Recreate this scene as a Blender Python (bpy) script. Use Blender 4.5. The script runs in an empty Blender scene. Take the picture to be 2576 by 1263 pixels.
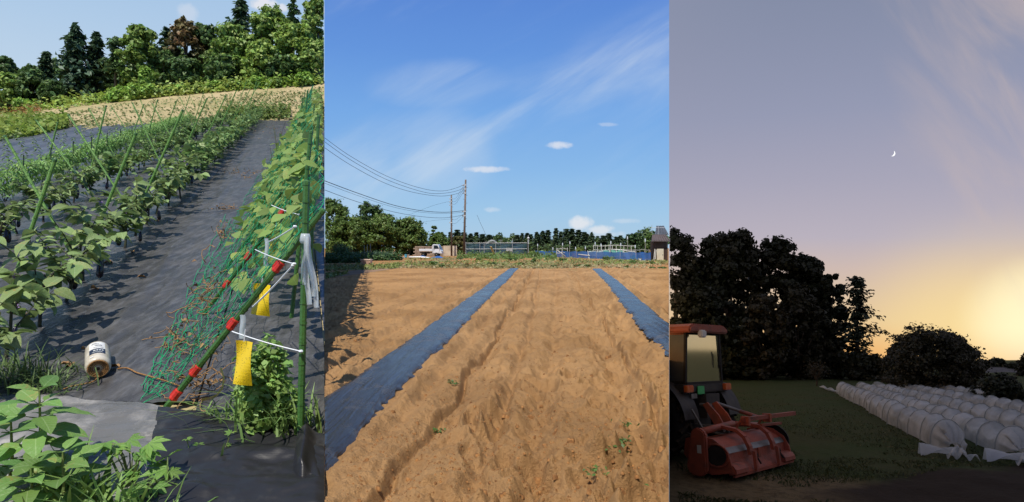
import bpy, bmesh, math, random
import numpy as np
from mathutils import Vector, Matrix, Quaternion

# ------------------------------------------------------------------ camera, sky, sun, exposure
sc = bpy.context.scene
C = sc.collection
F, CX, HY, CAMZ = 1500.0, 1288.0, 623.0, 1.3      # focal length, centre and horizon of the 2576x1263 frame; eye height
cam_d = bpy.data.cameras.new('camera')
cam = bpy.data.objects.new('camera', cam_d); C.objects.link(cam)
cam.location = (0, 0, CAMZ); cam.rotation_euler = (math.radians(90), 0, 0)
cam_d.sensor_width = 36; cam_d.lens = 36 * F / 2576
cam_d.shift_y = (HY - 631.5) / 2576
cam_d.clip_start = 0.05; cam_d.clip_end = 3000
sc.camera = cam
sc.view_settings.view_transform = 'Standard'; sc.view_settings.look = 'None'
sc.view_settings.exposure = 0.0; sc.view_settings.gamma = 1.0
try: sc.view_settings.use_curve_mapping = False
except Exception: pass
sc.render.engine = 'CYCLES'
sc.cycles.use_denoising = True
sc.cycles.max_bounces = 6; sc.cycles.transparent_max_bounces = 12
sc.cycles.caustics_reflective = False; sc.cycles.caustics_refractive = False

SUN_EL, SUN_TH = math.radians(60), math.radians(15.6)   # elevation; shadows run forward and to the right
sunv = Vector((-math.sin(SUN_TH) * math.cos(SUN_EL), -math.cos(SUN_TH) * math.cos(SUN_EL), math.sin(SUN_EL)))
sl = bpy.data.lights.new('sun', 'SUN'); sl.energy = 4.9; sl.angle = math.radians(0.53); sl.color = (1, .95, .86)
so = bpy.data.objects.new('sun', sl); C.objects.link(so)
so.rotation_euler = (-sunv).to_track_quat('-Z', 'Y').to_euler()

def lin(r, g, b):
    f = lambda c: (c / 255 / 12.92) if c / 255 <= .04045 else ((c / 255 + .055) / 1.055) ** 2.4
    return (f(r), f(g), f(b), 1)

class G:                                             # tiny node-graph helper
    def __init__(s, t): s.t = t; t.nodes.clear()
    def n(s, typ, **kw):
        x = s.t.nodes.new(typ)
        for k, v in kw.items(): setattr(x, k, v)
        return x
    def put(s, sock, v):
        if isinstance(v, bpy.types.NodeSocket): s.t.links.new(v, sock)
        elif v is not None: sock.default_value = v
    def m(s, op, a, b=None, c=None, clamp=False):
        x = s.n('ShaderNodeMath', operation=op, use_clamp=clamp)
        for i, v in enumerate((a, b, c)):
            if v is not None: s.put(x.inputs[i], v)
        return x.outputs[0]
    def vm(s, op, a, b=None, out=0):
        x = s.n('ShaderNodeVectorMath', operation=op)
        s.put(x.inputs[0], a)
        if b is not None: s.put(x.inputs[1], b)
        return x.outputs[out]
    def mix(s, f, a, b, blend='MIX'):
        x = s.n('ShaderNodeMix', data_type='RGBA', blend_type=blend)
        s.put(x.inputs[0], f); s.put(x.inputs[6], a); s.put(x.inputs[7], b)
        return x.outputs[2]
    def ramp(s, f, stops, interp='LINEAR'):
        x = s.n('ShaderNodeValToRGB'); e = x.color_ramp.elements; x.color_ramp.interpolation = interp
        while len(e) < len(stops): e.new(.5)
        for k, (p, c) in zip(e, stops):
            k.position = p; k.color = c if len(c) == 4 else (*c, 1)
        s.put(x.inputs[0], f); return x.outputs[0]
    def mr(s, v, a, b, c=0., d=1., smooth=True):
        x = s.n('ShaderNodeMapRange', interpolation_type='SMOOTHSTEP' if smooth else 'LINEAR')
        for i, q in enumerate((v, a, b, c, d)): s.put(x.inputs[i], q)
        return x.outputs[0]
    def noise(s, vec, scale, detail=4, rough=.5, dist=0.):
        x = s.n('ShaderNodeTexNoise'); s.put(x.inputs['Vector'], vec)
        x.inputs['Scale'].default_value = scale; x.inputs['Detail'].default_value = detail
        x.inputs['Roughness'].default_value = rough; x.inputs['Distortion'].default_value = dist
        return x.outputs[0]
    def comb(s, a, b, c):
        x = s.n('ShaderNodeCombineXYZ')
        for i, v in enumerate((a, b, c)): s.put(x.inputs[i], v)
        return x.outputs[0]
    def sep(s, v):
        x = s.n('ShaderNodeSeparateXYZ'); s.put(x.inputs[0], v); return x.outputs
    def blob(s, x, y, x0, y0, a, b, n, na=.8):       # soft cloud puff round the direction x0,y0, edge broken by noise n
        dx = s.m('DIVIDE', s.m('SUBTRACT', x, x0), a); dy = s.m('DIVIDE', s.m('SUBTRACT', y, y0), b)
        r2 = s.m('ADD', s.m('MULTIPLY', dx, dx), s.m('MULTIPLY', dy, dy))
        k = s.m('ADD', s.m('SUBTRACT', 1.0, r2), s.m('MULTIPLY', s.m('SUBTRACT', n, .5), na * 4))
        return s.mr(k, .0, 1.0)

def day_sky(g, d):
    """colour of the day sky in direction d; west sector = hazier hill-side sky, the rest clear blue with cirrus"""
    sx, sy, sz = g.sep(d)
    yy = g.m('MAXIMUM', sy, .12)
    x = g.m('ADD', g.m('MULTIPLY', g.m('DIVIDE', sx, yy), 1500.), 1288.)
    y = g.m('SUBTRACT', 623., g.m('MULTIPLY', g.m('DIVIDE', sz, yy), 1500.))
    mid = g.ramp(sz, [(0, lin(168, 205, 236)), (.06, lin(152, 198, 238)), (.13, lin(133, 185, 238)), (.22, lin(116, 172, 238)),
                      (.31, lin(98, 152, 230)), (.40, lin(88, 138, 222)), (1, lin(52, 92, 170))])
    lef = g.ramp(sz, [(0, lin(218, 232, 244)), (.2, lin(204, 224, 242)), (.3, lin(186, 214, 242)), (.42, lin(164, 201, 240)), (1, lin(80, 130, 205))])
    p = g.comb(g.m('MULTIPLY', x, .001), g.m('MULTIPLY', y, .001), 0.)
    # cirrus: streaks along a diagonal
    r0 = g.n('ShaderNodeMapping'); g.put(r0.inputs[0], p); r0.inputs['Rotation'].default_value = (0, 0, .52)
    rot = g.n('ShaderNodeMapping'); g.put(rot.inputs[0], r0.outputs[0]); rot.inputs['Scale'].default_value = (1.5, 7., 1)
    w = g.noise(rot.outputs[0], 1.1, 8, .58, .45)
    w2 = g.noise(p, 3.0, 4, .5, .3)
    # band running from lower left to upper right
    band = g.m('SUBTRACT', g.m('ADD', g.m('MULTIPLY', x, .42), y), 835.)
    bm_ = g.m('SUBTRACT', 1.0, g.m('ABSOLUTE', g.m('DIVIDE', band, 175.)), clamp=True)
    ci = g.m('MULTIPLY', g.mr(bm_, 0, 1), g.mr(w, .28, .74))
    ci2 = g.m('MULTIPLY', g.blob(x, y, 1130, 215, 240, 75, w2, .3), g.mr(w, .25, .75))
    ci3 = g.m('MULTIPLY', g.blob(x, y, 1120, 390, 150, 130, w2, .3), .45)
    ci4 = g.m('MULTIPLY', g.mr(w, .5, .85), .15)
    cir = g.m('MINIMUM', g.m('ADD', g.m('MAXIMUM', g.m('MULTIPLY', ci, .60), g.m('MULTIPLY', ci2, .45)), g.m('ADD', g.m('MULTIPLY', ci3, .5), ci4)), .75)
    mid = g.mix(cir, mid, lin(214, 228, 244))
    nf = g.noise(p, 26, 5, .6)
    cu = None
    for (x0, y0, a, b, k) in ((1405, 366, 38, 12, .8), (1225, 426, 66, 10, .75), (1240, 527, 26, 9, .4), (1527, 313, 30, 6, .3), (1462, 562, 38, 22, .85),
                              (1505, 578, 48, 14, .75), (1575, 556, 44, 8, .3), (1500, 590, 90, 12, .4)):
        q = g.m('MULTIPLY', g.blob(x, y, x0, y0, a, b, nf, .55), k)
        cu = q if cu is None else g.m('MAXIMUM', cu, q)
    mid = g.mix(cu, mid, lin(236, 238, 246))
    cl = None
    for (x0, y0, a, b, k) in ((660, 8, 42, 20, .95), (700, 22, 30, 14, .8), (792, 24, 40, 26, .95), (440, 72, 16, 12, .9), (472, 30, 36, 26, .35), (620, -60, 300, 50, .7)):
        q = g.m('MULTIPLY', g.blob(x, y, x0, y0, a, b, nf, .6), k)
        cl = q if cl is None else g.m('MAXIMUM', cl, q)
    lef = g.mix(cl, lef, lin(246, 246, 250))
    west = g.m('MULTIPLY', g.m('LESS_THAN', x, 816.2), g.m('GREATER_THAN', sy, .12))
    return g.mix(west, mid, lef)

world = bpy.data.worlds.new('World'); sc.world = world; world.use_nodes = True
g = G(world.node_tree)
dirn = g.n('ShaderNodeTexCoord').outputs['Generated']
sky = g.n('ShaderNodeTexSky', sky_type='NISHITA', sun_disc=False, sun_elevation=SUN_EL, sun_rotation=math.atan2(sunv.x, sunv.y), dust_density=.6, air_density=1.0)
nis = g.vm('SCALE', sky.outputs[0]); nis.node.inputs['Scale'].default_value = .09
cc = g.mix(.82, nis, day_sky(g, dirn))
bg = g.n('ShaderNodeBackground'); g.put(bg.inputs[0], cc); bg.inputs[1].default_value = 1.0
out = g.n('ShaderNodeOutputWorld'); g.t.links.new(bg.outputs[0], out.inputs[0])

# ------------------------------------------------------------------ places: pixel of the photograph + depth -> point
AL, AR = (816.2 - CX) / F, (1683.2 - CX) / F          # bearings of the two field boundaries
KL, HL_ = 3.0, 210.0                                   # hill plot: eye height above it, its vanishing line
KR, HR_ = 1.35, 900.0                                  # dusk lawn
SLL, SLR = (HY - HL_) / F, (HY - HR_) / F
def at(x, y, Y): return Vector(((x - CX) / F * Y, Y, CAMZ - (y - HY) / F * Y))
def zl(Y): return CAMZ - KL + SLL * Y
def zr(Y): return CAMZ - KR + SLR * Y
def gl(x, y):
    Y = F * KL / (y - HL_); return at(x, y, Y)
def gm(x, y):
    Y = F * CAMZ / (y - HY); return at(x, y, Y)
def gr(x, y):
    Y = F * KR / (y - HR_); return at(x, y, Y)

rng = np.random.default_rng(7)
random.seed(5)
_perm = np.random.default_rng(3).random((256, 256))
def vnoise(x, y, seed=0):
    x = np.asarray(x, float) + seed * 17.31; y = np.asarray(y, float) + seed * 9.73
    xi = np.floor(x).astype(int); yi = np.floor(y).astype(int); fx = x - xi; fy = y - yi
    fx = fx * fx * (3 - 2 * fx); fy = fy * fy * (3 - 2 * fy)
    a = _perm[xi % 256, yi % 256]; b = _perm[(xi + 1) % 256, yi % 256]; c = _perm[xi % 256, (yi + 1) % 256]; d = _perm[(xi + 1) % 256, (yi + 1) % 256]
    return (a * (1 - fx) + b * fx) * (1 - fy) + (c * (1 - fx) + d * fx) * fy
def fbm(x, y, o=4, seed=0, gain=.5):
    s = 0; a = 1; t = 0
    for i in range(o):
        s = s + a * vnoise(np.asarray(x) * 2 ** i, np.asarray(y) * 2 ** i, seed + i * 3); t += a; a *= gain
    return s / t

# ------------------------------------------------------------------ materials
def pmat(name, c1, c2=None, scale=4., rough=.7, spec=.3, bump=0., bscale=None, detail=5, metal=0., island=0., trans=0., alpha=1., coat=0., lo=.35, hi=.65, stretch=None, transmit=0., objvar=0.):
    m = bpy.data.materials.new(name); m.use_nodes = True
    g = G(m.node_tree)
    co = g.n('ShaderNodeTexCoord').outputs['Object']
    if stretch:
        mp = g.n('ShaderNodeMapping'); g.put(mp.inputs[0], co); mp.inputs['Scale'].default_value = stretch; co = mp.outputs[0]
    col = c1 if len(c1) == 4 else (*c1, 1)
    if c2 is not None:
        col = g.mix(g.mr(g.noise(co, scale, detail, .6), lo, hi), col, c2 if len(c2) == 4 else (*c2, 1))
    if island or objvar:
        r = g.n('ShaderNodeNewGeometry').outputs['Random Per Island'] if island else g.n('ShaderNodeObjectInfo').outputs['Random']
        k = island or objvar
        hs = g.n('ShaderNodeHueSaturation'); g.put(hs.inputs['Color'], col)
        g.put(hs.inputs['Value'], g.mr(r, 0, 1, 1 - k, 1 + k, False))
        r2 = g.m('FRACT', g.m('MULTIPLY', r, 7.31)); g.put(hs.inputs['Hue'], g.mr(r2, 0, 1, .5 - k * .06, .5 + k * .05, False))
        col = hs.outputs[0]
    b = g.n('ShaderNodeBsdfPrincipled'); g.put(b.inputs['Base Color'], col)
    b.inputs['Roughness'].default_value = rough; b.inputs['Metallic'].default_value = metal
    b.inputs['Specular IOR Level'].default_value = spec
    if coat: b.inputs['Coat Weight'].default_value = coat
    if transmit: b.inputs['Transmission Weight'].default_value = transmit
    if bump:
        bn = g.n('ShaderNodeBump'); bn.inputs['Strength'].default_value = bump; bn.inputs['Distance'].default_value = .05
        g.put(bn.inputs['Height'], g.noise(co, bscale or scale * 4, 6, .65)); g.t.links.new(bn.outputs[0], b.inputs['Normal'])
    sh = b.outputs[0]
    if trans:
        t = g.n('ShaderNodeBsdfTranslucent'); g.put(t.inputs[0], col)
        mx = g.n('ShaderNodeMixShader'); mx.inputs[0].default_value = trans; g.t.links.new(sh, mx.inputs[1]); g.t.links.new(t.outputs[0], mx.inputs[2]); sh = mx.outputs[0]
    if alpha < 1:
        t = g.n('ShaderNodeBsdfTransparent')
        mx = g.n('ShaderNodeMixShader'); mx.inputs[0].default_value = alpha; g.t.links.new(t.outputs[0], mx.inputs[1]); g.t.links.new(sh, mx.inputs[2]); sh = mx.outputs[0]
    o = g.n('ShaderNodeOutputMaterial'); g.t.links.new(sh, o.inputs[0])
    return m
def leafmat(name, c, c2=None, v=.35, trans=.3, rough=.5, spec=.35, scale=.5):
    return pmat(name, c, c2, scale=scale, rough=rough, spec=spec, island=v, trans=trans)

# ------------------------------------------------------------------ mesh helpers
def mesh_np(name, V, Q):
    """V (n,3) vertices, Q (m,k) equal-sided faces"""
    V = np.asarray(V, np.float32); Q = np.asarray(Q, np.int32)
    me = bpy.data.meshes.new(name)
    k = Q.shape[1]
    me.vertices.add(len(V)); me.vertices.foreach_set('co', V.ravel())
    me.loops.add(Q.size); me.loops.foreach_set('vertex_index', Q.ravel())
    me.polygons.add(len(Q)); me.polygons.foreach_set('loop_start', np.arange(0, Q.size, k, dtype=np.int32))
    me.polygons.foreach_set('loop_total', np.full(len(Q), k, np.int32))
    me.update(calc_edges=True); me.validate()
    return me
def gridfaces(nu, nv):
    i = np.arange(nu - 1)[:, None] * nv + np.arange(nv - 1)[None]
    return np.stack([i, i + nv, i + nv + 1, i + 1], -1).reshape(-1, 4)
class MB:
    def __init__(s): s.v = []; s.f = []
    def add(s, V, Fs):
        o = len(s.v); s.v += [tuple(p) for p in V]; s.f += [tuple(i + o for i in f) for f in Fs]; return s
    def box(s, c, d, M=None):
        c = Vector(c); x, y, z = d[0] / 2, d[1] / 2, d[2] / 2
        P = [Vector((a * x, b * y, e * z)) for e in (-1, 1) for (a, b) in ((-1, -1), (1, -1), (1, 1), (-1, 1))]
        P = [(M @ p if M is not None else p) + c for p in P]
        return s.add(P, [(3, 2, 1, 0), (4, 5, 6, 7), (0, 1, 5, 4), (1, 2, 6, 5), (2, 3, 7, 6), (3, 0, 4, 7)])
    def beam(s, a, b, w, h=None, up=(0, 0, 1)):
        a = Vector(a); b = Vector(b); h = h or w; t = (b - a).normalized(); u = Vector(up)
        if abs(t.dot(u)) > .95: u = Vector((1, 0, 0))
        r = t.cross(u).normalized(); u = r.cross(t)
        P = [q + r * (sx * w / 2) + u * (sz * h / 2) for q in (a, b) for (sx, sz) in ((-1, -1), (1, -1), (1, 1), (-1, 1))]
        return s.add(P, [(0, 1, 2, 3), (7, 6, 5, 4), (0, 4, 5, 1), (1, 5, 6, 2), (2, 6, 7, 3), (3, 7, 4, 0)])
    def tube(s, pts, rad, n=6, cap=True):
        pts = [Vector(p) for p in pts]
        if not hasattr(rad, '__len__'): rad = [rad] * len(pts)
        ref = None; V = []
        for i, p in enumerate(pts):
            t = (pts[min(i + 1, len(pts) - 1)] - pts[max(i - 1, 0)])
            t = t.normalized() if t.length > 1e-9 else Vector((0, 0, 1))
            if ref is None: ref = Vector((0, 0, 1)) if abs(t.z) < .9 else Vector((1, 0, 0))
            a = t.cross(ref)
            if a.length < 1e-4: a = t.orthogonal()
            a.normalize(); b = t.cross(a); ref = -b if False else b.cross(t) if False else ref
            for k in range(n):
                th = 2 * math.pi * k / n
                V.append(p + (a * math.cos(th) + b * math.sin(th)) * rad[i])
        Fs = [(i * n + k, i * n + (k + 1) % n, (i + 1) * n + (k + 1) % n, (i + 1) * n + k) for i in range(len(pts) - 1) for k in range(n)]
        if cap: Fs += [tuple(range(n - 1, -1, -1)), tuple((len(pts) - 1) * n + k for k in range(n))]
        return s.add(V, Fs)
    def lathe(s, c, axis, prof, n=16, cap=True):
        """prof: (distance along axis, radius)"""
        c = Vector(c); ax = Vector(axis).normalized(); a = ax.orthogonal().normalized(); b = ax.cross(a)
        V = [c + ax * d + (a * math.cos(2 * math.pi * k / n) + b * math.sin(2 * math.pi * k / n)) * r for d, r in prof for k in range(n)]
        Fs = [(i * n + k, i * n + (k + 1) % n, (i + 1) * n + (k + 1) % n, (i + 1) * n + k) for i in range(len(prof) - 1) for k in range(n)]
        if cap: Fs += [tuple(range(n - 1, -1, -1)), tuple((len(prof) - 1) * n + k for k in range(n))]
        return s.add(V, Fs)
    def prism(s, prof, a, b, f):
        """extrude a closed 2D profile; f(u,v,t) -> point, t in (a,b)"""
        n = len(prof); V = [f(u, v, t) for t in (a, b) for u, v in prof]
        return s.add(V, [tuple(range(n - 1, -1, -1)), tuple(range(n, 2 * n))] + [(i, (i + 1) % n, n + (i + 1) % n, n + i) for i in range(n)])
    def sheet(s, fn, nu, nv):
        V = [fn(i / (nu - 1), j / (nv - 1)) for i in range(nu) for j in range(nv)]
        return s.add(V, [tuple(q) for q in gridfaces(nu, nv)])
    def mesh(s, name):
        me = bpy.data.meshes.new(name); me.from_pydata([tuple(v) for v in s.v], [], s.f); me.update(); return me
def smooth(me, on=True):
    me.polygons.foreach_set('use_smooth', [on] * len(me.polygons)); return me
def bevelled(me, w=.01, seg=2):
    b = bmesh.new(); b.from_mesh(me)
    bmesh.ops.bevel(b, geom=list(b.edges), offset=w, segments=seg, affect='EDGES', clamp_overlap=True); b.to_mesh(me); b.free(); return me
def cut(me, co, no):
    """slice the mesh at a plane, keep the side the normal points away from, and close it"""
    b = bmesh.new(); b.from_mesh(me)
    r = bmesh.ops.bisect_plane(b, geom=b.verts[:] + b.edges[:] + b.faces[:], plane_co=co, plane_no=no, clear_outer=True)
    e = [x for x in r['geom_cut'] if isinstance(x, bmesh.types.BMEdge)]
    try: bmesh.ops.holes_fill(b, edges=e)
    except Exception: pass
    b.to_mesh(me); b.free(); return me
def thing(name, label, cat, loc=(0, 0, 0), group=None):
    o = bpy.data.objects.new(name, None); C.objects.link(o); o.location = loc; o.empty_display_size = .1
    o['label'] = label; o['category'] = cat
    if group: o['group'] = group
    return o
def part(name, me, m, parent, kind=None, label=None, world=True, sm=False):
    if isinstance(me, MB): me = me.mesh(name)
    if m is not None and len(me.materials) == 0: me.materials.append(m)
    if sm: smooth(me)
    o = bpy.data.objects.new(name, me); C.objects.link(o); o.parent = parent
    if world and parent is not None:
        off = parent.location if parent.parent is None else Vector((0, 0, 0))   # a part's own world matrix is the identity
        o.matrix_parent_inverse = Matrix.Translation(-off)
    if kind: o['kind'] = kind
    if label: o['label'] = label
    return o
def obj(name, me, m, label=None, cat=None, group=None, kind=None, sm=False):
    if isinstance(me, MB): me = me.mesh(name)
    if m is not None and len(me.materials) == 0: me.materials.append(m)
    if sm: smooth(me)
    o = bpy.data.objects.new(name, me); C.objects.link(o)
    if label: o['label'] = label
    if cat: o['category'] = cat
    if group: o['group'] = group
    if kind: o['kind'] = kind
    return o
def struct(name, me, m, sm=False): return obj(name, me, m, kind='structure', sm=sm)
def place(me, name, parent, M, kind=None, mat=None):
    """a further piece that shares mesh data, set by its matrix (parent has no rotation)"""
    if mat is not None and len(me.materials) == 0: me.materials.append(mat)
    o = bpy.data.objects.new(name, me); C.objects.link(o); o.parent = parent
    off = parent.location if parent.parent is None else Vector((0, 0, 0))
    o.matrix_parent_inverse = Matrix.Translation(-off); o.matrix_basis = M
    if kind: o['kind'] = kind
    return o
ORD = ['first', 'second', 'third', 'fourth', 'fifth', 'sixth', 'seventh', 'eighth', 'ninth', 'tenth', 'eleventh', 'twelfth', 'thirteenth', 'fourteenth', 'fifteenth',
       'sixteenth', 'seventeenth', 'eighteenth', 'nineteenth', 'twentieth', 'twenty-first', 'twenty-second', 'twenty-third', 'twenty-fourth', 'twenty-fifth',
       'twenty-sixth', 'twenty-seventh', 'twenty-eighth', 'twenty-ninth', 'thirtieth']
def ordn(i): return ORD[i] if i < len(ORD) else str(i + 1) + 'th'

def unit(a): return a / np.maximum(np.linalg.norm(a, axis=-1, keepdims=True), 1e-9)
def leaves(Cn, Nn, L, W, r, T=None, fold=.18, keep=None):
    """folded diamond leaves: centres, normals, length, width"""
    n = len(Cn)
    if n == 0: return np.zeros((0, 3)), np.zeros((0, 4), int)
    Nn = unit(Nn)
    if T is None: T = r.normal(size=(n, 3))
    T = T - Nn * (T * Nn).sum(1, keepdims=True); T = unit(T); B = np.cross(Nn, T)
    L = (np.full(n, L) if np.isscalar(L) else L)[:, None]; W = (np.full(n, W) if np.isscalar(W) else W)[:, None]
    V = np.stack([Cn - T * L / 2, Cn + B * W / 2 + Nn * W * fold, Cn + T * L / 2 - Nn * L * fold * .6, Cn - B * W / 2 + Nn * W * fold], 1)
    if keep is not None:
        k = keep(V[:, :, 0], V[:, :, 1]).all(1); V = V[k]; n = len(V)
    return V.reshape(-1, 3), np.arange(n * 4).reshape(-1, 4)
def merge(parts):
    Vs = []; Qs = []; o = 0
    for V, Q in parts:
        Vs.append(V); Qs.append(Q + o); o += len(V)
    return np.concatenate(Vs), np.concatenate(Qs)
keepL = lambda X, Y: X < (AL - .0006) * Y
keepM = lambda X, Y: (X > (AL + .0006) * Y) & (X < (AR - .0006) * Y)
keepR = lambda X, Y: X > (AR + .0005) * Y

def broad_tree(name, label, base, H, hw, mat, trunkm, r, cb=.25, ncl=34, per=170, leaf=.4, keep=None, group=None, cat='tree', topy=1., trunk=True, sq=.75, fill=.5, dep=1.):
    """crown of leaf clumps along an uneven dome, dark gaps between them; tapered trunk with limbs"""
    base = Vector(base); t = thing(name, label, cat, base, group)
    bx = np.array(base)
    # clump centres
    k = int(ncl * 1.6)
    th = r.uniform(0, 2 * np.pi, k); u = r.uniform(0, 1, k) ** .8
    zz = cb + (1 - cb) * u
    prof = np.sqrt(np.clip(1 - ((zz - (cb + (1 - cb) * .38)) / ((1 - cb) * .66)) ** 2, .06, 1))
    rr = prof * r.uniform(fill, 1.0, k)
    cr = hw * r.uniform(.15, .33, k)
    cx = np.stack([np.cos(th) * rr * (hw - cr * .6), np.sin(th) * rr * (hw - cr * .6) * dep, zz * H - cr * .5], 1)
    sets = []
    for i in range(k):
        n = int(per * .72 * r.uniform(.7, 1.3))
        ns = 6; sd_ = unit(r.normal(size=(ns, 3))) * r.uniform(.35, 1.05, ns)[:, None] * cr[i]      # twig-ends within the clump
        pick = r.integers(0, ns, n); g_ = r.normal(size=(n, 3)) * cr[i] * r.uniform(.16, .34, ns)[pick][:, None]
        P = cx[i] + (sd_[pick] + g_) * np.array([1, 1, sq]); d = unit(sd_[pick] * .8 + g_)
        Nn = d + r.normal(size=(n, 3)) * .55 + np.array([0, 0, .45])
        Lf = leaf * r.uniform(.6, 1.35, n)
        sets.append(leaves(P + bx, Nn, Lf, Lf * r.uniform(.5, .8, n), r, keep=keep))
    V, Q = merge(sets)
    if len(Q): part('crown', mesh_np('crown', V, Q), mat, t, 'stuff')
    if trunk:
        tb = MB(); tr = max(.06, H * .022)
        top = Vector((r.normal() * .04 * H, r.normal() * .03 * H, H * (cb + .35)))
        mid = Vector((r.normal() * .03 * H, r.normal() * .03 * H, H * cb * .8))
        tb.tube([base, base + mid, base + top], [tr * 1.25, tr, tr * .35], 7)
        for i in range(min(9, k)):
            c = Vector(cx[i]); s = mid.lerp(top, r.uniform(0, .8))
            tb.tube([base + s, base + s.lerp(c, .5) + Vector((0, 0, .04 * H)), base + c], [tr * .5, tr * .3, tr * .1], 5)
        me = tb.mesh('trunk')
        if keep is None or keep(np.array([v.co.x for v in me.vertices]), np.array([v.co.y for v in me.vertices])).all():
            part('trunk', me, trunkm, t, sm=True)
        else:
            tb2 = MB(); tb2.tube([base, base + Vector((0, 0, H * .6))], [tr * 1.2, tr * .5], 7)
            me = tb2.mesh('trunk')
            if keep(np.array([v.co.x for v in me.vertices]), np.array([v.co.y for v in me.vertices])).all(): part('trunk', me, trunkm, t, sm=True)
    return t
def conifer(name, label, base, H, hw, mat, trunkm, r, cb=.1, lev=22, nb=8, leaf=.5, droop=.25, power=.9, keep=None, group=None, irr=.25, per=7, lean=0.):
    """whorls of drooping sprays round a straight trunk"""
    base = Vector(base); t = thing(name, label, 'tree', base, group); bx = np.array(base)
    P = []; Nn = []; T = []; S = []
    lm = MB()
    for i in range(lev):
        f = (i + r.uniform(-.3, .3)) / lev; f = min(max(f, 0), 1)
        z = H * (cb + (1 - cb) * f); R = hw * max(.05, (1 - f)) ** power * r.uniform(1 - irr, 1 + irr * .6)
        for b in range(nb):
            a = r.uniform(0, 2 * np.pi); Rb = R * r.uniform(1 - irr * 1.6, 1.05)
            d = np.array([np.cos(a), np.sin(a), 0])
            if b % 3 == 0:
                e = d * Rb * .85 + np.array([0, 0, z - droop * Rb * .5]); lm.tube([bx + np.array([0, 0, z]), bx + e], [.03 + .006 * hw, .012], 4, False)
            for s in range(per):
                q = (s + r.uniform(.3, 1.)) / per
                p = d * Rb * q; side = np.array([-d[1], d[0], 0]) * r.normal() * Rb * .16
                P.append(p + side + np.array([lean * z, 0, z - droop * Rb * q * q + r.normal() * .05 * hw]))
                Nn.append(np.array([0, 0, 1.]) + d * .35 + r.normal(size=3) * .45); T.append(d + r.normal(size=3) * .5 + np.array([0, 0, -.2])); S.append(leaf * r.uniform(.6, 1.3))
    P = np.array(P) + bx; S = np.array(S)
    V, Q = leaves(P, np.array(Nn), S, S * .5, r, T=np.array(T), keep=keep)
    if len(Q): part('crown', mesh_np('crown', V, Q), mat, t, 'stuff')
    tb = MB(); tb.tube([base, base + Vector((lean * H * .5, 0, H * .5)), base + Vector((lean * H, 0, H * .97))], [H * .022, H * .015, .02], 7)
    tb.add(lm.v, lm.f)
    me = tb.mesh('trunk'); xs = np.array([v.co.x for v in me.vertices]); ys = np.array([v.co.y for v in me.vertices])
    if keep is None or keep(xs, ys).all(): part('trunk', me, trunkm, t, sm=True)
    return t
def bush(name, label, base, hw, h, mat, r, n=900, leaf=.2, keep=None, group=None, cat='shrub', ncl=9):
    base = np.array(base, float); sets = []
    for i in range(ncl):
        a = r.uniform(0, 2 * np.pi); q = r.uniform(0, .75) ** .7; c = np.array([np.cos(a) * q * hw, np.sin(a) * q * hw, h * r.uniform(.25, .72) * (1 - q * .35)])
        k = n // ncl; d = unit(r.normal(size=(k, 3))); rad = r.uniform(.5, 1.05, k)[:, None] ** .6 * np.array([hw * .42, hw * .42, h * .34])
        P = c + d * rad; P[:, 2] = np.maximum(P[:, 2], .02 * h)
        L = leaf * r.uniform(.6, 1.4, k); sets.append(leaves(P + base, d + r.normal(size=(k, 3)) * .5 + np.array([0, 0, .5]), L, L * .6, r, keep=keep))
    V, Q = merge(sets)
    t = thing(name, label, cat, tuple(base), group)
    part('foliage', mesh_np('foliage', V, Q), mat, t, 'stuff')
    sb = MB()
    for i in range(5):
        e = base + np.array([r.normal() * hw * .3, r.normal() * hw * .3, h * .6]); sb.tube([base, e], [.02 + hw * .012, .006], 4)
    if keep is None or keep(np.array([v[0] for v in sb.v]), np.array([v[1] for v in sb.v])).all(): part('stem', sb, M_BARK, t)
    return t
def blades(P, r, h, w=.012, lean=.5):
    """grass blades as bent triangles pairs; P (n,3) roots, h heights"""
    n = len(P); a = r.uniform(0, 2 * np.pi, n); d = np.stack([np.cos(a), np.sin(a), 0 * a], 1); s = np.stack([-d[:, 1], d[:, 0], 0 * a], 1)
    h = (np.full(n, h) if np.isscalar(h) else h)[:, None]; ln = r.uniform(.1, lean, n)[:, None]
    w = (np.full(n, w) if np.isscalar(w) else w)[:, None]
    up = np.array([0, 0, 1.])
    V = np.stack([P - s * w / 2, P + s * w / 2, P + up * h * .6 + d * h * ln * .5 + s * w * .35, P + up * h * (1 - ln * .45) + d * h * ln * 1.3], 1)
    return V.reshape(-1, 3), np.arange(n * 4).reshape(-1, 4)
M_BARK = pmat('bark', (.09, .065, .045), (.15, .12, .09), 3, .9, .1, .4, 12)
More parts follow.
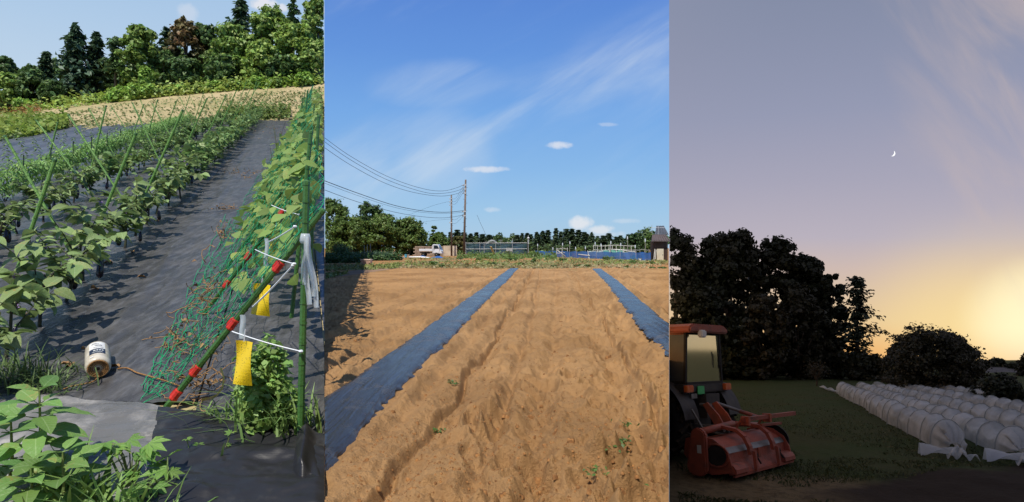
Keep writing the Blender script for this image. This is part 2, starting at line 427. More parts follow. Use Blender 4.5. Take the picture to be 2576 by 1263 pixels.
# ------------------------------------------------------------------ the setting: added dusk sky shell that shuts out the sun, hillside, field, lawn
def emission_mat(name, colour_fn):
    m = bpy.data.materials.new(name); m.use_nodes = True; g = G(m.node_tree)
    pos = g.n('ShaderNodeNewGeometry').outputs['Position']
    d = g.vm('NORMALIZE', g.vm('SUBTRACT', pos, (0, 0, CAMZ)))
    e = g.n('ShaderNodeEmission'); g.put(e.inputs[0], colour_fn(g, d))
    o = g.n('ShaderNodeOutputMaterial'); g.t.links.new(e.outputs[0], o.inputs[0])
    try: m.cycles.emission_sampling = 'NONE'
    except Exception: pass
    return m
def dusk_sky(g, d):
    sx, sy, sz = g.sep(d)
    base = g.ramp(g.mr(sz, -.3, .7, 0., 1., False), [(0, lin(150, 105, 70)), (.115, lin(240, 166, 92)), (.145, lin(240, 194, 126)), (.20, lin(228, 198, 156)), (.27, lin(206, 186, 178)), (.315, lin(186, 178, 190)),
                                          (.40, lin(168, 166, 185)), (.50, lin(149, 154, 179)), (.66, lin(127, 137, 164)), (1, lin(92, 104, 138))])
    # colder and dimmer away from the afterglow
    gd = Vector((.905, 1, -.135)).normalized()
    dt = g.vm('DOT_PRODUCT', d, tuple(gd), out=1)
    far = g.mr(dt, -.6, .75, .30, 1.0)
    cold = g.mix(g.mr(dt, .55, .975), g.mix(.72, base, lin(160, 163, 182)), base)
    up = g.mr(sz, -.02, .16, 1, 0)
    cold = g.mix(up, g.mix(.0, cold, base), cold)
    glow = g.mr(dt, .9945, 1.0); glow = g.m('MULTIPLY', g.m('POWER', glow, 1.2), .8)
    wide = g.m('MULTIPLY', g.m('POWER', g.mr(dt, .966, 1.0), 1.7), .8)
    horiz = g.mr(g.m('ABSOLUTE', g.m('ADD', sz, .11)), .0, .19, 1., 0.)
    c = g.vm('SCALE', cold); g.put(c.node.inputs['Scale'], far)
    c = g.mix(g.m('MULTIPLY', wide, horiz), c, lin(255, 226, 158))
    c = g.mix(glow, c, (1.12, 1.02, .66, 1))
    low = g.mr(sz, -.19, -.10, 1., 0.)
    c = g.mix(g.m('MULTIPLY', low, .55), c, lin(242, 150, 70))
    # thin evening cloud, pinkish
    yy = g.m('MAXIMUM', sy, .12)
    p = g.comb(g.m('DIVIDE', sx, yy), g.m('DIVIDE', sz, yy), 0.)
    m0 = g.n('ShaderNodeMapping'); g.put(m0.inputs[0], p); m0.inputs['Rotation'].default_value = (0, 0, .95)
    mp = g.n('ShaderNodeMapping'); g.put(mp.inputs[0], m0.outputs[0]); mp.inputs['Scale'].default_value = (1.2, 4.0, 1)
    w = g.noise(mp.outputs[0], 2.1, 7, .55, .6)
    x = g.m('DIVIDE', sx, yy); y = g.m('DIVIDE', sz, yy)
    cl = g.m('MULTIPLY', g.mr(w, .42, .72), g.mr(g.m('ADD', x, g.m('MULTIPLY', y, .35)), .62, .95))
    return g.mix(g.m('MULTIPLY', cl, .55), c, lin(206, 186, 178))
M_DUSK = emission_mat('dusk_sky', dusk_sky)
M_DAYB = emission_mat('day_sky', day_sky)  # added glowing outer facing, gives the field sky light past the shell
ZB, ZT, YF, YK, DW, DH = -95., 160., 340., -45., 2.3, 3.7
def wallq(mb, a, b, z0, z1): mb.add([(a[0], a[1], z0), (b[0], b[1], z0), (b[0], b[1], z1), (a[0], a[1], z1)], [(0, 1, 2, 3)])
for nm, br, m in (('sky', AR + 1e-4, M_DUSK), ('sky', AR - 1e-4, M_DAYB)):  # added closed shell: lights the lawn from inside, blocks the sun
    mb = MB(); L = lambda Y: (br * Y, Y)
    wallq(mb, L(DW), L(YF), ZB, ZT); wallq(mb, L(YK), L(-DW), ZB, ZT); wallq(mb, L(-DW), L(DW), DH, ZT)
    if m is M_DUSK:
        wallq(mb, L(YF), (340, YF), ZB, ZT); wallq(mb, (340, YF), (340, YK), ZB, ZT); wallq(mb, (340, YK), L(YK), ZB, ZT)
        mb.add([(br * YK, YK, ZT), (br * YF, YF, ZT), (340, YF, ZT), (340, YK, ZT)], [(0, 1, 2, 3)])  # unseen ceiling of the added shell, keeps the sun out
    struct(nm, mb, m)

# --- hillside (west)
YW = 60.
def y_hill(xi, Y):
    Ye = 1.5 * np.interp(xi, [-500, 0, 305, 650, 816], [16, 20, 26.8, 32, 33]); yw = np.interp(xi, [-500, 0, 170, 338, 560, 816], [330, 288, 262, 245, 222, 207])
    ye = HL_ + F * KL / Ye
    t = np.clip((Y - Ye) / (YW - Ye), 0, 1.6); tt = np.minimum(t, 1)
    far = ye + (yw - ye) * (tt ** .8) - np.maximum(t - 1, 0) * 6
    return np.where(Y <= Ye, HL_ + F * KL / np.maximum(Y, .1), far)
def hz(X, Y):
    xi = CX + F * X / Y
    return CAMZ - (y_hill(xi, Y) - HY) / F * Y
Ys = np.concatenate([1 / np.linspace(1 / 1.3, 1 / 24., 60), np.linspace(24.4, 80, 120)])
xs = np.linspace(-1.35, AL, 120)
YY, BB = np.meshgrid(Ys, xs, indexing='ij'); XX = YY * BB
ZZ = hz(XX, YY)
fieldm = np.clip((YY - 1.5 * np.interp(CX + F * BB, [0, 305, 650, 816], [20, 26.8, 32, 33])) / 3, 0, 1)
ZZ = ZZ - .035 + (fbm(XX * .7, YY * .7, 3, 2) - .5) * .10 * fieldm
M_HILL = pmat('pale_tilled_soil', lin(178, 160, 122), lin(152, 142, 98), .22, .95, .1, .3, 3.0)
struct('hillside', mesh_np('hillside', np.stack([XX, YY, ZZ], -1).reshape(-1, 3), gridfaces(*XX.shape)), M_HILL, True)
bk = MB()
ye_ = [1.3, 2, 3, 4.5, 7, 10, 14, 20, 28, 33, 40, 48, 58, 68, 80]
for a, b in zip(ye_[:-1], ye_[1:]):
    za, zb_ = float(hz(AL * a, a)) - .04, float(hz(AL * b, b)) - .04
    bk.add([(AL * a, a, min(za, -.2)), (AL * b, b, min(zb_, -.2)), (AL * b, b, max(zb_, .02)), (AL * a, a, max(za, .02))], [(0, 1, 2, 3)])
M_BANK = pmat('bank_earth', (.20, .13, .07), (.10, .12, .04), .8, .95, .1, .5, 6)
struct('terrace_bank', bk, M_BANK)

# --- tilled field (middle)
gmx = MB(); gmx.add([(AL * .3, .3, -.16), (AR * .3 - 1e-3, .3, -.16), (AR * 1500 - .6, 1500, -.16), (-900, 1500, -.16), (-900, 66, -.16), (AL * 66, 66, -.16)], [(0, 1, 2, 3, 4, 5)])
M_EARTH = pmat('dry_earth', lin(170, 122, 80), lin(140, 112, 70), .15, .95, .1, .4, 2)
struct('ground', gmx, M_EARTH)
QS = CAMZ / 1.5
def strip1(Y): return QS * (-1.34 + .0455 * (Y / QS - 8.06))
def strip2(Y): return QS * np.interp(Y / QS, [3, 8.06, 12.16, 24.7, 39.5, 60], [1.88, 2.37, 2.76, 4.18, 5.62, 7.6])
def rut1(Y): return QS * np.interp(Y / QS, [3, 3.5, 5.06, 8.79, 38.8, 50], [-.80, -.75, -.57, -.30, 1.37, 2.0])
def rut2(Y): return QS * np.interp(Y / QS, [3, 6.5, 10.3, 33.6, 45], [.92, 1.21, 1.6, 3.3, 4.2])
_fr = np.random.default_rng(88); FOOT = []
for _i in range(230):                                   # boot prints and hand-raked dents, thickest between the first rut and the right film
    _Y = 1 / _fr.uniform(1 / 16., 1 / 2.7); _u = _fr.uniform(0, 1) ** .8; _X = float(rut1(_Y)) + .12 + _u * float(strip2(_Y) - rut1(_Y) - .45)
    FOOT.append((_X, _Y, _fr.uniform(.045, .085), _fr.uniform(.09, .19), _fr.normal() * .5, _fr.uniform(.018, .05)))
def footprints(X, Y):
    z = np.zeros_like(X)
    for fx, fy, a, b, t, dp in FOOT:
        m = (np.abs(X - fx) < .45) & (np.abs(Y - fy) < .55)
        if not m.any(): continue
        dx, dy = X[m] - fx, Y[m] - fy; u = (dx * math.cos(t) + dy * math.sin(t)) / a; v = (-dx * math.sin(t) + dy * math.cos(t)) / b; q = np.sqrt(u * u + v * v)
        z[m] += -dp * np.clip(1.25 - q, 0, .55) / .55 + dp * .45 * np.exp(-((q - 1.55) / .28) ** 2)
    return z
def soil_h(X, Y):
    n1 = fbm(X * 1.1, Y * .55, 4, 1) - .5
    n2 = fbm(X * 4.2, Y * 3.0, 4, 5, .55) - .5
    n3 = fbm(X * 17, Y * 15, 3, 9, .6) - .5
    z = n1 * .085 + n2 * .085 + n3 * .040
    near = np.clip((13 - Y) / 8, 0, 1); ctr = np.clip((X - rut1(Y)) / .5, 0, 1) * np.clip((strip2(Y) - X) / .4, 0, 1)
    z = z + footprints(X, Y) * (.6 + .8 * vnoise(X * 5, Y * 5, 71)) - np.abs(fbm(X * 6.5, Y * 4.6, 3, 72) - .5) * .07 * (.35 + .65 * ctr)
    foot = np.clip(fbm(X * 2.3 + n1, Y * 1.5, 2, 21) - .52, 0, 1) * ctr
    z = z - foot * .22
    for (rf, w, dp, sd) in ((rut1, .10, .085, 1), (lambda Y: rut1(Y) - .03, .022, .05, 14), (lambda Y: rut2(Y) + .12, .025, .05, 15), (lambda Y: rut1(Y) + .42, .05, .05, 2), (lambda Y: rut1(Y) - .35, .06, .035, 3), (rut2, .16, .10, 4), (lambda Y: rut2(Y) + .42, .18, .08, 5), (lambda Y: rut2(Y) - .75, .08, .05, 6),
                            (lambda Y: strip2(Y) + .62, .12, .10, 7), (lambda Y: strip2(Y) + 1.15, .10, .09, 8), (lambda Y: strip2(Y) + 1.8, .12, .09, 9), (lambda Y: strip1(Y) - .75, .08, .05, 10), (lambda Y: strip1(Y) - 1.5, .09, .06, 12), (lambda Y: strip1(Y) - 2.3, .12, .06, 13)):
        c = rf(Y) + (vnoise(Y * .9, Y * 0 + sd, sd) - .5) * .13 + (vnoise(Y * 4.7, Y * 0 + sd, sd + 30) - .5) * .05
        k = .45 + .9 * vnoise(Y * 1.7, X * 1.3, sd + 4)
        d = (X - c) / w
        z = z - dp * 1.15 * k * np.exp(-d * d) + dp * .28 * k * np.exp(-((np.abs(d) - 1.9) / .8) ** 2)
    # lumpy tyre band beside the right film, low shoulders over the film edges
    band = np.exp(-((X - (rut2(Y) + .35)) / .42) ** 2)
    z = z + band * (np.abs(fbm(X * 3.6, Y * 3.1, 3, 31) - .5)) * .30 - band * .05
    for sf, hw in ((strip1, .255), (strip2, .25)):
        d = np.abs(X - sf(Y)); wob = (fbm(Y * 2.1, Y * 0 + hw, 3, 41) - .5) * .10
        inside = np.clip((hw + .07 + wob - d) / .10, 0, 1)
        bed = .036 - .10 * np.clip(d / hw - .55, 0, 1)
        z = z * (1 - inside) + bed * inside
        z = z + .055 * np.exp(-((d - hw - .12 - wob) / .085) ** 2) * (.4 + 1.1 * vnoise(X * 6, Y * 3.4, 8))
    return z + .05
YN, YE = 2.6, 37.5
Ys = 1 / np.linspace(1 / YN, 1 / YE, 520); bb = np.linspace(AL, AR - 1.2e-4, 640)
YY, BB = np.meshgrid(Ys, bb, indexing='ij'); XX = YY * BB
ZZ = soil_h(XX, YY)
ZZ = ZZ - .12 * np.clip((YY - 35.8) / 1.6, 0, 1)
xd_, yd_ = CX + F * BB, HY + F * CAMZ / YY                 # the headland path cuts the field's far left corner
ZZ = ZZ - .45 * np.clip((706 - (xd_ - 816) * .155 - yd_) / 5, 0, 1) * (xd_ < 1030)
def soil_mat():
    m = bpy.data.materials.new('tilled_soil'); m.use_nodes = True; g = G(m.node_tree)
    co = g.n('ShaderNodeTexCoord').outputs['Object']
    a = g.noise(co, .35, 5, .6); b = g.noise(co, 6., 9, .72); c = g.noise(co, 70., 4, .75)
    col = g.mix(g.mr(a, .35, .68), lin(182, 141, 95), lin(152, 115, 75))
    col = g.mix(g.m('MULTIPLY', g.mr(b, .48, .72), .5), col, lin(122, 85, 53))
    col = g.mix(g.m('MULTIPLY', g.mr(c, .58, .75), .35), col, lin(98, 66, 41))
    bs = g.n('ShaderNodeBsdfPrincipled'); g.put(bs.inputs['Base Color'], col); bs.inputs['Roughness'].default_value = .95; bs.inputs['Specular IOR Level'].default_value = .1
    bn = g.n('ShaderNodeBump'); bn.inputs['Strength'].default_value = 1.0; bn.inputs['Distance'].default_value = .045
    g.put(bn.inputs['Height'], g.m('ADD', b, g.m('MULTIPLY', c, .45))); g.t.links.new(bn.outputs[0], bs.inputs['Normal'])
    o = g.n('ShaderNodeOutputMaterial'); g.t.links.new(bs.outputs[0], o.inputs[0]); return m
M_SOIL = soil_mat()
struct('tilled_field', mesh_np('tilled_field', np.stack([XX, YY, ZZ], -1).reshape(-1, 3), gridfaces(*XX.shape)), M_SOIL, True)
# clods and pebbles strewn over the near soil
r = np.random.default_rng(11); sets = []
n = 4200
Yc = 1 / r.uniform(1 / 14., 1 / 2.9, n); bc = AL + (AR - AL) * r.uniform(.02, .985, n) ** .75; Xc = bc * Yc
ok = (np.abs(Xc - strip1(Yc)) > .36) & (np.abs(Xc - strip2(Yc)) > .34); Xc, Yc = Xc[ok], Yc[ok]; n = len(Xc)
sz = .0034 * np.exp(r.normal(0, .6, n)); zc = soil_h(Xc, Yc) + sz * .3
cube = np.array([[-1, -1, -.7], [1, -.8, -.7], [.8, 1, -.7], [-1, .9, -.7], [-.7, -.6, .7], [.6, -.7, .8], [.7, .6, .6], [-.6, .7, .7]])
fc = np.array([[4, 5, 6, 7], [0, 1, 5, 4], [1, 2, 6, 5], [2, 3, 7, 6], [3, 0, 4, 7]])
V = (cube[None] * (1 + r.normal(0, .18, (n, 8, 3)))) * sz[:, None, None]
an = r.uniform(0, 6.28, n); ca, sa = np.cos(an)[:, None], np.sin(an)[:, None]
V = np.stack([V[..., 0] * ca - V[..., 1] * sa, V[..., 0] * sa + V[..., 1] * ca, V[..., 2]], -1) + np.stack([Xc, Yc, zc], 1)[:, None]
obj('soil_clods', mesh_np('soil_clods', V.reshape(-1, 3), (fc[None] + np.arange(n)[:, None, None] * 8).reshape(-1, 4)), pmat('clod', lin(158, 114, 70), lin(108, 74, 46), 30, .95, .1),
    'crumbs and clods of dry soil strewn over the tilled field', 'soil', kind='stuff')

def film_mat(name, dark, blue, rough, bump, stretch):
    m = bpy.data.materials.new(name); m.use_nodes = True; g = G(m.node_tree)
    co = g.n('ShaderNodeTexCoord').outputs['Object']
    mp = g.n('ShaderNodeMapping'); g.put(mp.inputs[0], co); mp.inputs['Scale'].default_value = stretch
    w = g.noise(mp.outputs[0], 1., 5, .6, .4); d = g.noise(co, 2.2, 5, .7)
    col = g.mix(g.mr(d, .52, .72), dark, blue)
    bs = g.n('ShaderNodeBsdfPrincipled'); g.put(bs.inputs['Base Color'], col)
    g.put(bs.inputs['Roughness'], g.mr(d, .3, .7, rough - .06, rough + .1)); bs.inputs['Specular IOR Level'].default_value = .30
    bn = g.n('ShaderNodeBump'); bn.inputs['Strength'].default_value = bump; bn.inputs['Distance'].default_value = .02
    g.put(bn.inputs['Height'], w); g.t.links.new(bn.outputs[0], bs.inputs['Normal'])
    o = g.n('ShaderNodeOutputMaterial'); g.t.links.new(bs.outputs[0], o.inputs[0]); return m
M_FILM = film_mat('black_mulch_film', (.030, .030, .034, 1), (.11, .092, .075, 1), .22, 1.2, (30, 1.0, 30))
def film(sf, hw, y0, y1, label, sd):
    Ys = 1 / np.linspace(1 / y0, 1 / y1, 420); v = np.linspace(-1, 1, 25)
    YY, VV = np.meshgrid(Ys, v, indexing='ij')
    wob = np.where(VV < 0, (fbm(YY * 1.6, YY * 0 + 1, 4, sd) - .5), (fbm(YY * 1.4, YY * 0 + 7, 4, sd + 2) - .5)) * .12
    jag = np.where(np.abs(VV) > .95, (vnoise(YY * 13, VV, sd + 5) - .5) * .07, 0)
    XX = sf(YY) + VV * hw + wob * np.abs(VV) + jag
    d = np.abs(VV)
    ZZ = .05 + .048 + .004 * (1 - d) - .05 * np.clip((d - .72) / .28, 0, 1) ** 1.5
    lim = (AL + 1e-4) * YY; lim2 = (AR - 3e-4) * YY
    ZZ = np.maximum(ZZ, soil_h(XX, YY) + .006 - .035 * np.clip((d - .86) / .14, 0, 1))
    ZZ = ZZ + (fbm(XX * 26, YY * 1.0, 2, sd + 3) - .5) * .016 + (fbm(XX * 5, YY * 1.6, 2, sd + 6) - .5) * .008
    XX = np.clip(XX, lim, lim2)
    obj('mulch_film', mesh_np('mulch_film', np.stack([XX, YY, ZZ], -1).reshape(-1, 3), gridfaces(*XX.shape)), M_FILM, label, 'mulch film', 'black mulch films on the tilled field', sm=True)
film(strip1, .275, 2.75, 35., 'long shiny black mulch film crossing the sandy field from its lower left corner', 3)
film(strip2, .26, 5.2, 34.2, 'shorter bluish mulch film at the right side of the sandy field', 8)

# --- dusk lawn (right)
Ys = np.concatenate([1 / np.linspace(1 / 3., 1 / 60., 140), np.linspace(64, 335, 30)]); bb = np.concatenate([np.linspace(AR + 1.5e-4, 1.05, 150)])
YY, BB = np.meshgrid(Ys, bb, indexing='ij'); XX = YY * BB
def lawn_h(X, Y): return zr(Y) + (fbm(X * .8, Y * .8, 3, 51) - .5) * .12 + (fbm(X * 4, Y * 4, 3, 52) - .5) * .05
ZZ = lawn_h(XX, YY)
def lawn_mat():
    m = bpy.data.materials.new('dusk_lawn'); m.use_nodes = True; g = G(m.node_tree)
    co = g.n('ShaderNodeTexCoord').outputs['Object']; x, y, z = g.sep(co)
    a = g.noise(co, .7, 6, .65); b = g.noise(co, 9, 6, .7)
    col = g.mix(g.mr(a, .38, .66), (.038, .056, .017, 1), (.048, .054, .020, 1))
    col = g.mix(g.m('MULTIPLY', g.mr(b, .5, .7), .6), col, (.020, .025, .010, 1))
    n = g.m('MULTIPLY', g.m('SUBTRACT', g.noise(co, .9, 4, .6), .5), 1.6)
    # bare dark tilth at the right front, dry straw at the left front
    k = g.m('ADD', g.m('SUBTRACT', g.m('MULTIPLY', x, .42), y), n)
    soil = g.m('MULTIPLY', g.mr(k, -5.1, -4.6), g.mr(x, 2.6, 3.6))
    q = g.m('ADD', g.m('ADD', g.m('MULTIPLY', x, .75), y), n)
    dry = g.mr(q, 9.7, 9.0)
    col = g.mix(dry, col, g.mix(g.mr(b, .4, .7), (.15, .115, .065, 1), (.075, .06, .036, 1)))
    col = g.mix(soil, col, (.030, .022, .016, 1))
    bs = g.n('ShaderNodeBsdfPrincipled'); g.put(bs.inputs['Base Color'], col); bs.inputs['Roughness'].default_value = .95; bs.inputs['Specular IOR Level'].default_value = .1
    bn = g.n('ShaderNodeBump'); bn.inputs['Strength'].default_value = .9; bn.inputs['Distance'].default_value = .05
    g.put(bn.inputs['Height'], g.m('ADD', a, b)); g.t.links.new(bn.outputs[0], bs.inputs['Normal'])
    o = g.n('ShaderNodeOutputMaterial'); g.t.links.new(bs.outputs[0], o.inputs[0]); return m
struct('lawn', mesh_np('lawn', np.stack([XX, YY, ZZ], -1).reshape(-1, 3), gridfaces(*XX.shape)), lawn_mat(), True)
r = np.random.default_rng(19); n = 26000
Yc = 1 / r.uniform(1 / 24., 1 / 5.3, n); bc = r.uniform(AR + .004, .9, n); Xc = bc * Yc
dens = fbm(Xc * .9, Yc * .9, 3, 61); soilk = (Xc * .42 - Yc > -4.9) & (Xc > 3.0)
ok = (dens > .42) & ~soilk; Xc, Yc = Xc[ok], Yc[ok]
P = np.stack([Xc, Yc, lawn_h(Xc, Yc) - .005], 1); P = P[P[:, 0] > AR * P[:, 1] + .09]
V, Q = blades(P, r, r.uniform(.02, .06, len(P)), .008, .9)
obj('lawn_grass', mesh_np('lawn_grass', V, Q), leafmat('lawn_blade', (.045, .066, .02), (.055, .062, .022), .4, .2, scale=1.5), 'short dark grass of the lawn at dusk', 'grass', kind='stuff')
# ================================================================== HILL PLOT (left): fabric, vegetables, stakes, wood behind
DR = -.36                                              # bearing of the rows
def wl(w, Y): return w + DR * Y
Yend = lambda X, Y: 1.5 * np.interp(CX + F * X / Y, [-500, 0, 305, 650, 816], [16, 20, 26.8, 32, 33])
def fabric_mat(name, c, c2, rough, bump, sc_, st, dust):
    m = bpy.data.materials.new(name); m.use_nodes = True; g = G(m.node_tree)
    co = g.n('ShaderNodeTexCoord').outputs['Object']
    mp = g.n('ShaderNodeMapping'); g.put(mp.inputs[0], co); mp.inputs['Rotation'].default_value = (0, 0, -.346); mp.inputs['Scale'].default_value = st
    w = g.noise(mp.outputs[0], sc_, 5, .6, .3); d = g.noise(co, 1.6, 6, .7); sp = g.noise(co, 95, 3, .7)
    col = g.mix(g.mr(d, .4, .7), c, c2)
    col = g.mix(g.m('MULTIPLY', g.mr(sp, .66, .74), dust), col, (.36, .32, .26, 1))
    col = g.mix(g.m('MULTIPLY', g.mr(w, .42, .72), .55), col, (.15, .15, .155, 1))  # paler streaks along the wrinkles paint in their highlights
    bs = g.n('ShaderNodeBsdfPrincipled'); g.put(bs.inputs['Base Color'], col)
    g.put(bs.inputs['Roughness'], g.mr(d, .3, .7, rough - .07, rough + .08)); bs.inputs['Specular IOR Level'].default_value = .35
    bn = g.n('ShaderNodeBump'); bn.inputs['Strength'].default_value = bump; bn.inputs['Distance'].default_value = .03
    g.put(bn.inputs['Height'], w); g.t.links.new(bn.outputs[0], bs.inputs['Normal'])
    o = g.n('ShaderNodeOutputMaterial'); g.t.links.new(bs.outputs[0], o.inputs[0]); return m
M_WEED = fabric_mat('black_woven_fabric', (.046, .044, .043, 1), (.088, .084, .079, 1), .40, .7, 1.6, (7, .5, 7), .7)
M_SHEENF = fabric_mat('grey_painted_sheen_fabric', (.13, .127, .12, 1), (.38, .36, .33, 1), .30, .8, 3., (1.2, 4, 3), .9)  # pale tones put the missing sun glint into the sheet's colour
M_BEDF = fabric_mat('thin_bed_film', (.035, .034, .034, 1), (.10, .097, .092, 1), .30, .7, 2., (9, .9, 9), .5)
M_STRIPF = fabric_mat('slack_black_film', (.05, .054, .066, 1), (.095, .10, .115, 1), .42, .5, 1.5, (3, .8, 3), .3)
def strip_sheet(name, label, w0, w1, m, rise, Y0, Y1=80, wr=.02, cat='ground sheet', nv=15, sd=1, edge=.5, group='black sheets covering the plot'):
    Ys = 1 / np.linspace(1 / Y0, 1 / Y1, 200); v = np.linspace(0, 1, nv)
    YY, VV = np.meshgrid(Ys, v, indexing='ij')
    XX = wl(w0 + (w1 - w0) * VV, YY)
    lim = np.minimum(Yend(XX, YY) * .995, Y1)
    YY = np.minimum(YY, lim); XX = np.minimum(wl(w0 + (w1 - w0) * VV, YY), (AL - 2e-4) * YY)
    e = np.clip(np.minimum(VV, 1 - VV) / .16, 0, 1); e = e * e * (3 - 2 * e)
    ZZ = zl(YY) + .012 + rise * e + (fbm((XX - DR * YY) * 6, YY * .45, 3, sd) - .5) * wr * 2 * (.3 + .7 * e) + (fbm(XX * 1.2, YY * 1.2, 2, sd + 4) - .5) * wr
    o = obj(name, mesh_np(name, np.stack([XX, YY, ZZ], -1).reshape(-1, 3), gridfaces(*XX.shape)), m, label, cat, group, sm=True); return o
strip_sheet('ground_sheet', 'wide black woven weed fabric path between the eggplants and the netted trellis', -2.75, -.95, M_WEED, .0, 5.6, wr=.034, nv=41, sd=1)
strip_sheet('ground_sheet', 'glossy black bed film under the row of eggplants beside the path', -3.95, -2.70, M_BEDF, .06, 4.2, wr=.02, sd=2)
strip_sheet('ground_sheet', 'narrow dark walkway sheet between the two eggplant rows', -4.70, -3.90, M_WEED, .0, 5.5, wr=.015, sd=3)
strip_sheet('ground_sheet', 'glossy black bed film under the farther row of eggplants', -6.05, -4.65, M_BEDF, .07, 6, wr=.02, sd=4)
strip_sheet('ground_sheet', 'narrow dark walkway sheet in front of the pepper row', -6.75, -6.0, M_WEED, .0, 7, wr=.015, sd=5)
strip_sheet('ground_sheet', 'glossy black bed film under the row of pepper plants', -8.2, -6.7, M_BEDF, .06, 8, wr=.02, sd=6)
for i in range(6):
    a = -8.3 - i * 1.75
    strip_sheet('ground_sheet', 'slack black film bed with seedlings, %s one left of the peppers' % ordn(i), a - 1.62, a, M_STRIPF, .10, 10, wr=.045, sd=8 + i, group='seedling beds left of the peppers')
strip_sheet('ground_sheet', 'black sheet under the netted bean trellis', -.93, .30, M_WEED, .0, 4.6, wr=.02, sd=20)
strip_sheet('ground_sheet', 'black sheet strip right of the bean trellis along the plot edge', .32, 3.2, M_WEED, .0, 4.2, wr=.025, sd=21)
# front sheets, laid across the rows
def front_sheet(label, pts, m, lift, sd, wr=.02):
    """four corners given on the plot: near-left, near-right, far-right, far-left"""
    a, b, c, d = [np.array(gl(*p)) for p in pts]
    n = 70; u, v = np.meshgrid(np.linspace(0, 1, n), np.linspace(0, 1, n), indexing='ij')
    P = (a[None, None] * ((1 - u) * (1 - v))[..., None] + b * (u * (1 - v))[..., None] + c * (u * v)[..., None] + d * ((1 - u) * v)[..., None])
    X, Y = P[..., 0], P[..., 1]; X = np.minimum(X, (AL - 2e-4) * Y)
    e = np.clip(np.minimum(np.minimum(u, 1 - u), np.minimum(v, 1 - v)) / .05, 0, 1)
    Z = zl(Y) + lift + .01 * e + (fbm(X * 2.2, Y * 5.5, 4, sd) - .5) * wr * 2
    return obj('ground_sheet', mesh_np('ground_sheet', np.stack([X, Y, Z], -1).reshape(-1, 3), gridfaces(n, n)), m, label, 'ground sheet', 'black sheets covering the plot', sm=True)
front_sheet('creased silvery-black ground sheet below the twine roll', [(-160, 1420), (345, 1420), (402, 1035), (-160, 985)], M_SHEENF, .05, 31, .045)
M_FRONT = film_mat('smooth_black_sheet', (.02, .02, .022, 1), (.05, .048, .045, 1), .33, .35, (1.5, 5, 3))
front_sheet('smooth black sheet across the bottom below the trellis foot', [(325, 1430), (820, 1430), (815, 1125), (398, 1042)], M_FRONT, .085, 33, .06)
# folded sheet corner standing up beside the trellis post
fm = MB()
def foldp(u, v):                                        # v up the slope, u to the right; a slack roll with a crumpled lower lip
    p0, p1, t0, t1 = gl(736, 1228), gl(816, 1262), gl(752, 1098), gl(816, 1120)
    q = p0.lerp(p1, u).lerp(t0.lerp(t1, u), v)
    q.z += .085 + .12 * math.exp(-((u - .32 + .10 * v) / .26) ** 2) * (.55 + .45 * math.sin(math.pi * (.15 + .85 * v))) + .03 * math.sin(u * 9 + v * 4) * (1 - v) - .10 * max(0, .12 - v) / .12
    q.x = min(q.x, (AL - 3e-4) * q.y); return q
fm.sheet(foldp, 34, 34)
obj('folded_sheet', fm, M_FRONT, 'folded glossy black sheet end at the foot of the green trellis post', 'ground sheet', sm=True)

# ---- leaves
def leafmesh(name, wid=.55, fold=.16, droop=.25, wave=.04, ns=6, tip=1.0, teeth=0, seed=0):
    rr = random.Random(seed); V = []; Fs = []
    for i in range(ns + 1):
        s = i / ns; w = wid * .5 * (math.sin(math.pi * min(1, s ** .75 * .98 + .02)) ** .8) * (1 if s < .5 else tip)
        if teeth: w *= 1 + (.16 if i % 2 else -.1) * teeth
        z = -droop * s * s + rr.uniform(-1, 1) * .01
        V += [(s, -w, z + fold * w * 2 + rr.uniform(-1, 1) * wave), (s, 0, z), (s, w, z + fold * w * 2 + rr.uniform(-1, 1) * wave)]
    for i in range(ns):
        for k in (0, 1): Fs.append((i * 3 + k, (i + 1) * 3 + k, (i + 1) * 3 + k + 1, i * 3 + k + 1))
    me = bpy.data.meshes.new(name); me.from_pydata(V, [], Fs); me.update(); smooth(me); return me
def leafM(p, T, N, s):
    T = Vector(T).normalized(); N = Vector(N); B = N.cross(T)
    if B.length < 1e-4: B = T.orthogonal()
    B.normalize(); N = T.cross(B)
    M = Matrix.Identity(4)
    for i, c in enumerate((T, B, N)):
        for k in range(3): M[k][i] = c[k] * s
    M.translation = p; return M
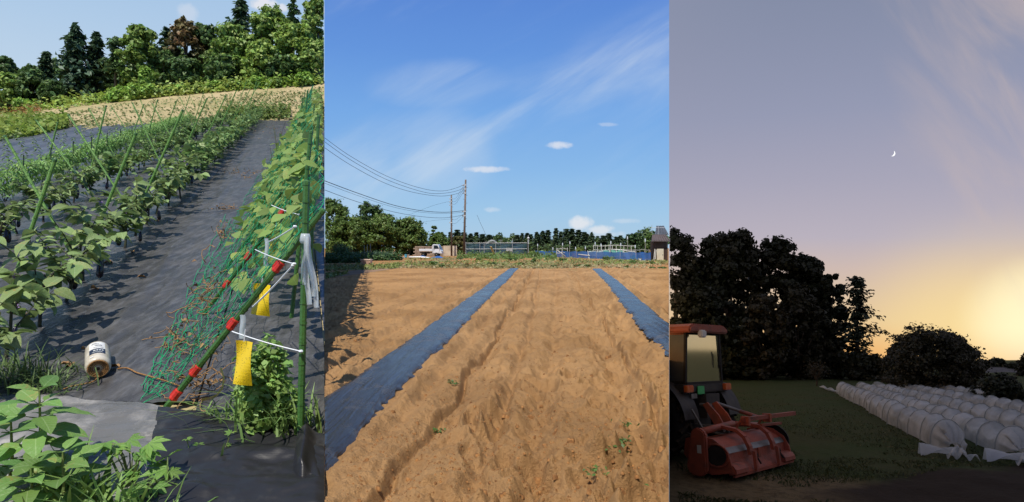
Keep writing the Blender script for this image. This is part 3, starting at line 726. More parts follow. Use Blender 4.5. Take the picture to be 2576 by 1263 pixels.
def vein_leaf_mat(name, c, vein, v=.25, trans=.3):
    m = bpy.data.materials.new(name); m.use_nodes = True; g = G(m.node_tree)
    co = g.n('ShaderNodeTexCoord').outputs['Object']; x, y, z = g.sep(co)
    ay = g.m('ABSOLUTE', y)
    mid_ = g.mr(ay, .0, .022, 1., 0.)
    side = g.m('ABSOLUTE', g.m('SUBTRACT', g.m('FRACT', g.m('MULTIPLY', g.m('SUBTRACT', x, g.m('MULTIPLY', ay, .9)), 8.)), .5))
    sv = g.mr(side, 0., .10, .55, 0.)
    col = g.mix(g.m('MAXIMUM', mid_, sv), c, vein)
    r = g.n('ShaderNodeObjectInfo').outputs['Random']
    old = g.m('MULTIPLY', g.mr(g.m('FRACT', g.m('MULTIPLY', r, 5.3)), .55, 1.0), g.mr(g.noise(co, 5., 4, .6), .50, .68))   # some leaves yellowed or scarred
    col = g.mix(g.m('MULTIPLY', old, .75), col, (.36, .30, .09, 1))
    hs = g.n('ShaderNodeHueSaturation'); g.put(hs.inputs['Color'], col); g.put(hs.inputs['Value'], g.mr(r, 0, 1, 1 - v, 1 + v, False)); g.put(hs.inputs['Hue'], g.mr(g.m('FRACT', g.m('MULTIPLY', r, 9.7)), 0, 1, .485, .512, False))
    b = g.n('ShaderNodeBsdfPrincipled'); g.put(b.inputs['Base Color'], hs.outputs[0]); b.inputs['Roughness'].default_value = .48; b.inputs['Specular IOR Level'].default_value = .4
    bn = g.n('ShaderNodeBump'); bn.inputs['Strength'].default_value = .4; bn.inputs['Distance'].default_value = .02
    g.put(bn.inputs['Height'], g.m('ADD', sv, g.noise(co, 9, 3))); g.t.links.new(bn.outputs[0], b.inputs['Normal'])
    t = g.n('ShaderNodeBsdfTranslucent'); g.put(t.inputs[0], hs.outputs[0])
    mx = g.n('ShaderNodeMixShader'); mx.inputs[0].default_value = trans; g.t.links.new(b.outputs[0], mx.inputs[1]); g.t.links.new(t.outputs[0], mx.inputs[2])
    o = g.n('ShaderNodeOutputMaterial'); g.t.links.new(mx.outputs[0], o.inputs[0]); return m
M_EGL = vein_leaf_mat('eggplant_leaf', (.23, .33, .11, 1), (.34, .44, .20, 1), .4)
M_EGF = leafmat('eggplant_foliage', (0.195, 0.299, 0.091), (0.234, 0.351, 0.117), .4, .3)
M_EGS = pmat('eggplant_stem', (.035, .030, .028), (.06, .07, .03), 8, .6, .3)
M_FRUIT = pmat('aubergine_skin', (.008, .005, .012), None, rough=.16, spec=.6)
M_FLOW = pmat('violet_petal', (.36, .22, .55), (.48, .34, .64), 30, .6, .2, trans=.3)
EGL = [leafmesh('leaf', .62, .14, .30, .03, 6, seed=i) for i in range(4)]
for me in EGL: me.materials.append(M_EGL)
fb = MB(); fb.lathe((0, 0, 0), (0, 0, -1), [(0, .012), (.02, .02), (.06, .028), (.12, .040), (.17, .043), (.21, .036), (.235, .012)], 10)
FRUIT = smooth(fb.mesh('fruit')); FRUIT.materials.append(M_FRUIT)
fl = MB()
for k in range(6):
    a = k * math.pi / 3; d = Vector((math.cos(a), math.sin(a), 0)); q = Vector((-d.y, d.x, 0))
    fl.add([(0, 0, 0), d * .5 + q * .28 + Vector((0, 0, .1)), d + Vector((0, 0, .05)), d * .5 - q * .28 + Vector((0, 0, .1))], [(0, 1, 2, 3)])
FLOW = fl.mesh('flower'); FLOW.materials.append(M_FLOW)
def eggplant(p, h, sp, label, group, r, detail):
    p = Vector(p); t = thing('eggplant_plant', label, 'plant', p, group); st = MB(); spots = []
    top = p + Vector((r.normal() * .06, r.normal() * .06, h * .55))
    st.tube([p, p.lerp(top, .5) + Vector((.02, 0, 0)), top], [.022, .018, .012], 6)
    nb = 6 if detail else 5
    for b in range(nb):
        a = b * 2 * math.pi / nb + r.uniform(-.5, .5); s = p.lerp(top, r.uniform(.35, 1))
        e = p + Vector((math.cos(a) * sp * r.uniform(.55, 1), math.sin(a) * sp * r.uniform(.55, 1), h * r.uniform(.62, 1.0)))
        mdl = s.lerp(e, .5) + Vector((0, 0, .05 * h)); st.tube([s, mdl, e], [.011, .008, .004], 4)
        for q in np.linspace(.15, 1., 15 if detail else 7):
            c = s.lerp(mdl, q * 2) if q < .5 else mdl.lerp(e, q * 2 - 1); spots.append((c, a))
    part('stem', st, M_EGS, t)
    if detail:
        for c, a in spots:
            if r.random() < .12: continue
            aa = a + r.normal() * 1.1; T = Vector((math.cos(aa), math.sin(aa), r.normal() * .35 - .05)); N = Vector((r.normal() * .45, r.normal() * .45, 1))
            me = EGL[int(r.integers(4))]; place(me, 'leaf', t, leafM(c, T, N, h * r.uniform(.13, .25)))
        for k in range(int(r.integers(1, 4))):
            a = r.uniform(0, 6.28); c = p + Vector((math.cos(a) * sp * .45, math.sin(a) * sp * .45, h * r.uniform(.32, .48)))
            M = Matrix.Translation(c) @ Matrix.Rotation(r.normal() * .15, 4, 'X') @ Matrix.Scale(h * r.uniform(.8, 1.1), 4); place(FRUIT, 'fruit', t, M)
        for k in range(2):
            c, a = spots[int(r.integers(len(spots)))]; place(FLOW, 'flower', t, leafM(c + Vector((0, 0, -.03)), (r.normal(), r.normal(), .1), (r.normal() * .5, -1, .3), .045))
    else:
        n = len(spots) * 4; Cn = np.array([list(spots[i % len(spots)][0]) for i in range(n)]) + r.normal(size=(n, 3)) * np.array([.11, .11, .09]) * h
        L = h * r.uniform(.14, .28, n); V, Q = leaves(Cn, r.normal(size=(n, 3)) * .55 + np.array([0, 0, 1.]), L, L * .6, r)
        part('foliage', mesh_np('foliage', V, Q), M_EGF, t, 'stuff')
        if p.y < 30:
            for k in range(2): place(FRUIT, 'fruit', t, Matrix.Translation(p + Vector((r.normal() * .2, -.15 + r.normal() * .1, h * .42))) @ Matrix.Scale(h * .95, 4))
r = np.random.default_rng(101)
i = 0; Y = 5.55
while Y < 47:
    w = -3.12 + r.normal() * .07; X = wl(w, Y)
    eggplant((X, Y, zl(Y) + .03), 1.0 * r.uniform(.85, 1.12), .55, '%s eggplant plant from the front in the row beside the black path' % ordn(i), 'eggplants beside the path', r, Y < 17.5)
    i += 1; Y += .74 + .014 * Y
i = 0; Y = 9.6
while Y < 45:
    w = -5.40 + r.normal() * .07; X = wl(w, Y)
    eggplant((X, Y, zl(Y) + .03), 0.88 * r.uniform(.85, 1.1), .46, '%s eggplant plant from the front in the farther row, before the peppers' % ordn(i), 'eggplants of the farther row', r, Y < 15)
    i += 1; Y += .86 + .014 * Y
M_PEP = leafmat('pepper_leaf', (0.195, 0.364, 0.085), (0.260, 0.442, 0.130), .35, .3)
r = np.random.default_rng(102); i = 0; Y = 13.6
while Y < 42:
    w = -7.35 + r.normal() * .06; X = wl(w, Y) - .012 * (Y - 14); p = np.array([X, Y, zl(Y) + .05]); h = .80 * r.uniform(.9, 1.12)
    t = thing('pepper_plant', '%s bushy pepper plant from the front of its low row' % ordn(i), 'plant', tuple(p), 'row of pepper plants')
    n = 620; d = unit(r.normal(size=(n, 3))); P = p + np.array([0, 0, h * .64]) + d * r.uniform(.3, 1, n)[:, None] ** .5 * np.array([.52, .52, h * .40]) * (1 + .25 * r.normal(size=(n, 1)))
    L = r.uniform(.08, .15, n); T = d + np.array([0, 0, -.9]) + r.normal(size=(n, 3)) * .4
    V, Q = leaves(P, d + np.array([0, 0, .7]) + r.normal(size=(n, 3)) * .4, L, L * .38, r, T=T); part('foliage', mesh_np('foliage', V, Q), M_PEP, t, 'stuff')
    st = MB()
    for k in range(6): st.tube([p + np.array([r.normal() * .02, r.normal() * .02, -.05]), p + np.array([r.normal() * .2, r.normal() * .2, h * .6])], [.012, .006], 4)
    part('stem', st, M_EGS, t)
    i += 1; Y += 1.02 + .02 * Y
# short dark pegs along the pepper row
M_PEG = pmat('dark_peg', (.03, .05, .03), None, rough=.5)
for k, Y in enumerate(np.linspace(13.9, 30, 10)):
    X = wl(-7.2, Y) - .012 * (Y - 14); mb = MB(); mb.tube([(X, Y, zl(Y)), (X + .02, Y, zl(Y) + 1.12)], .016, 5)
    obj('support_peg', mb, M_PEG, 'thin dark support peg rising from the pepper row, %s from the front' % ordn(k), 'garden peg', 'pegs in the pepper row')
# seedlings
M_SEED = leafmat('seedling_leaf', (.16, .25, .09), (.22, .30, .12), .3, .3)
SEED = []
for k in range(3):
    rr = np.random.default_rng(k); a = np.arange(9) * 2.4; d = np.stack([np.cos(a), np.sin(a), 0 * a], 1); z = np.linspace(.04, .36, 9)
    V, Q = leaves(d * .09 + np.stack([0 * z, 0 * z, z], 1), d * .4 + np.array([0, 0, 1.]) + rr.normal(size=(9, 3)) * .2, .2, .09, rr, T=d + np.array([0, 0, .3]))
    me = mesh_np('seedling', V, Q); me.materials.append(M_SEED); SEED.append(me)
r = np.random.default_rng(103)
for b in range(6):
    wc = -8.3 - b * 1.75 - .81; k = 0
    for Y in np.arange(16 + b * .8, 41, 1.35):
        X = wl(wc, Y)
        if CX + F * X / Y < -20 or Y > float(Yend(X, Y)) - .6: continue
        o = bpy.data.objects.new('seedling', SEED[int(r.integers(3))]); C.objects.link(o)
        o.location = (X + r.normal() * .05, Y, zl(Y) + .10); o.rotation_euler = (0, 0, r.uniform(0, 6)); s = r.uniform(.75, 1.15); o.scale = (s, s, s)
        o['label'] = '%s pale seedling along the %s film bed left of the peppers' % (ordn(k), ordn(b)); o['category'] = 'seedling'; o['group'] = 'seedlings on the film beds'; k += 1

# ---- green stakes crossing over the eggplants
M_STAKE = pmat('green_stake', (.17, .33, .065), (.12, .26, .05), 6, .38, .45, .25, 40)
M_STAKED = pmat('dark_green_stake', (.045, .125, .028), (.06, .16, .035), 6, .35, .45, .25, 40)
def stake(x0, y0, x1, y1, label, rad=.026, ext=.06, dY=0., m=None, group='green stakes over the eggplants', Y=None, name='garden_stake', cat='stake'):
    ex, ey = x0 + (x0 - x1) * ext, y0 + (y0 - y1) * ext
    a = gl(ex, ey) if Y is None else at(ex, ey, Y); b = at(x1, y1, a.y + dY)
    mb = MB(); mb.tube([a, a.lerp(b, .985), b], [rad, rad * .92, rad * .7], 8)
    n = int((b - a).length / .16)                       # growth-ring nubs of the coated stake
    for k in range(1, n):
        c = a.lerp(b, k / n); mb.tube([c - (b - a).normalized() * .008, c + (b - a).normalized() * .008], rad * 1.13, 8, False)
    t = thing(name, label, cat, a, group); part('shaft', mb, m or M_STAKE, t, sm=False)
    cp = MB(); d = (b - a).normalized(); cp.lathe(b - d * .03, d, [(0, rad * 1.05), (.03, rad * 1.02), (.045, rad * .5)], 8); part('cap', cp, M_STAKED, t)
    return t, a, b
RL = [(17, 758, 139, 401), (230, 613, 342, 336), (342, 542, 460, 277), (447, 416, 521, 247), (501, 379, 568, 242), (538, 355, 595, 227), (575, 325, 629, 225), (596, 315, 653, 206), (640, 300, 683, 203)]
for k, s in enumerate(RL): stake(*s, 'green stake leaning right over the path-side eggplants, %s from the front' % ordn(k), rad=.026 if k < 6 else .022)
RB = [(118, 416, 145, 308), (230, 420, 267, 266), (332, 342, 362, 262), (372, 338, 396, 252), (415, 330, 446, 250), (455, 305, 478, 240), (490, 300, 512, 235), (590, 290, 620, 206), (622, 285, 645, 205)]
for k, s in enumerate(RB): stake(*s, 'thin green stake leaning right behind the eggplant rows, %s from the left' % ordn(k), rad=.024, ext=.35)
LB = [(165, 612, 12, 342), (230, 490, 91, 303), (308, 500, 172, 289), (288, 392, 223, 272), (321, 332, 279, 265), (406, 416, 333, 259), (447, 375, 382, 260), (374, 300, 352, 250), (450, 284, 426, 245), (484, 308, 452, 245), (500, 292, 480, 245), (562, 291, 531, 233), (590, 285, 566, 236), (618, 280, 596, 229)]
for k, s in enumerate(LB): stake(*s, 'green stake leaning left across the eggplant rows, %s from the left' % ordn(k), rad=.024, ext=.12)

# ---- netted bean trellis
M_CLIP = pmat('red_clip', (.62, .035, .02), (.5, .03, .02), 9, .35, .5)
M_NET = pmat('green_net', (.02, .34, .14), None, rough=.5, spec=.3)
M_STR = pmat('white_string', (.75, .78, .80), None, rough=.5)
M_TAPE = pmat('clear_tape', (.70, .76, .78), (.55, .62, .64), 6, .25, .5, trans=.35, alpha=.8)
trell = []
def post(x0, y0, x1, y1, label, rad, ext=.0, m=None, clips=(), Y=None, dY=0.):
    t, a, b = stake(x0, y0, x1, y1, label, rad, ext, dY, m or M_STAKED, 'poles of the bean trellis', Y, 'trellis_pole', 'pole')
    for (cx, cy) in clips:
        f = max(0, min(1, (y0 - cy) / (y0 - y1))); c = Vector(at(cx, cy, a.y + dY * f)); c = a + (b - a) * ((c - a).dot(b - a) / (b - a).length_squared)
        d = (b - a).normalized(); cm = MB(); cm.lathe(c - d * .055, d, [(0, rad * 1.18), (.012, rad * 1.34), (.03, rad * 1.2), (.08, rad * 1.2), (.098, rad * 1.34), (.11, rad * 1.18)], 10)
        side = d.cross(Vector((0, 1, 0))).normalized(); cm.box(c + side * rad * 1.25, (rad * .5, rad * .6, .07), d.to_track_quat('Z', 'Y').to_matrix())
        part('clip', cm, M_CLIP, t, label='red plastic net clip')
    trell.append((a, b)); return t, a, b
post(418, 1025, 813, 529, 'thick green trellis pole slanting from the bottom, nearest of all, with four red clips', .030, clips=[(440, 990), (490, 930), (582, 812), (697, 668)])
post(508, 795, 808, 408, 'second slanting green trellis pole with three red clips', .027, clips=[(573, 716), (625, 645), (708, 535)])
post(563, 684, 790, 372, 'third slanting green trellis pole with two red clips', .026, clips=[(593, 643), (757, 418)])
post(604, 590, 786, 318, 'fourth slanting green trellis pole with one low red clip', .026, clips=[(612, 574)])
post(632, 530, 784, 284, 'fifth slanting green trellis pole with a red clip high up', .026, clips=[(741, 352)])
for k, (x0, y0, x1, y1) in enumerate([(655, 478, 783, 262), (674, 440, 782, 246), (690, 408, 784, 234), (703, 382, 785, 226), (714, 360, 787, 220), (723, 342, 788, 215)]):
    post(x0, y0, x1, y1, 'slanting pole far along the bean trellis, %s beyond the clipped ones' % ordn(k), .024, clips=[(x0 + (x1 - x0) * .62, y0 + (y1 - y0) * .62)] if k in (2, 4) else ())
post(755, 1118, 771, 457, 'upright thick green post at the near end of the bean trellis', .030)
post(733, 800, 783, 330, 'tall upright post just behind the near trellis post', .028)
post(779, 700, 802, 291, 'upright green post close to the right edge of the trellis', .026)
post(752, 480, 774, 228, 'upright trellis post with its top above the far field edge', .024)
post(742, 430, 762, 246, 'shorter upright trellis post left of the tall far ones', .024)
post(757, 440, 779, 236, 'thin upright trellis post beside the one topping the far field', .02)
post(768, 470, 791, 262, 'thin upright trellis post near the plot edge, far along', .02)
post(748, 380, 768, 226, 'slim far trellis post behind the shorter upright', .02)
post(774, 540, 797, 316, 'upright trellis post just right of the tall one behind the near post', .022)
post(762, 400, 784, 222, 'far upright trellis post at the end of the net', .022)
# net from ground line to ridge
TL = np.array([[*a, *b] for a, b in trell[:11]])
def net_pt(s, t):
    k = s * (len(TL) - 1); i = min(int(k), len(TL) - 2); f = k - i
    a = TL[i] * (1 - f) + TL[i + 1] * f; lo, hi = a[:3], a[3:]
    lo2 = lo + np.array([-.08, 0, .0]) ; 
    p = (lo2 * (1 - t) + hi * t) if t > .06 else lo + np.array([-.18 * (1 - t / .06) - .08, 0, 0])
    sag = -.05 * math.sin(math.pi * f) * math.sin(math.pi * min(1, max(0, t)))
    return p + np.array([0, -.035, sag + .02])
nt_ = MB(); NA, NT_ = 105, 14
G0 = [[net_pt(min(1, (s / NA) ** 1.25), t / NT_) for t in range(NT_ + 1)] for s in range(NA + 1)]
jj = np.random.default_rng(5)
for s in range(NA + 1):
    for t in range(NT_ + 1):
        G0[s][t] = G0[s][t] + jj.normal(size=3) * np.array([.018, .02, .018])
for s in range(NA + 1):
    if s % 1 == 0: nt_.tube(G0[s], .0034, 3, False)
for t in range(NT_ + 1): nt_.tube([G0[s][t] for s in range(NA + 1)], .0034, 3, False)
tn = thing('trellis_net', 'green nylon net stretched over the slanting trellis poles', 'netting', tuple(TL[0][:3])); part('mesh_strings', nt_, M_NET, tn, 'stuff')
# trailing skirt of net lying on the fabric
sk = MB(); jj = np.random.default_rng(6)
for s in range(0, 40, 2):
    p = np.array(gl(400 + s * 5.2, 1010 - s * 11)); q = np.array(gl(356 + s * 5.5, 985 - s * 11.4)); path = []
    for k in range(6): path.append(p + (q - p) * k / 5 + jj.normal(size=3) * .02 + np.array([0, 0, .04]))
    sk.tube(path, .0045, 3, False)
for k in range(4):
    sk.tube([np.array(gl(400 + s * 5.2 + (-44 + s * .3) * k / 3, 1010 - s * 11 + (-25 - s * .4) * k / 3)) + np.array([0, 0, .045]) + jj.normal(size=3) * .015 for s in range(40)], .0045, 3, False)
part('skirt_strings', sk, M_NET, tn, 'stuff')
# bean plants
M_BEAN = vein_leaf_mat('bean_leaf', (.24, .36, .085, 1), (.33, .44, .14, 1), .32, .38)
BEAN = [leafmesh('leaf', .80, .10, .22, .03, 5, seed=10 + i) for i in range(3)]
for me in BEAN: me.materials.append(M_BEAN)
M_VINE = pmat('vine_stem', (.12, .18, .05), (.16, .14, .07), 9, .6, .2)
r = np.random.default_rng(104)
bs_ = [(700, 620, 'first', 26), (712, 520, 'second', 34), (716, 450, 'third', 34), (728, 395, 'fourth', 30), (740, 350, 'fifth', 26), (790, 660, 'one right of the near post', 20)]
for (bx_, by_, od, nl) in bs_:
    p = gl(bx_, by_); sc_ = 1.0
    lab = '%s leafy bean plant climbing the net from the near end' % od if 'one' not in od else 'bean plant with broad leaves right of the near trellis post'
    t = thing('bean_plant', lab, 'plant', p, 'bean plants on the trellis'); vm = MB()
    hgt = (by_ - 300) / F * p.y * .92
    for k in range(4 if 'one' not in od else 1):
        e = p + Vector((r.normal() * .2 + .15, r.normal() * .2, hgt * r.uniform(.7, 1))); e.x = min(e.x, AL * e.y - .06); vm.tube([p, p.lerp(e, .5) + Vector((-abs(r.normal()) * .06, 0, 0)), e], [.01, .008, .004], 4)
    part('stem', vm, M_VINE, t)
    k0 = {'first': (.02, .16), 'second': (.10, .26), 'third': (.18, .36), 'fourth': (.28, .5), 'fifth': (.4, .65)}.get(od)
    for cnt in range(int(nl * 2.7)):
        if k0:
            tt_ = r.uniform(.12, .98) if od != 'first' else r.uniform(.45, .98)
            c = Vector(net_pt(r.uniform(*k0), tt_)) + Vector((r.uniform(-.06, .36), r.normal() * .2 + .06, r.normal() * .1))
        else: c = p + Vector((r.normal() * .12 - .1, r.normal() * .3, hgt * r.uniform(.1, 1.0)))
        s = r.uniform(.13, .29); a = r.uniform(0, 6.28); T = Vector((math.cos(a) - .3, math.sin(a) - .4, -.45 + r.normal() * .3))
        if c.x + s > AL * (c.y - s) - .01: c.x = AL * (c.y - s) - s - .01 - abs(r.normal()) * .1
        place(BEAN[int(r.integers(3))], 'leaf', t, leafM(c, T, (r.normal() * .4 - .3, -.6 + r.normal() * .4, 1), s))
# filler foliage deeper along the trellis
r = np.random.default_rng(105); sets = []
t = thing('bean_foliage', 'mass of bean leaves along the far half of the trellis', 'plant', gl(735, 360), 'bean plants on the trellis')
n = 2600; s = r.uniform(.25, 1, n); tt = r.uniform(.1, .97, n); P = np.array([net_pt(a, b) for a, b in zip(s, tt)]) + np.stack([r.uniform(.0, .45, n), r.normal(size=n) * .3, -r.uniform(0, .4, n)], 1)
L = r.uniform(.12, .3, n); V, Q = leaves(P, r.normal(size=(n, 3)) * .6 + np.array([-.3, -.5, 1.]), L, L * .7, r, keep=keepL)
part('foliage', mesh_np('foliage', V, Q), leafmat('bean_foliage', (.20, .32, .07), (.25, .37, .11), .35, .35), t, 'stuff')

# ---- sticky traps, ties, strings
def trap_mat():
    m = bpy.data.materials.new('yellow_sticky_card'); m.use_nodes = True; g = G(m.node_tree)
    co = g.n('ShaderNodeTexCoord').outputs['Object']; v = g.n('ShaderNodeTexVoronoi'); g.put(v.inputs['Vector'], co); v.inputs['Scale'].default_value = 75
    k = g.m('MULTIPLY', g.m('LESS_THAN', v.outputs[0], .26), g.mr(g.noise(co, 14, 2), .4, .6))
    b = g.n('ShaderNodeBsdfPrincipled'); g.put(b.inputs['Base Color'], g.mix(k, (.80, .56, .01, 1), (.06, .05, .02, 1))); b.inputs['Roughness'].default_value = .3
    o = g.n('ShaderNodeOutputMaterial'); g.t.links.new(b.outputs[0], o.inputs[0]); return m
M_TRAP = trap_mat()
def trap(x0, y0, x1, y1, Y, label, tw=.0):
    a, b, c, d = at(x0, y0, Y), at(x1, y0 + 6, Y - .03), at(x1 - 3, y1, Y), at(x0 - 4, y1 - 8, Y + .03); mb = MB()
    mb.sheet(lambda u, v: a.lerp(b, u).lerp(d.lerp(c, u), v) + Vector((0, .025 * math.sin(u * 3 + v * 4), 0)), 8, 14)
    n = len(mb.v); Vb = [(p[0], p[1] + .004, p[2]) for p in mb.v]; Fb = [tuple(reversed(f)) for f in mb.f]; mb.add(Vb, Fb)
    t = thing('sticky_trap', label, 'insect trap', c, 'yellow sticky traps'); part('card', mb, M_TRAP, t)
    w = MB(); m_ = a.lerp(b, .5); w.tube([m_, m_ + Vector((.01, 0, .10))], .004, 4); part('wire', w, M_STR, t)
trap(593, 856, 635, 972, 4.80, 'long yellow sticky card hanging low beside the green weed bush')
trap(637, 712, 680, 797, 6.2, 'yellow sticky card hanging behind the slanting pole, above the weed bush')
trap(682, 578, 703, 637, 7.6, 'small yellow sticky card high among the bean leaves')
mb = MB(); pts = [(555, 925), (563, 950), (560, 975), (545, 995), (525, 1003), (507, 1006)]
def bent(u, v):
    k = u * (len(pts) - 1); i = min(int(k), len(pts) - 2); f = k - i; x = pts[i][0] * (1 - f) + pts[i + 1][0] * f; y = pts[i][1] * (1 - f) + pts[i + 1][1] * f
    return at(x + (v - .5) * 6 * (1 - u), y + (v - .5) * 8 * u, 5.35 + (v - .5) * .12)
mb.sheet(bent, 16, 4); obj('sticky_trap', mb, M_TRAP, 'curled yellow sticky strip at the foot of the slanting pole', 'insect trap', 'yellow sticky traps', sm=True)
def string(x0, y0, Y0, x1, y1, Y1, label, rad=.006, sag=.01, m=None):
    a, b = at(x0, y0, Y0), at(x1, y1, Y1); mb = MB(); mb.tube([a.lerp(b, k / 8) - Vector((0, 0, sag * math.sin(math.pi * k / 8))) for k in range(9)], rad, 5)
    mb.lathe(b - Vector((0, 0, .012)), (0, 0, 1), [(0, .012), (.012, .02), (.024, .012)], 6)
    obj('tie_string', mb, m or M_STR, label, 'string', 'white strings on the trellis')
string(584, 834, 5.05, 757, 884, 4.9, 'white string from the lowest red clips to the near upright post')
string(636, 772, 5.3, 737, 668, 5.0, 'pale band running up from the weed bush to the near post', .008)
string(642, 628, 6.3, 740, 664, 5.0, 'white string across the slanting poles at mid height', .005)
string(683, 516, 7.4, 752, 540, 7.0, 'short white string high between the slanting poles', .005)
string(668, 612, 6.6, 742, 570, 5.2, 'pale blue band behind the near post, slanting up', .007)
mb = MB(); r = np.random.default_rng(9)
knot = at(768, 600, 4.92); mb.lathe(knot - Vector((0, 0, .04)), (0, 0, 1), [(0, .034), (.02, .046), (.05, .042), (.08, .034)], 10)
for k, (dx, ln, w_) in enumerate([(-4, 120, 9), (6, 170, 13), (16, 150, 10), (24, 178, 12)]):
    def st_(u, v, dx=dx, ln=ln, w_=w_, k=k): return at(min(768 + dx * (.3 + u * .9) + (v - .5) * w_ + 3 * math.sin(u * 7 + k), 814), 596 + ln * u, 4.90 - .03 * math.sin(v * 3 + u * 4) - .01 * k)
    mb.sheet(st_, 14, 4)
obj('plastic_tie', mb, M_TAPE, 'clear plastic ribbon knotted round the near post with long hanging tails', 'plastic ribbon', sm=True)
mb = MB(); mb.sheet(lambda u, v: at(610 + (v - .5) * 14 + 2 * math.sin(u * 6), 792 + 60 * u, 5.15 - .02 * math.sin(v * 3)), 8, 4)
obj('plastic_tie', mb, M_TAPE, 'small clear ribbon above the low yellow sticky card', 'plastic ribbon', sm=True)
mb = MB(); mb.sheet(lambda u, v: at(670 + (v - .5) * 10 + 2 * math.sin(u * 6), 600 + 70 * u, 6.1 - .02 * math.sin(v * 3)), 8, 4)
obj('plastic_tie', mb, M_TAPE, 'white ribbon dangling from the strings at mid height', 'plastic ribbon', sm=True)

# ---- twine roll
M_TWINE = pmat('jute_twine', (.36, .20, .085), (.25, .135, .055), 40, .9, .1, .5, 60, stretch=(1, 1, 1))
def wrap_mat():
    m = bpy.data.materials.new('roll_wrapper'); m.use_nodes = True; g = G(m.node_tree)
    co = g.n('ShaderNodeTexCoord').outputs['Object']; x, y, z = g.sep(co)
    col = g.mix(g.mr(g.noise(co, 9, 5), .35, .65), (.62, .57, .46, 1), (.48, .42, .32, 1))
    b = g.n('ShaderNodeBsdfPrincipled'); g.put(b.inputs['Base Color'], col); b.inputs['Roughness'].default_value = .3; b.inputs['Specular IOR Level'].default_value = .5
    o = g.n('ShaderNodeOutputMaterial'); g.t.links.new(b.outputs[0], o.inputs[0]); return m
rt = thing('twine_roll', 'roll of brown twine in a cream wrapper lying on the black fabric', 'twine roll')
R_, Lr = .112, .52; mb = MB(); mb.lathe((0, 0, R_), (0, 1, 0), [(0, R_ * .80), (.015, R_ * .93), (.05, R_), (Lr - .05, R_), (Lr - .012, R_ * .93), (Lr, R_ * .8)], 28)
part('wrapper', mb, wrap_mat(), rt, world=False, sm=True)
mb = MB()
for k in range(6): mb.lathe((0, -.004 + .004 * k, R_), (0, -1, 0), [(0, R_ * (.84 - k * .12)), (.012, R_ * (.80 - k * .12)), (.012, R_ * (.74 - k * .12)), (.0, R_ * (.72 - k * .12))], 24, False)
mb.lathe((0, .012, R_), (0, -1, 0), [(0, R_ * .86), (.006, R_ * .86)], 24)
part('twine_end', mb, M_TWINE, rt, world=False)
mb = MB(); mb.lathe((0, -.022, R_), (0, 1, 0), [(0, .016), (.02, .016)], 10); part('core_shade_plug', mb, pmat('painted_hole_shade', (.01, .008, .006), None, rough=.9), rt, world=False)  # solid black plug; the shade inside the open core is painted
def lab_arc(y0, y1, a0, a1, m, nm, off=.0015):
    mb = MB(); mb.sheet(lambda u, v: Vector(((R_ + off) * math.sin(a0 + (a1 - a0) * u), y0 + (y1 - y0) * v, R_ + (R_ + off) * math.cos(a0 + (a1 - a0) * u))), 14, 2); part(nm, mb, m, rt, world=False, sm=True)
M_LABW = pmat('label_white', (.72, .72, .68), None, rough=.35); M_LABD = pmat('label_navy', (.02, .03, .06), None, rough=.35); M_LABT = pmat('label_print', (.50, .52, .50), None, rough=.4)
lab_arc(.27, .46, -.55, .75, M_LABW, 'label'); lab_arc(.14, .27, -.55, .75, M_LABD, 'label')
for k, (y0, a0, a1) in enumerate([(.42, -.3, .1), (.395, -.35, .25), (.36, -.1, .5), (.34, -.05, .5), (.30, -.2, .6)]): lab_arc(y0, y0 + .008, a0, a1, M_LABD, 'print_line', .0028)
for k, (y0, h_, a0, a1) in enumerate([(.205, .03, -.2, -.02), (.205, .03, .04, .18), (.205, .03, .24, .38), (.205, .03, .44, .6), (.165, .010, -.3, .5)]): lab_arc(y0, y0 + h_, a0, a1, M_LABT, 'print_mark', .0028)
lab_arc(.045, .075, -.5, -.2, M_LABW, 'price_sticker', .003)
pr = gl(252, 957); rt.matrix_world = Matrix.Translation(Vector((pr.x, pr.y, pr.z + .02))) @ Matrix.Rotation(math.atan(SLL), 4, 'X') @ Matrix.Rotation(.60, 4, 'Z')
def ground_line(name, ptsD, rad, m, label, cat, h=.03, jit=0., rr=None):
    mb = MB(); P = []
    for (x, y) in ptsD:
        q = gl(x, y); q.z += h
        if jit: q += Vector(rr.normal(size=3) * jit)
        P.append(q)
    Pn = []
    for a, b, c, d in zip([P[0]] + P[:-2], P[:-1], P[1:], P[2:] + [P[-1]]):
        for k in range(4):
            t = k / 4; Pn.append(.5 * ((2 * b) + (c - a) * t + (2 * a - 5 * b + 4 * c - d) * t * t + (3 * b - a - 3 * c + d) * t ** 3))
    mb.tube(Pn + [P[-1]], rad, 5); return obj(name, mb, m, label, cat, sm=True)
ground_line('twine', [(252, 948), (248, 960), (235, 972), (215, 978), (180, 985), (160, 992)], .008, M_TWINE, 'loose brown twine end trailing left from the roll', 'twine', .05)
ground_line('twine', [(296, 940), (320, 938), (345, 950), (380, 960), (420, 972), (455, 985)], .009, M_TWINE, 'brown twine running right from the roll into the net', 'twine', .05)
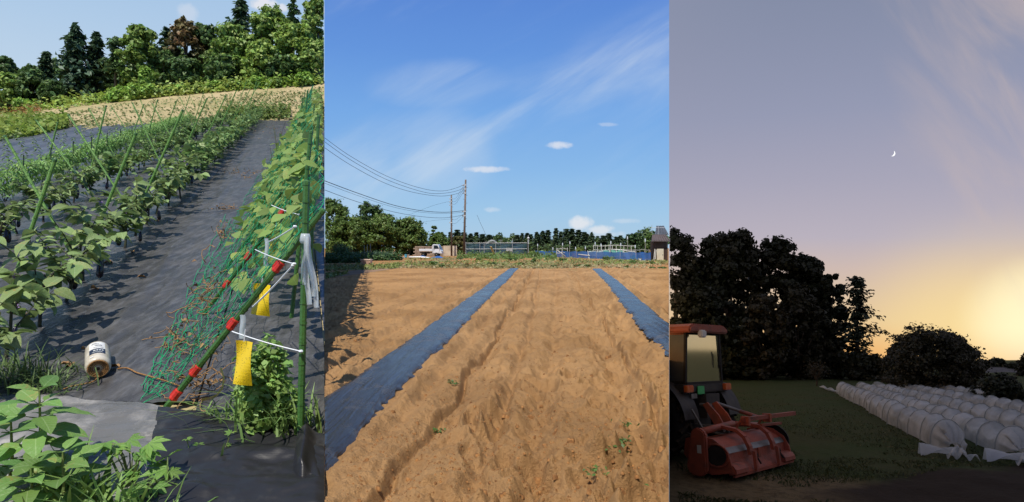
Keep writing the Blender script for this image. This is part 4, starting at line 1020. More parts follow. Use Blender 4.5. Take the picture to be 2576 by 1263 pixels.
# ---- dried vines tangled in the foot of the net, dead scraps on the fabric
M_DRY = pmat('dry_vine', (.34, .21, .10), (.24, .14, .07), 12, .9, .1)
r = np.random.default_rng(14)
def tangle(cx, cy, sx, sy, n, label, lift=.25, leafn=30):
    p = gl(cx, cy); t = thing('dried_vine', label, 'dead plant', p, 'dried vines'); mb = MB()
    for k in range(n):
        q = gl(cx + r.normal() * sx, cy + r.normal() * sy); q.z += abs(r.normal()) * lift; P = [q]; d = Vector((r.normal(), r.normal() * .6, r.normal() * .4))
        for s in range(7):
            d = (d + Vector(r.normal(size=3) * .7)).normalized(); q = q + d * .055; q.z = max(q.z, zl(q.y) + .03); P.append(q.copy())
        mb.tube(P, .005, 4, False)
    part('stem', mb, M_DRY, t, 'stuff')
    c = np.array([list(gl(cx + r.normal() * sx, cy + r.normal() * sy)) for k in range(leafn)]); c[:, 2] += .03 + np.abs(r.normal(size=leafn)) * lift * .9
    L = r.uniform(.03, .08, leafn); V, Q = leaves(c, r.normal(size=(leafn, 3)) + np.array([0, 0, .5]), L, L * .7, r, fold=.5); part('dead_leaves', mesh_np('dead_leaves', V, Q), M_DRY, t, 'stuff')
tangle(510, 905, 28, 38, 20, 'brown dried vines caught in the net foot by the second red clip', .4, 22)
tangle(545, 830, 22, 28, 12, 'brown dried vines hanging on the net above the twine', .5, 18)
tangle(455, 870, 26, 14, 10, 'dried brown stems lying at the left edge of the net', .08, 26)
tangle(605, 440, 26, 7, 16, 'dead brown vines strewn across the path at mid distance', .05, 18)
tangle(570, 527, 22, 3, 8, 'short line of dead stems on the path beside the net', .04, 16)
tangle(690, 335, 22, 12, 20, 'dead brown vines heaped at the far end of the path', .1, 26)
tangle(562, 597, 9, 7, 10, 'brown dried sprig beside the low clip of the third pole', .1, 20)
tangle(490, 985, 40, 18, 15, 'dried roots and stems under the lowest red clips', .12, 20)
DRYL = leafmesh('dry_leaf', .6, .5, .2, .12, 4, seed=77); DRYL.materials.append(M_DRY)
for k, (x, y, nm) in enumerate([(150, 930, 'below the front eggplant'), (178, 935, 'left of the twine roll'), (216, 892, 'touching the wrapper of the twine roll'), (300, 935, 'right of the twine roll'), (285, 668, 'under the third eggplant'), (332, 640, 'beside the fourth eggplant'),
                               (92, 800, 'near the foot of the first stake'), (228, 735, 'on the film edge near the first stake'), (395, 560, 'on the path edge at mid distance'), (120, 785, 'on the bed film by the front stem'), (240, 600, 'between the two eggplant rows'), (345, 705, 'alone on the middle of the path')]):
    q = gl(x, y); o = obj('dead_leaf', DRYL, None, 'curled brown dead leaf %s' % nm, 'leaf', 'dead leaves on the fabric'); o.matrix_world = leafM(q + Vector((0, 0, .05)), (r.normal(), r.normal(), .1), (r.normal() * .3, r.normal() * .3, 1), r.uniform(.10, .17))

# ---- weeds at the plot's front
M_WEEDL = vein_leaf_mat('broad_weed_leaf', (.17, .32, .075, 1), (.28, .43, .16, 1), .22, .32)
PIG = [leafmesh('leaf', .56, .12, .28, .015, 7, seed=20 + i) for i in range(3)]
for me in PIG: me.materials.append(M_WEEDL)
M_GSTEM = pmat('green_stem', (.14, .24, .06), (.18, .22, .08), 6, .5, .3)
r = np.random.default_rng(15)
def pigweed(x, y, Yd, hD, lab, rings, r, s0=.26):
    p = at(x, y, Yd); p.z = zl(Yd); h = hD / F * Yd; top = at(x, y, Yd); t = thing('broadleaf_weed', lab, 'plant', p, 'broad-leaved weeds at the front')
    top = Vector((p.x + .02, Yd, p.z + h)); mb = MB(); mb.tube([p, p.lerp(top, .5) + Vector((.02, 0, 0)), top], [.014, .011, .006], 6)
    for k in range(rings):
        f = 1 - k / rings * .8; c = p.lerp(top, f); nl = 4 if k else 3
        for q in range(nl):
            a = k * 1.1 + q * 2 * math.pi / nl + r.normal() * .25; up = .95 - k * .38
            s = s0 * (0.62 + .16 * k if k < 3 else 1.0) * r.uniform(.85, 1.15); T = Vector((math.cos(a), math.sin(a), up * .6 + r.normal() * .1)); st_ = c + Vector((math.cos(a), math.sin(a), .3)) * s * .25
            mb.tube([c, st_], [.005, .003], 4, False); place(PIG[int(r.integers(3))], 'leaf', t, leafM(st_, T, Vector((r.normal() * .2, -.35 + r.normal() * .2, 1)), s))
    part('stem', mb, M_GSTEM, t)
pigweed(92, 1370, 4.35, 262, 'tall broad-leaved weed with big oval leaves at the bottom left', 6, r, .28)
pigweed(20, 1380, 4.3, 210, 'broad-leaved weed at the very left of the bottom edge', 4, r, .27)
pigweed(150, 1420, 4.1, 170, 'low broad-leaved weed with pale young leaves at the bottom', 4, r, .26)
pigweed(70, 1420, 4.05, 150, 'low broad-leaved weed between its taller neighbours', 4, r, .27)
# palmate vine leaves, bottom centre
M_HOP = vein_leaf_mat('lobed_leaf', (.18, .34, .07, 1), (.22, .36, .10, 1), .22, .35)
def lobed(name, sd):
    mb = MB(); rr = random.Random(sd)
    for k, a in enumerate((-1.25, -.65, 0, .65, 1.25)):
        L = (.62, .85, 1., .85, .62)[k]; d = Vector((math.cos(a), math.sin(a), 0)); q = Vector((-d.y, d.x, 0))
        mb.add([(0, 0, 0), d * L * .55 + q * .17 * L + Vector((0, 0, .05)), d * L + Vector((0, 0, -.08)), d * L * .55 - q * .17 * L + Vector((0, 0, .05)), d * L * .5], [(0, 4, 1), (4, 2, 1), (0, 3, 4), (4, 3, 2)])
    me = mb.mesh(name); me.materials.append(M_HOP); return me
HOP = [lobed('leaf', i) for i in range(2)]
def hop(x, y, Yd, lab, n, spr, r, hgt=.30, s=(.10, .2)):
    p = at(x, y, Yd); p.z = zl(Yd) + .04; t = thing('vine_weed', lab, 'plant', p, 'lobed vine weeds at the front'); mb = MB()
    for k in range(n):
        e = p + Vector((r.normal() * spr, r.normal() * spr * .5, hgt * r.uniform(.25, 1.1))); mb.tube([p, p.lerp(e, .6) + Vector((0, 0, .05)), e], [.006, .005, .003], 4, False)
        place(HOP[k % 2], 'leaf', t, leafM(e, (r.normal(), r.normal() - .4, -.2), (r.normal() * .4, -.5, 1), r.uniform(*s)))
    part('stem', mb, M_GSTEM, t)
hop(330, 1330, 4.4, 'vine weed with five-lobed leaves at the bottom edge, right of the broad leaves', 14, .13, r)
hop(420, 1360, 4.3, 'low vine weed with lobed leaves at the bottom edge below the black sheet', 11, .14, r, .22)
for k, (pts_, lab) in enumerate([([(405, 1262), (420, 1215), (470, 1175), (478, 1140), (470, 1105)], 'thin curling vine tendril with small leaves, left of the two on the black sheet'), ([(460, 1262), (490, 1200), (540, 1165), (570, 1120), (580, 1090)], 'thin curling vine tendril reaching up over the black sheet, right of its neighbour'),
                                 ([(452, 1268), (472, 1220), (498, 1150), (500, 1120)], 'middle one of the thin vine tendrils over the black sheet')]):
    P = [at(x, y, 4.75 + .02 * k) for x, y in pts_]; p = P[0]; p.z = zl(p.y) + .08; t = thing('vine_tendril', lab, 'plant', p, 'vine tendrils'); mb = MB(); mb.tube(P, [.007, .006, .005, .004, .003][:len(P)], 5); part('stem', mb, M_GSTEM, t)
    for q in range(1, len(P)):
        for z in range(2): place(HOP[z], 'leaf', t, leafM(P[q], (r.normal(), r.normal(), .2), (r.normal() * .5, -.6, .8), r.uniform(.035, .07) * (1.3 if q < 3 else 1)))
M_GRASS = leafmat('weed_grass', (.17, .29, .07), (.22, .34, .10), .3, .3); M_GRASSD = leafmat('dull_grass', (.12, .19, .06), (.16, .23, .085), .3, .3)
def tuft(x, y, n, h, spr, lab, m, w=.018, keep=None, ln=1.0, group='grass tufts'):
    p = np.array(gl(x, y)); rr = np.random.default_rng(int(x * 7 + y)); P = p + np.stack([rr.normal(size=n) * spr, rr.normal(size=n) * spr * .6, 0 * rr.normal(size=n)], 1); P[:, 2] = zl(P[:, 1]) + .02
    a = rr.uniform(0, 6.28, n); d = np.stack([np.cos(a), np.sin(a), 0 * a], 1); s = np.stack([-d[:, 1], d[:, 0], 0 * a], 1); hh = h * rr.uniform(.4, 1.1, n)[:, None]; l_ = rr.uniform(.2, ln, n)[:, None]
    Vs = []
    for q, wq, dq in ((0, 1, 0), (.35, 1, .18), (.7, .7, .55), (1, .08, 1.05)):
        c = P + d * hh * l_ * dq + np.array([0, 0, 1.]) * hh * (q - l_ * q * q * .45); Vs += [c - s * w * wq / 2, c + s * w * wq / 2]
    V = np.stack(Vs, 1)
    if keep is not None: V = V[keep(V[..., 0], V[..., 1]).all(1)]
    m_ = len(V); Q = np.array([[0, 1, 3, 2], [2, 3, 5, 4], [4, 5, 7, 6]]); Q = (Q[None] + np.arange(m_)[:, None, None] * 8).reshape(-1, 4)
    return obj('grass_tuft', mesh_np('grass_tuft', V.reshape(-1, 3), Q), m, lab, 'grass', group)
tuft(50, 965, 170, .42, .22, 'tangle of dull narrow grass at the left edge below the eggplants', M_GRASSD, .013, ln=1.5)
tuft(110, 990, 70, .34, .16, 'thin grass spreading toward the twine roll', M_GRASSD, .012, ln=1.7)
tuft(700, 1085, 130, .50, .20, 'long grass blades at the foot of the weed bush', M_GRASS, .02, keepL, 1.3)
tuft(600, 1060, 60, .42, .16, 'arching grass left of the weed bush over the sheet edge', M_GRASS, .018, keepL, 1.7)
tuft(770, 1075, 60, .40, .10, 'grass between the near post and the plot edge', M_GRASS, .018, keepL, 1.2)
tuft(235, 1340, 70, .50, .20, 'upright broad grass blades among the front weeds', M_GRASS, .03, None, .8)
tuft(180, 1290, 60, .5, .16, 'grass blades behind the tall broad-leaved weed', M_GRASS, .024, None, .8)
tuft(380, 1335, 30, .42, .12, 'slender bending grass over the black front sheet', M_GRASS, .018, None, 1.5)
M_BUSHW = leafmat('bushy_weed_leaf', (.22, .38, .08), (.28, .44, .12), .3, .35)
bush('weed_bush', 'bushy light green weed growing inside the near trellis end', tuple(gl(668, 1070)), .27, .92, M_BUSHW, np.random.default_rng(31), 1500, .075, keepL, cat='plant', ncl=16)
bush('weed_bush', 'shorter green weed leaning on the near trellis post', tuple(gl(705, 1085)), .22, .55, M_BUSHW, np.random.default_rng(32), 800, .07, keepL, cat='plant', ncl=10)

# ---- field beyond the plot: sprouts, grass, then the wood
M_SPR = leafmat('field_sprout', (.16, .22, .07), (.22, .26, .10), .3, .3); M_BANKG = leafmat('bank_grass', (0.254, 0.400, 0.065), (0.362, 0.451, 0.102), .35, .3, scale=.2); M_ORANGE = leafmat('rusty_weed', (.32, .15, .05), (.22, .20, .06), .3, .3)
def cover(name, label, polyD, n, hh, leaf, m, r, Yoff=0., cat='grass', Ylim=(20, 70), flat=1.):
    """low leafy ground cover scattered over a patch of the hillside"""
    xs_, y0_, y1_ = [np.array([p[i] for p in polyD], float) for i in (0, 1, 2)]
    tabY = np.linspace(Ylim[0], Ylim[1], 160); x = r.uniform(xs_[0], xs_[-1], n); lo = np.interp(x, xs_, y0_); hi = np.interp(x, xs_, y1_); y = lo + (hi - lo) * r.uniform(0, 1, n)
    X = []; Yv = []
    for a, b in zip(x, y):
        k = np.argmin(np.abs(y_hill(np.full(160, a), tabY) - b)); Yv.append(tabY[k] + r.normal() * .2); X.append((a - CX) / F * Yv[-1])
    X = np.array(X); Yv = np.array(Yv); Z = hz(X, Yv) + np.abs(r.normal(size=n)) * hh * flat
    L = leaf * r.uniform(.6, 1.4, n); V, Q = leaves(np.stack([X, Yv, Z], 1), r.normal(size=(n, 3)) * .6 + np.array([0, -.3, 1.]), L, L * .55, r, keep=keepL)
    return obj(name, mesh_np(name, V, Q), m, label, cat, kind='stuff')
r = np.random.default_rng(41)
cover('field_sprouts', 'sparse green sprouts scattered over the pale hillside field', [(60, 300, 322), (340, 255, 320), (650, 232, 300), (815, 218, 300)], 2300, .07, .24, M_SPR, r, cat='sprouts')
cover('field_sprouts', 'denser green sprouts on the right part of the hillside field', [(560, 240, 275), (815, 224, 268)], 520, .07, .26, M_SPR, r, cat='sprouts')
cover('bank_grass', 'bright green grass bank in front of the wood', [(-20, 262, 292), (170, 248, 272), (330, 240, 252), (500, 226, 236), (815, 200, 212)], 5200, .5, .42, M_BANKG, r)
cover('rusty_weeds', 'rusty orange weeds at the left end of the bank', [(-10, 276, 292), (105, 272, 284)], 500, .3, .35, M_ORANGE, r, cat='weeds')
cover('bright_grass', 'bright yellow-green grass patch at the left edge above the seedlings', [(-20, 302, 360), (90, 300, 345), (172, 304, 322)], 4200, .35, .30, leafmat('yellow_grass', (.22, .32, .05), (.27, .34, .08), .3, .35), r, Ylim=(24, 60))
cover('weed_strip', 'green weeds along the far end of the black path', [(560, 282, 302), (650, 278, 302), (730, 276, 300)], 1500, .4, .30, leafmat('strip_weed', (.17, .25, .06), (.22, .29, .09), .3, .35), r, Ylim=(34, 60), cat='weeds')
cover('weed_strip', 'green weeds at the plot edge right of the trellis', [(786, 262, 330), (815, 258, 330)], 1100, .4, .30, M_SPR, r, Ylim=(28, 60), cat='weeds')

M_CON = leafmat('conifer_dark', (0.056, 0.113, 0.064), (0.085, 0.142, 0.066), .4, .15, scale=.3); M_PINE = leafmat('pine_green', (0.085, 0.160, 0.066), (0.122, 0.198, 0.075), .35, .15, scale=.3)
M_BRD = leafmat('broad_dark', (0.094, 0.170, 0.053), (0.142, 0.235, 0.066), .4, .25, scale=.25); M_BRM = leafmat('broad_mid', (0.200, 0.314, 0.066), (0.271, 0.390, 0.094), .4, .28, scale=.25)
M_BRL = leafmat('broad_light', (0.283, 0.412, 0.085), (0.352, 0.477, 0.113), .35, .3, scale=.25); M_RED = leafmat('reddish_leaf', (0.246, 0.145, 0.065), (0.160, 0.160, 0.058), .35, .25, scale=.25)
WT = 'trees of the wood on the hill'
def hb(x, Y):
    X = (x - CX) / F * Y; return Vector((X, Y, float(hz(np.array(X), np.array(Y))) - .1))
def hgt(x, Y, top): return CAMZ - (top - HY) / F * Y - hb(x, Y).z
r = np.random.default_rng(55)
def wtree(kind, x, top, hw, Y, m, label, **kw):
    b = hb(x, Y); H = hgt(x, Y, top); w = hw / F * Y
    if kind == 'b': broad_tree('broadleaf_tree', label, b, H, w, m, M_BARK, r, keep=keepL, group=WT, leaf=.42, **kw)
    elif kind == 'c': conifer('conifer_tree', label, b, H, w, m, M_BARK, r, keep=keepL, group=WT, leaf=.8, power=.62, per=9, **kw)
    else: conifer('pine_tree', label, b, H, w, m, M_BARK, r, keep=keepL, group=WT, leaf=.6, cb=.45, lev=11, nb=9, droop=.1, power=.45, irr=.5, per=8, **kw)
wtree('b', 14, 146, 34, 66, M_BRD, 'small dark tree at the far left behind the hedge mass', cb=.2)
wtree('b', 20, 186, 48, 61, M_BRM, 'round leafy tree at the far left edge of the wood', cb=.05, ncl=30)
wtree('b', 78, 180, 50, 62, M_BRD, 'round dark leafy tree left of the tall conifers', cb=.05, ncl=30)
wtree('b', 130, 205, 32, 61, M_BRD, 'low dark tree at the foot of the left conifers', cb=.05, ncl=22)
wtree('c', 116, 128, 34, 64, M_CON, 'short pointed conifer, leftmost of the conifers', lev=20)
wtree('c', 190, 64, 74, 63, M_CON, 'tallest dark layered conifer left in the wood', lev=22, nb=9, irr=.4, droop=.15)
wtree('c', 244, 82, 48, 65, M_CON, 'slim dark conifer right of the tallest one', lev=24, irr=.35)
wtree('p', 290, 90, 42, 62, M_PINE, 'pine with flat layered crown right of the slim conifer')
wtree('b', 265, 150, 40, 66, M_BRD, 'dark leafy tree filling between conifer and pine', cb=.05)
wtree('b', 355, 70, 58, 63, M_BRM, 'tall rounded green tree in the middle of the wood', cb=.12, ncl=44)
wtree('p', 418, 66, 28, 66, M_CON, 'slim dark pine top beside the reddish tree')
wtree('b', 410, 130, 48, 64, M_BRD, 'dark broad tree under the reddish one', cb=.05, ncl=38)
wtree('b', 468, 50, 46, 65, M_RED, 'tree with reddish brown crown in the middle of the wood', cb=.35, ncl=30)
wtree('b', 515, 62, 50, 66, M_BRD, 'dark tree right of the reddish crown', cb=.1, ncl=38)
wtree('b', 470, 145, 46, 62, M_BRD, 'shadowy lower tree at the wood edge below the reddish crown', cb=.03, ncl=34)
wtree('c', 606, -6, 60, 69, M_CON, 'conifer top rising to the upper frame edge', cb=.4, lev=16, irr=.4)
wtree('b', 590, 64, 66, 63, M_BRM, 'large spreading tree right of the middle of the wood', cb=.1, ncl=52)
wtree('b', 560, 140, 44, 61, M_BRD, 'low dark tree at the wood edge below the spreading tree', cb=.03, ncl=30)
wtree('b', 680, 20, 62, 65, M_BRM, 'tall light-flecked tree under the white cloud', cb=.12, ncl=52)
wtree('p', 738, -8, 40, 69, M_PINE, 'bare-branched pine top against the white cloud')
wtree('b', 660, 110, 54, 61.5, M_BRL, 'yellowish green tree at the right wood edge', cb=.08, ncl=44)
wtree('b', 745, 58, 60, 63, M_BRL, 'sunlit creeper-hung tree near the right end of the wood', cb=.08, ncl=52)
wtree('b', 800, 0, 46, 64, M_BRM, 'tall tree cut by the right end of the wood', cb=.12, ncl=44)
wtree('b', 720, 140, 46, 61, M_BRD, 'dark low tree at the right wood edge', cb=.03, ncl=30)
wtree('b', 795, 110, 46, 61, M_BRM, 'leafy low tree at the very right end of the wood', cb=.03, ncl=32)
for x, wh in ((90, 'behind the round leafy trees at the left'), (170, 'behind the tallest conifer'), (330, 'behind the pine'), (440, 'behind the reddish tree'), (540, 'behind the large spreading tree'), (640, 'between spreading tree and cloud'), (730, 'behind the creeper-hung tree'), (790, 'at the very right of the wood')): wtree('b', x, 175 - .12 * x, 55, 71, M_BRD, 'dark filling tree deep in the wood ' + wh, cb=.0, ncl=24)
M_SHR = leafmat('kudzu_leaf', (0.260, 0.434, 0.075), (0.352, 0.520, 0.113), .35, .3)
for k, (x, top, hw, Y, m, lab) in enumerate([(300, 212, 26, 58.5, M_SHR, 'light green shrub at the left of the field-edge shrubs'), (340, 204, 24, 58.5, M_SHR, 'round light green shrub with the highest dome at the field edge'), (376, 208, 22, 58.5, M_SHR, 'light green shrub right of the domed one'), (412, 222, 24, 59, M_BRM, 'low green shrub at the field edge below the reddish tree'),
        (455, 214, 26, 59.5, M_SHR, 'shrub at the field edge below the shadowy tree'), (500, 210, 26, 59.5, M_BRM, 'mid green shrub at the field edge right of the centre'), (545, 205, 26, 59.5, M_SHR, 'shrub at the field edge below the spreading tree'), (590, 200, 26, 59.5, M_BRM, 'green shrub at the field edge, fourth from the right'),
        (640, 192, 28, 59.5, M_SHR, 'light shrub at the field edge, third from the right'), (700, 190, 28, 59.5, M_BRM, 'green shrub at the field edge, second from the right'), (765, 178, 30, 59.5, M_SHR, 'light shrub at the right end of the field edge'), (365, 160, 20, 60, M_SHR, 'creeper-covered stump standing above the shrubs'),
        (60, 246, 26, 60, M_SHR, 'low pale shrub at the left under the round trees'), (160, 240, 22, 60, M_BRM, 'small shrub at the foot of the tallest conifer'), (232, 236, 24, 60, M_BRD, 'dark shrub between conifer and light green shrubs')]):
    b = hb(x, Y); bush('edge_shrub', lab, tuple(b), hw / F * Y, hgt(x, Y, top), m, np.random.default_rng(200 + k), 1300, .34, keepL, 'shrubs at the wood edge', ncl=12)
# ================================================================== SANDY FIELD (middle): headland, farm things, wires, far woods
GZ = -.16
def gg(x, y):
    Y = F * (CAMZ - GZ) / (y - HY); return at(x, y, Y)
def gy(x, Y): return Vector(((x - CX) / F * Y, Y, GZ))
def ym(Y): return HY + F * (CAMZ - GZ) / Y
# headland path
mb = MB(); pc = [((816.5, 700), (816.5, 690)), ((900, 690), (890, 681)), ((1035, 670), (1020, 664.5)), ((1100, 659), (1085, 656)), ((1160, 650.5), (1150, 649))]
for (a, b), (c, d) in zip(pc[:-1], pc[1:]):
    P = [gg(*a), gg(*c), gg(*d), gg(*b)]
    for p in P: p.z += .006
    mb.add(P, [(0, 1, 2, 3)])
struct('path', mb, pmat('path_dirt', lin(150, 122, 98), lin(128, 104, 84), .5, .95, .1, .4, 4))
r = np.random.default_rng(301)
def mcover(name, label, poly, n, hh, leaf, m, r, cat='grass'):
    xs_, y0_, y1_ = [np.array([p[i] for p in poly], float) for i in (0, 1, 2)]
    x = r.uniform(xs_[0], xs_[-1], n); lo = np.interp(x, xs_, y0_); hi = np.interp(x, xs_, y1_)
    y = lo + (hi - lo) * r.uniform(0, 1, n); Y = F * (CAMZ - GZ) / (y - HY); X = (x - CX) / F * Y
    k = fbm(X * .35, Y * .22, 3, 77) > .40; X, Y = X[k], Y[k]; n = len(X)
    Z = GZ + np.abs(r.normal(size=n)) * hh
    L = leaf * r.uniform(.5, 1.5, n); V, Q = leaves(np.stack([X, Y, Z], 1), r.normal(size=(n, 3)) * .7 + np.array([0, -.4, 1.]), L, L * .5, r, keep=keepM)
    return obj(name, mesh_np(name, V, Q), m, label, cat, kind='stuff')
M_VG = leafmat('verge_grass', (.18, .25, .06), (.26, .25, .10), .4, .3, scale=.15); M_VT = leafmat('verge_dry', (.36, .29, .15), (.26, .25, .10), .35, .3, scale=.15)
mcover('verge_grass', 'green grass of the headland beyond the field', [(1020, 649, 672), (1130, 648, 672), (1400, 646, 668), (1683, 657, 664)], 5600, .08, .25, M_VG, r)
mcover('verge_dry_grass', 'pale trampled grass along the far field edge', [(1000, 662, 676), (1200, 662, 676), (1683, 656, 678)], 4200, .05, .22, M_VT, r)
mcover('verge_grass', 'patchy grass beside the headland path at the left', [(817, 668, 704), (900, 667, 684), (1010, 664, 674)], 2600, .10, .20, M_VG, r)
mcover('tall_grass', 'tall grass growing along the foot of the blue net fence', [(1150, 644, 652), (1240, 643, 653), (1330, 642, 654), (1400, 645, 656)], 3000, .38, .36, leafmat('tall_green', (.09, .17, .035), (.13, .20, .05), .35, .3), r)
# weeds on the headland
WD = [(1095, 668, 16, 14, 'dark weed clump where the path meets the field'), (1203, 655, 7, 7, 'small weed left of centre on the headland'), (1235, 668, 12, 10, 'round weed clump at the field edge, left of the first film'), (1310, 668, 7, 9, 'upright weed at the field edge just right of the first film'),
      (1344, 662, 10, 16, 'taller weed below the end post of the blue fence'), (1155, 652, 9, 6, 'weed at the foot of the utility pole'), (1290, 656, 12, 9, 'weed before the middle of the blue fence'), (1417, 656, 12, 8, 'weed at the left end of the low blue net'), (1395, 672, 8, 5, 'low weed near the centre of the field edge'),
      (1455, 672, 14, 6, 'flat weed at the field edge under the low net'), (1475, 672, 7, 8, 'upright weed left of the second film'), (1530, 655, 20, 14, 'broad leafy dark clump in front of the low blue net'), (1560, 660, 12, 6, 'flat weed right of the broad dark clump'), (1590, 664, 12, 10, 'weed clump before the right part of the low net'),
      (1636, 664, 9, 7, 'weed in front of the shed corner'), (1575, 674, 9, 5, 'small weed right of the second film'), (1665, 676, 10, 5, 'low weed near the right end of the headland'), (1110, 672, 8, 6, 'weed right of the dark clump by the path'), (1640, 676, 9, 5, 'low weed left of the last one at the right end')]
M_WC = leafmat('headland_weed', (.075, .15, .035), (.12, .19, .05), .35, .3)
for k, (x, y, hw, h, lab) in enumerate(WD):
    p = gg(x, y); bush('weed_clump', lab, tuple(p), hw / F * p.y, h / F * p.y, M_WC, np.random.default_rng(320 + k), 330, .16, keepM, 'weeds on the headland', 'weed', ncl=7)
for k, (x, y, lab) in enumerate([(1140, 985, 'tiny green sprig on the sand by the right edge of the first film'), (1105, 1070, 'tiny sprig below the first film'), (1572, 1065, 'small sprig in the tyre-marked soil at the right'), (1542, 1150, 'largest green sprig at the lower right of the sand'), (1610, 1215, 'sprig near the lower right corner of the sand'), (1560, 1130, 'sprig just above the largest one'), (1500, 1215, 'dry sprig at the bottom right of the sand')]):
    Yd = F * CAMZ / (y - HY); X = (x - CX) / F * Yd; z = float(soil_h(np.array([X]), np.array([Yd]))[0]); rr = np.random.default_rng(350 + k); n = 26; q = (.035 if k != 3 else .07)
    V, Q = leaves(np.array([X, Yd, z + .012]) + rr.normal(size=(n, 3)) * np.array([q, q, .008]), rr.normal(size=(n, 3)) * .5 + np.array([0, 0, 1.]), .035, .016, rr)
    tt = thing('soil_sprig', lab, 'weed', (X, Yd, z), 'sprigs on the bare soil'); part('foliage', mesh_np('foliage', V, Q), M_WC, tt, 'stuff')

# vegetable plots at the far left
M_POT = leafmat('potato_leaf', (.045, .105, .030), (.07, .14, .04), .35, .28)
for k, (x0, x1, y, h, lab) in enumerate([(817, 930, 662, .75, 'nearest dark green potato row at the left'), (930, 1010, 656, .7, 'dark green potato row right of the white box'), (817, 990, 654, .7, 'potato row behind the nearest one'), (817, 960, 650, .6, 'farthest dark potato row under the trees')]):
    n = 1300; a, b = gg(x0, y), gg(x1, y - 1.5); u = r.uniform(0, 1, n); P = np.array(a) + (np.array(b) - np.array(a)) * u[:, None] + np.stack([0 * u, r.normal(size=n) * .5, np.abs(r.normal(size=n)) * h * .5 * (1 + .4 * np.sin(u * 60))], 1)
    L = r.uniform(.14, .32, n); V, Q = leaves(P, r.normal(size=(n, 3)) * .6 + np.array([0, -.3, 1.]), L, L * .7, r, keep=keepM)
    obj('potato_row', mesh_np('potato_row', V, Q), M_POT, lab, 'crop row', 'potato rows')
M_LEEK = leafmat('leek_leaf', (.10, .17, .10), (.13, .20, .12), .3, .25)
for k, (x, w, y, hh, lab) in enumerate([(885, 22, 651, 1.0, 'grey-green leek patch left of the bamboo sticks'), (950, 38, 650, 1.1, 'grey-green leek patch right of the bamboo sticks'), (832, 14, 650, .9, 'grey-green leeks at the left end under the trees')]):
    p = gg(x, y); n = 500; P = np.array(p) + np.stack([r.uniform(-1, 1, n) * w / F * p.y, r.normal(size=n) * .6, 0 * np.zeros(n)], 1); V, Q = blades(P, r, hh * r.uniform(.6, 1.1, n), .07, .35)
    Vk = V.reshape(-1, 4, 3); Vk = Vk[keepM(Vk[..., 0], Vk[..., 1]).all(1)]; obj('leek_patch', mesh_np('leek_patch', Vk.reshape(-1, 3), np.arange(len(Vk) * 4).reshape(-1, 4)), M_LEEK, lab, 'crop', 'leek patches', kind='stuff')
p = gg(858, 652); bush('tall_bean_bush', 'tall pale green bush standing before the big trees at the left', tuple(p), 24 / F * p.y, 46 / F * p.y, leafmat('pale_bush', (.12, .20, .075), (.15, .23, .10), .3, .3), np.random.default_rng(361), 2000, .16, keepM, ncl=18)
bush('lettuce_patch', 'small yellow-green leafy patch at the left edge', tuple(gg(833, 652)), .8, .35, leafmat('lettuce', (.30, .40, .06), None, .2, .3), np.random.default_rng(362), 260, .15, keepM, cat='plant', ncl=5)
M_STICK = pmat('grey_bamboo', (.34, .33, .30), (.26, .26, .22), 5, .7, .2)
for k, (x, t, lab) in enumerate([(917, 617, 'left'), (924, 615, 'middle'), (931, 613, 'right')]):
    a = gg(x, 651); mb = MB(); mb.tube([a, at(x + (k - 1) * .8, t, a.y)], .045, 5); obj('bamboo_stick', mb, M_STICK, '%s of the three grey sticks in the leek patch' % lab, 'stick', 'sticks in the leek patch')
# foam tub
p = gg(922, 669); t = thing('foam_tub', 'pale pinkish tub with a lid beside the potato rows', 'tub', p); px = p.y / F
mb = MB(); w0, w1, h, d = 10.5 * px, 12.5 * px, 14 * px, 9 * px
mb.add([p + Vector(v) for v in ((-w0, -d, 0), (w0, -d, 0), (w0, d, 0), (-w0, d, 0), (-w1, -d * 1.15, h), (w1, -d * 1.15, h), (w1, d * 1.15, h), (-w1, d * 1.15, h))], [(3, 2, 1, 0), (4, 5, 6, 7), (0, 1, 5, 4), (1, 2, 6, 5), (2, 3, 7, 6), (3, 0, 4, 7)])
M_TUB = pmat('pinkish_tub', lin(205, 170, 150), lin(180, 146, 124), 6, .7, .3); part('body', mb, M_TUB, t)
mb = MB(); mb.box(p + Vector((0, 0, h + .045)), (w1 * 2.12, d * 2.5, .09)); part('lid', bevelled(mb.mesh('lid'), .02), pmat('pale_lid', lin(222, 196, 176), None, rough=.6), t)
mb = MB(); mb.tube([p + Vector((-w0 * .9 + w0 * 1.8 * k / 10, -d * 1.06, h * .42 - h * .28 * math.sin(math.pi * k / 10))) for k in range(11)], .012, 5); part('cord', mb, pmat('dark_cord', (.04, .03, .03), None), t)
# white pipe, blue tarps, boxes
mb = MB(); a, b = gg(1030, 650), gg(1080, 650.5); mb.tube([a + Vector((0, 0, .14)), a.lerp(b, .5) + Vector((0, 0, .17)), b + Vector((0, 0, .10))], [.15, .14, .10], 8); obj('plastic_roll', mb, pmat('white_plastic', (.78, .78, .76), None, rough=.4), 'long white plastic roll lying before the truck', 'plastic roll', sm=True)
M_TARP = pmat('blue_tarp', (.03, .10, .30), (.05, .14, .36), 3, .45, .4)
for k, (x, y, w, h, lab) in enumerate([(1062, 648.5, 13, 5, 'blue tarp heap left under the truck'), (1100, 649, 15, 5, 'blue tarp heap right under the truck front'), (1362, 640, 14, 9, 'blue tarp roof of a small hut beyond the grass')]):
    p = gg(x, y); rr = np.random.default_rng(k); mb = MB(); s = p.y / F
    mb.sheet(lambda u, v: p + Vector(((u - .5) * 2 * w * s, (v - .5) * 2.0, h * s * (math.sin(math.pi * u) ** .6) * (math.sin(math.pi * v) ** .6) * (.75 + .4 * float(vnoise(u * 5, v * 5, k))))), 16, 10); obj('blue_tarp', mb, M_TARP, lab, 'tarp', 'blue tarps', sm=True)
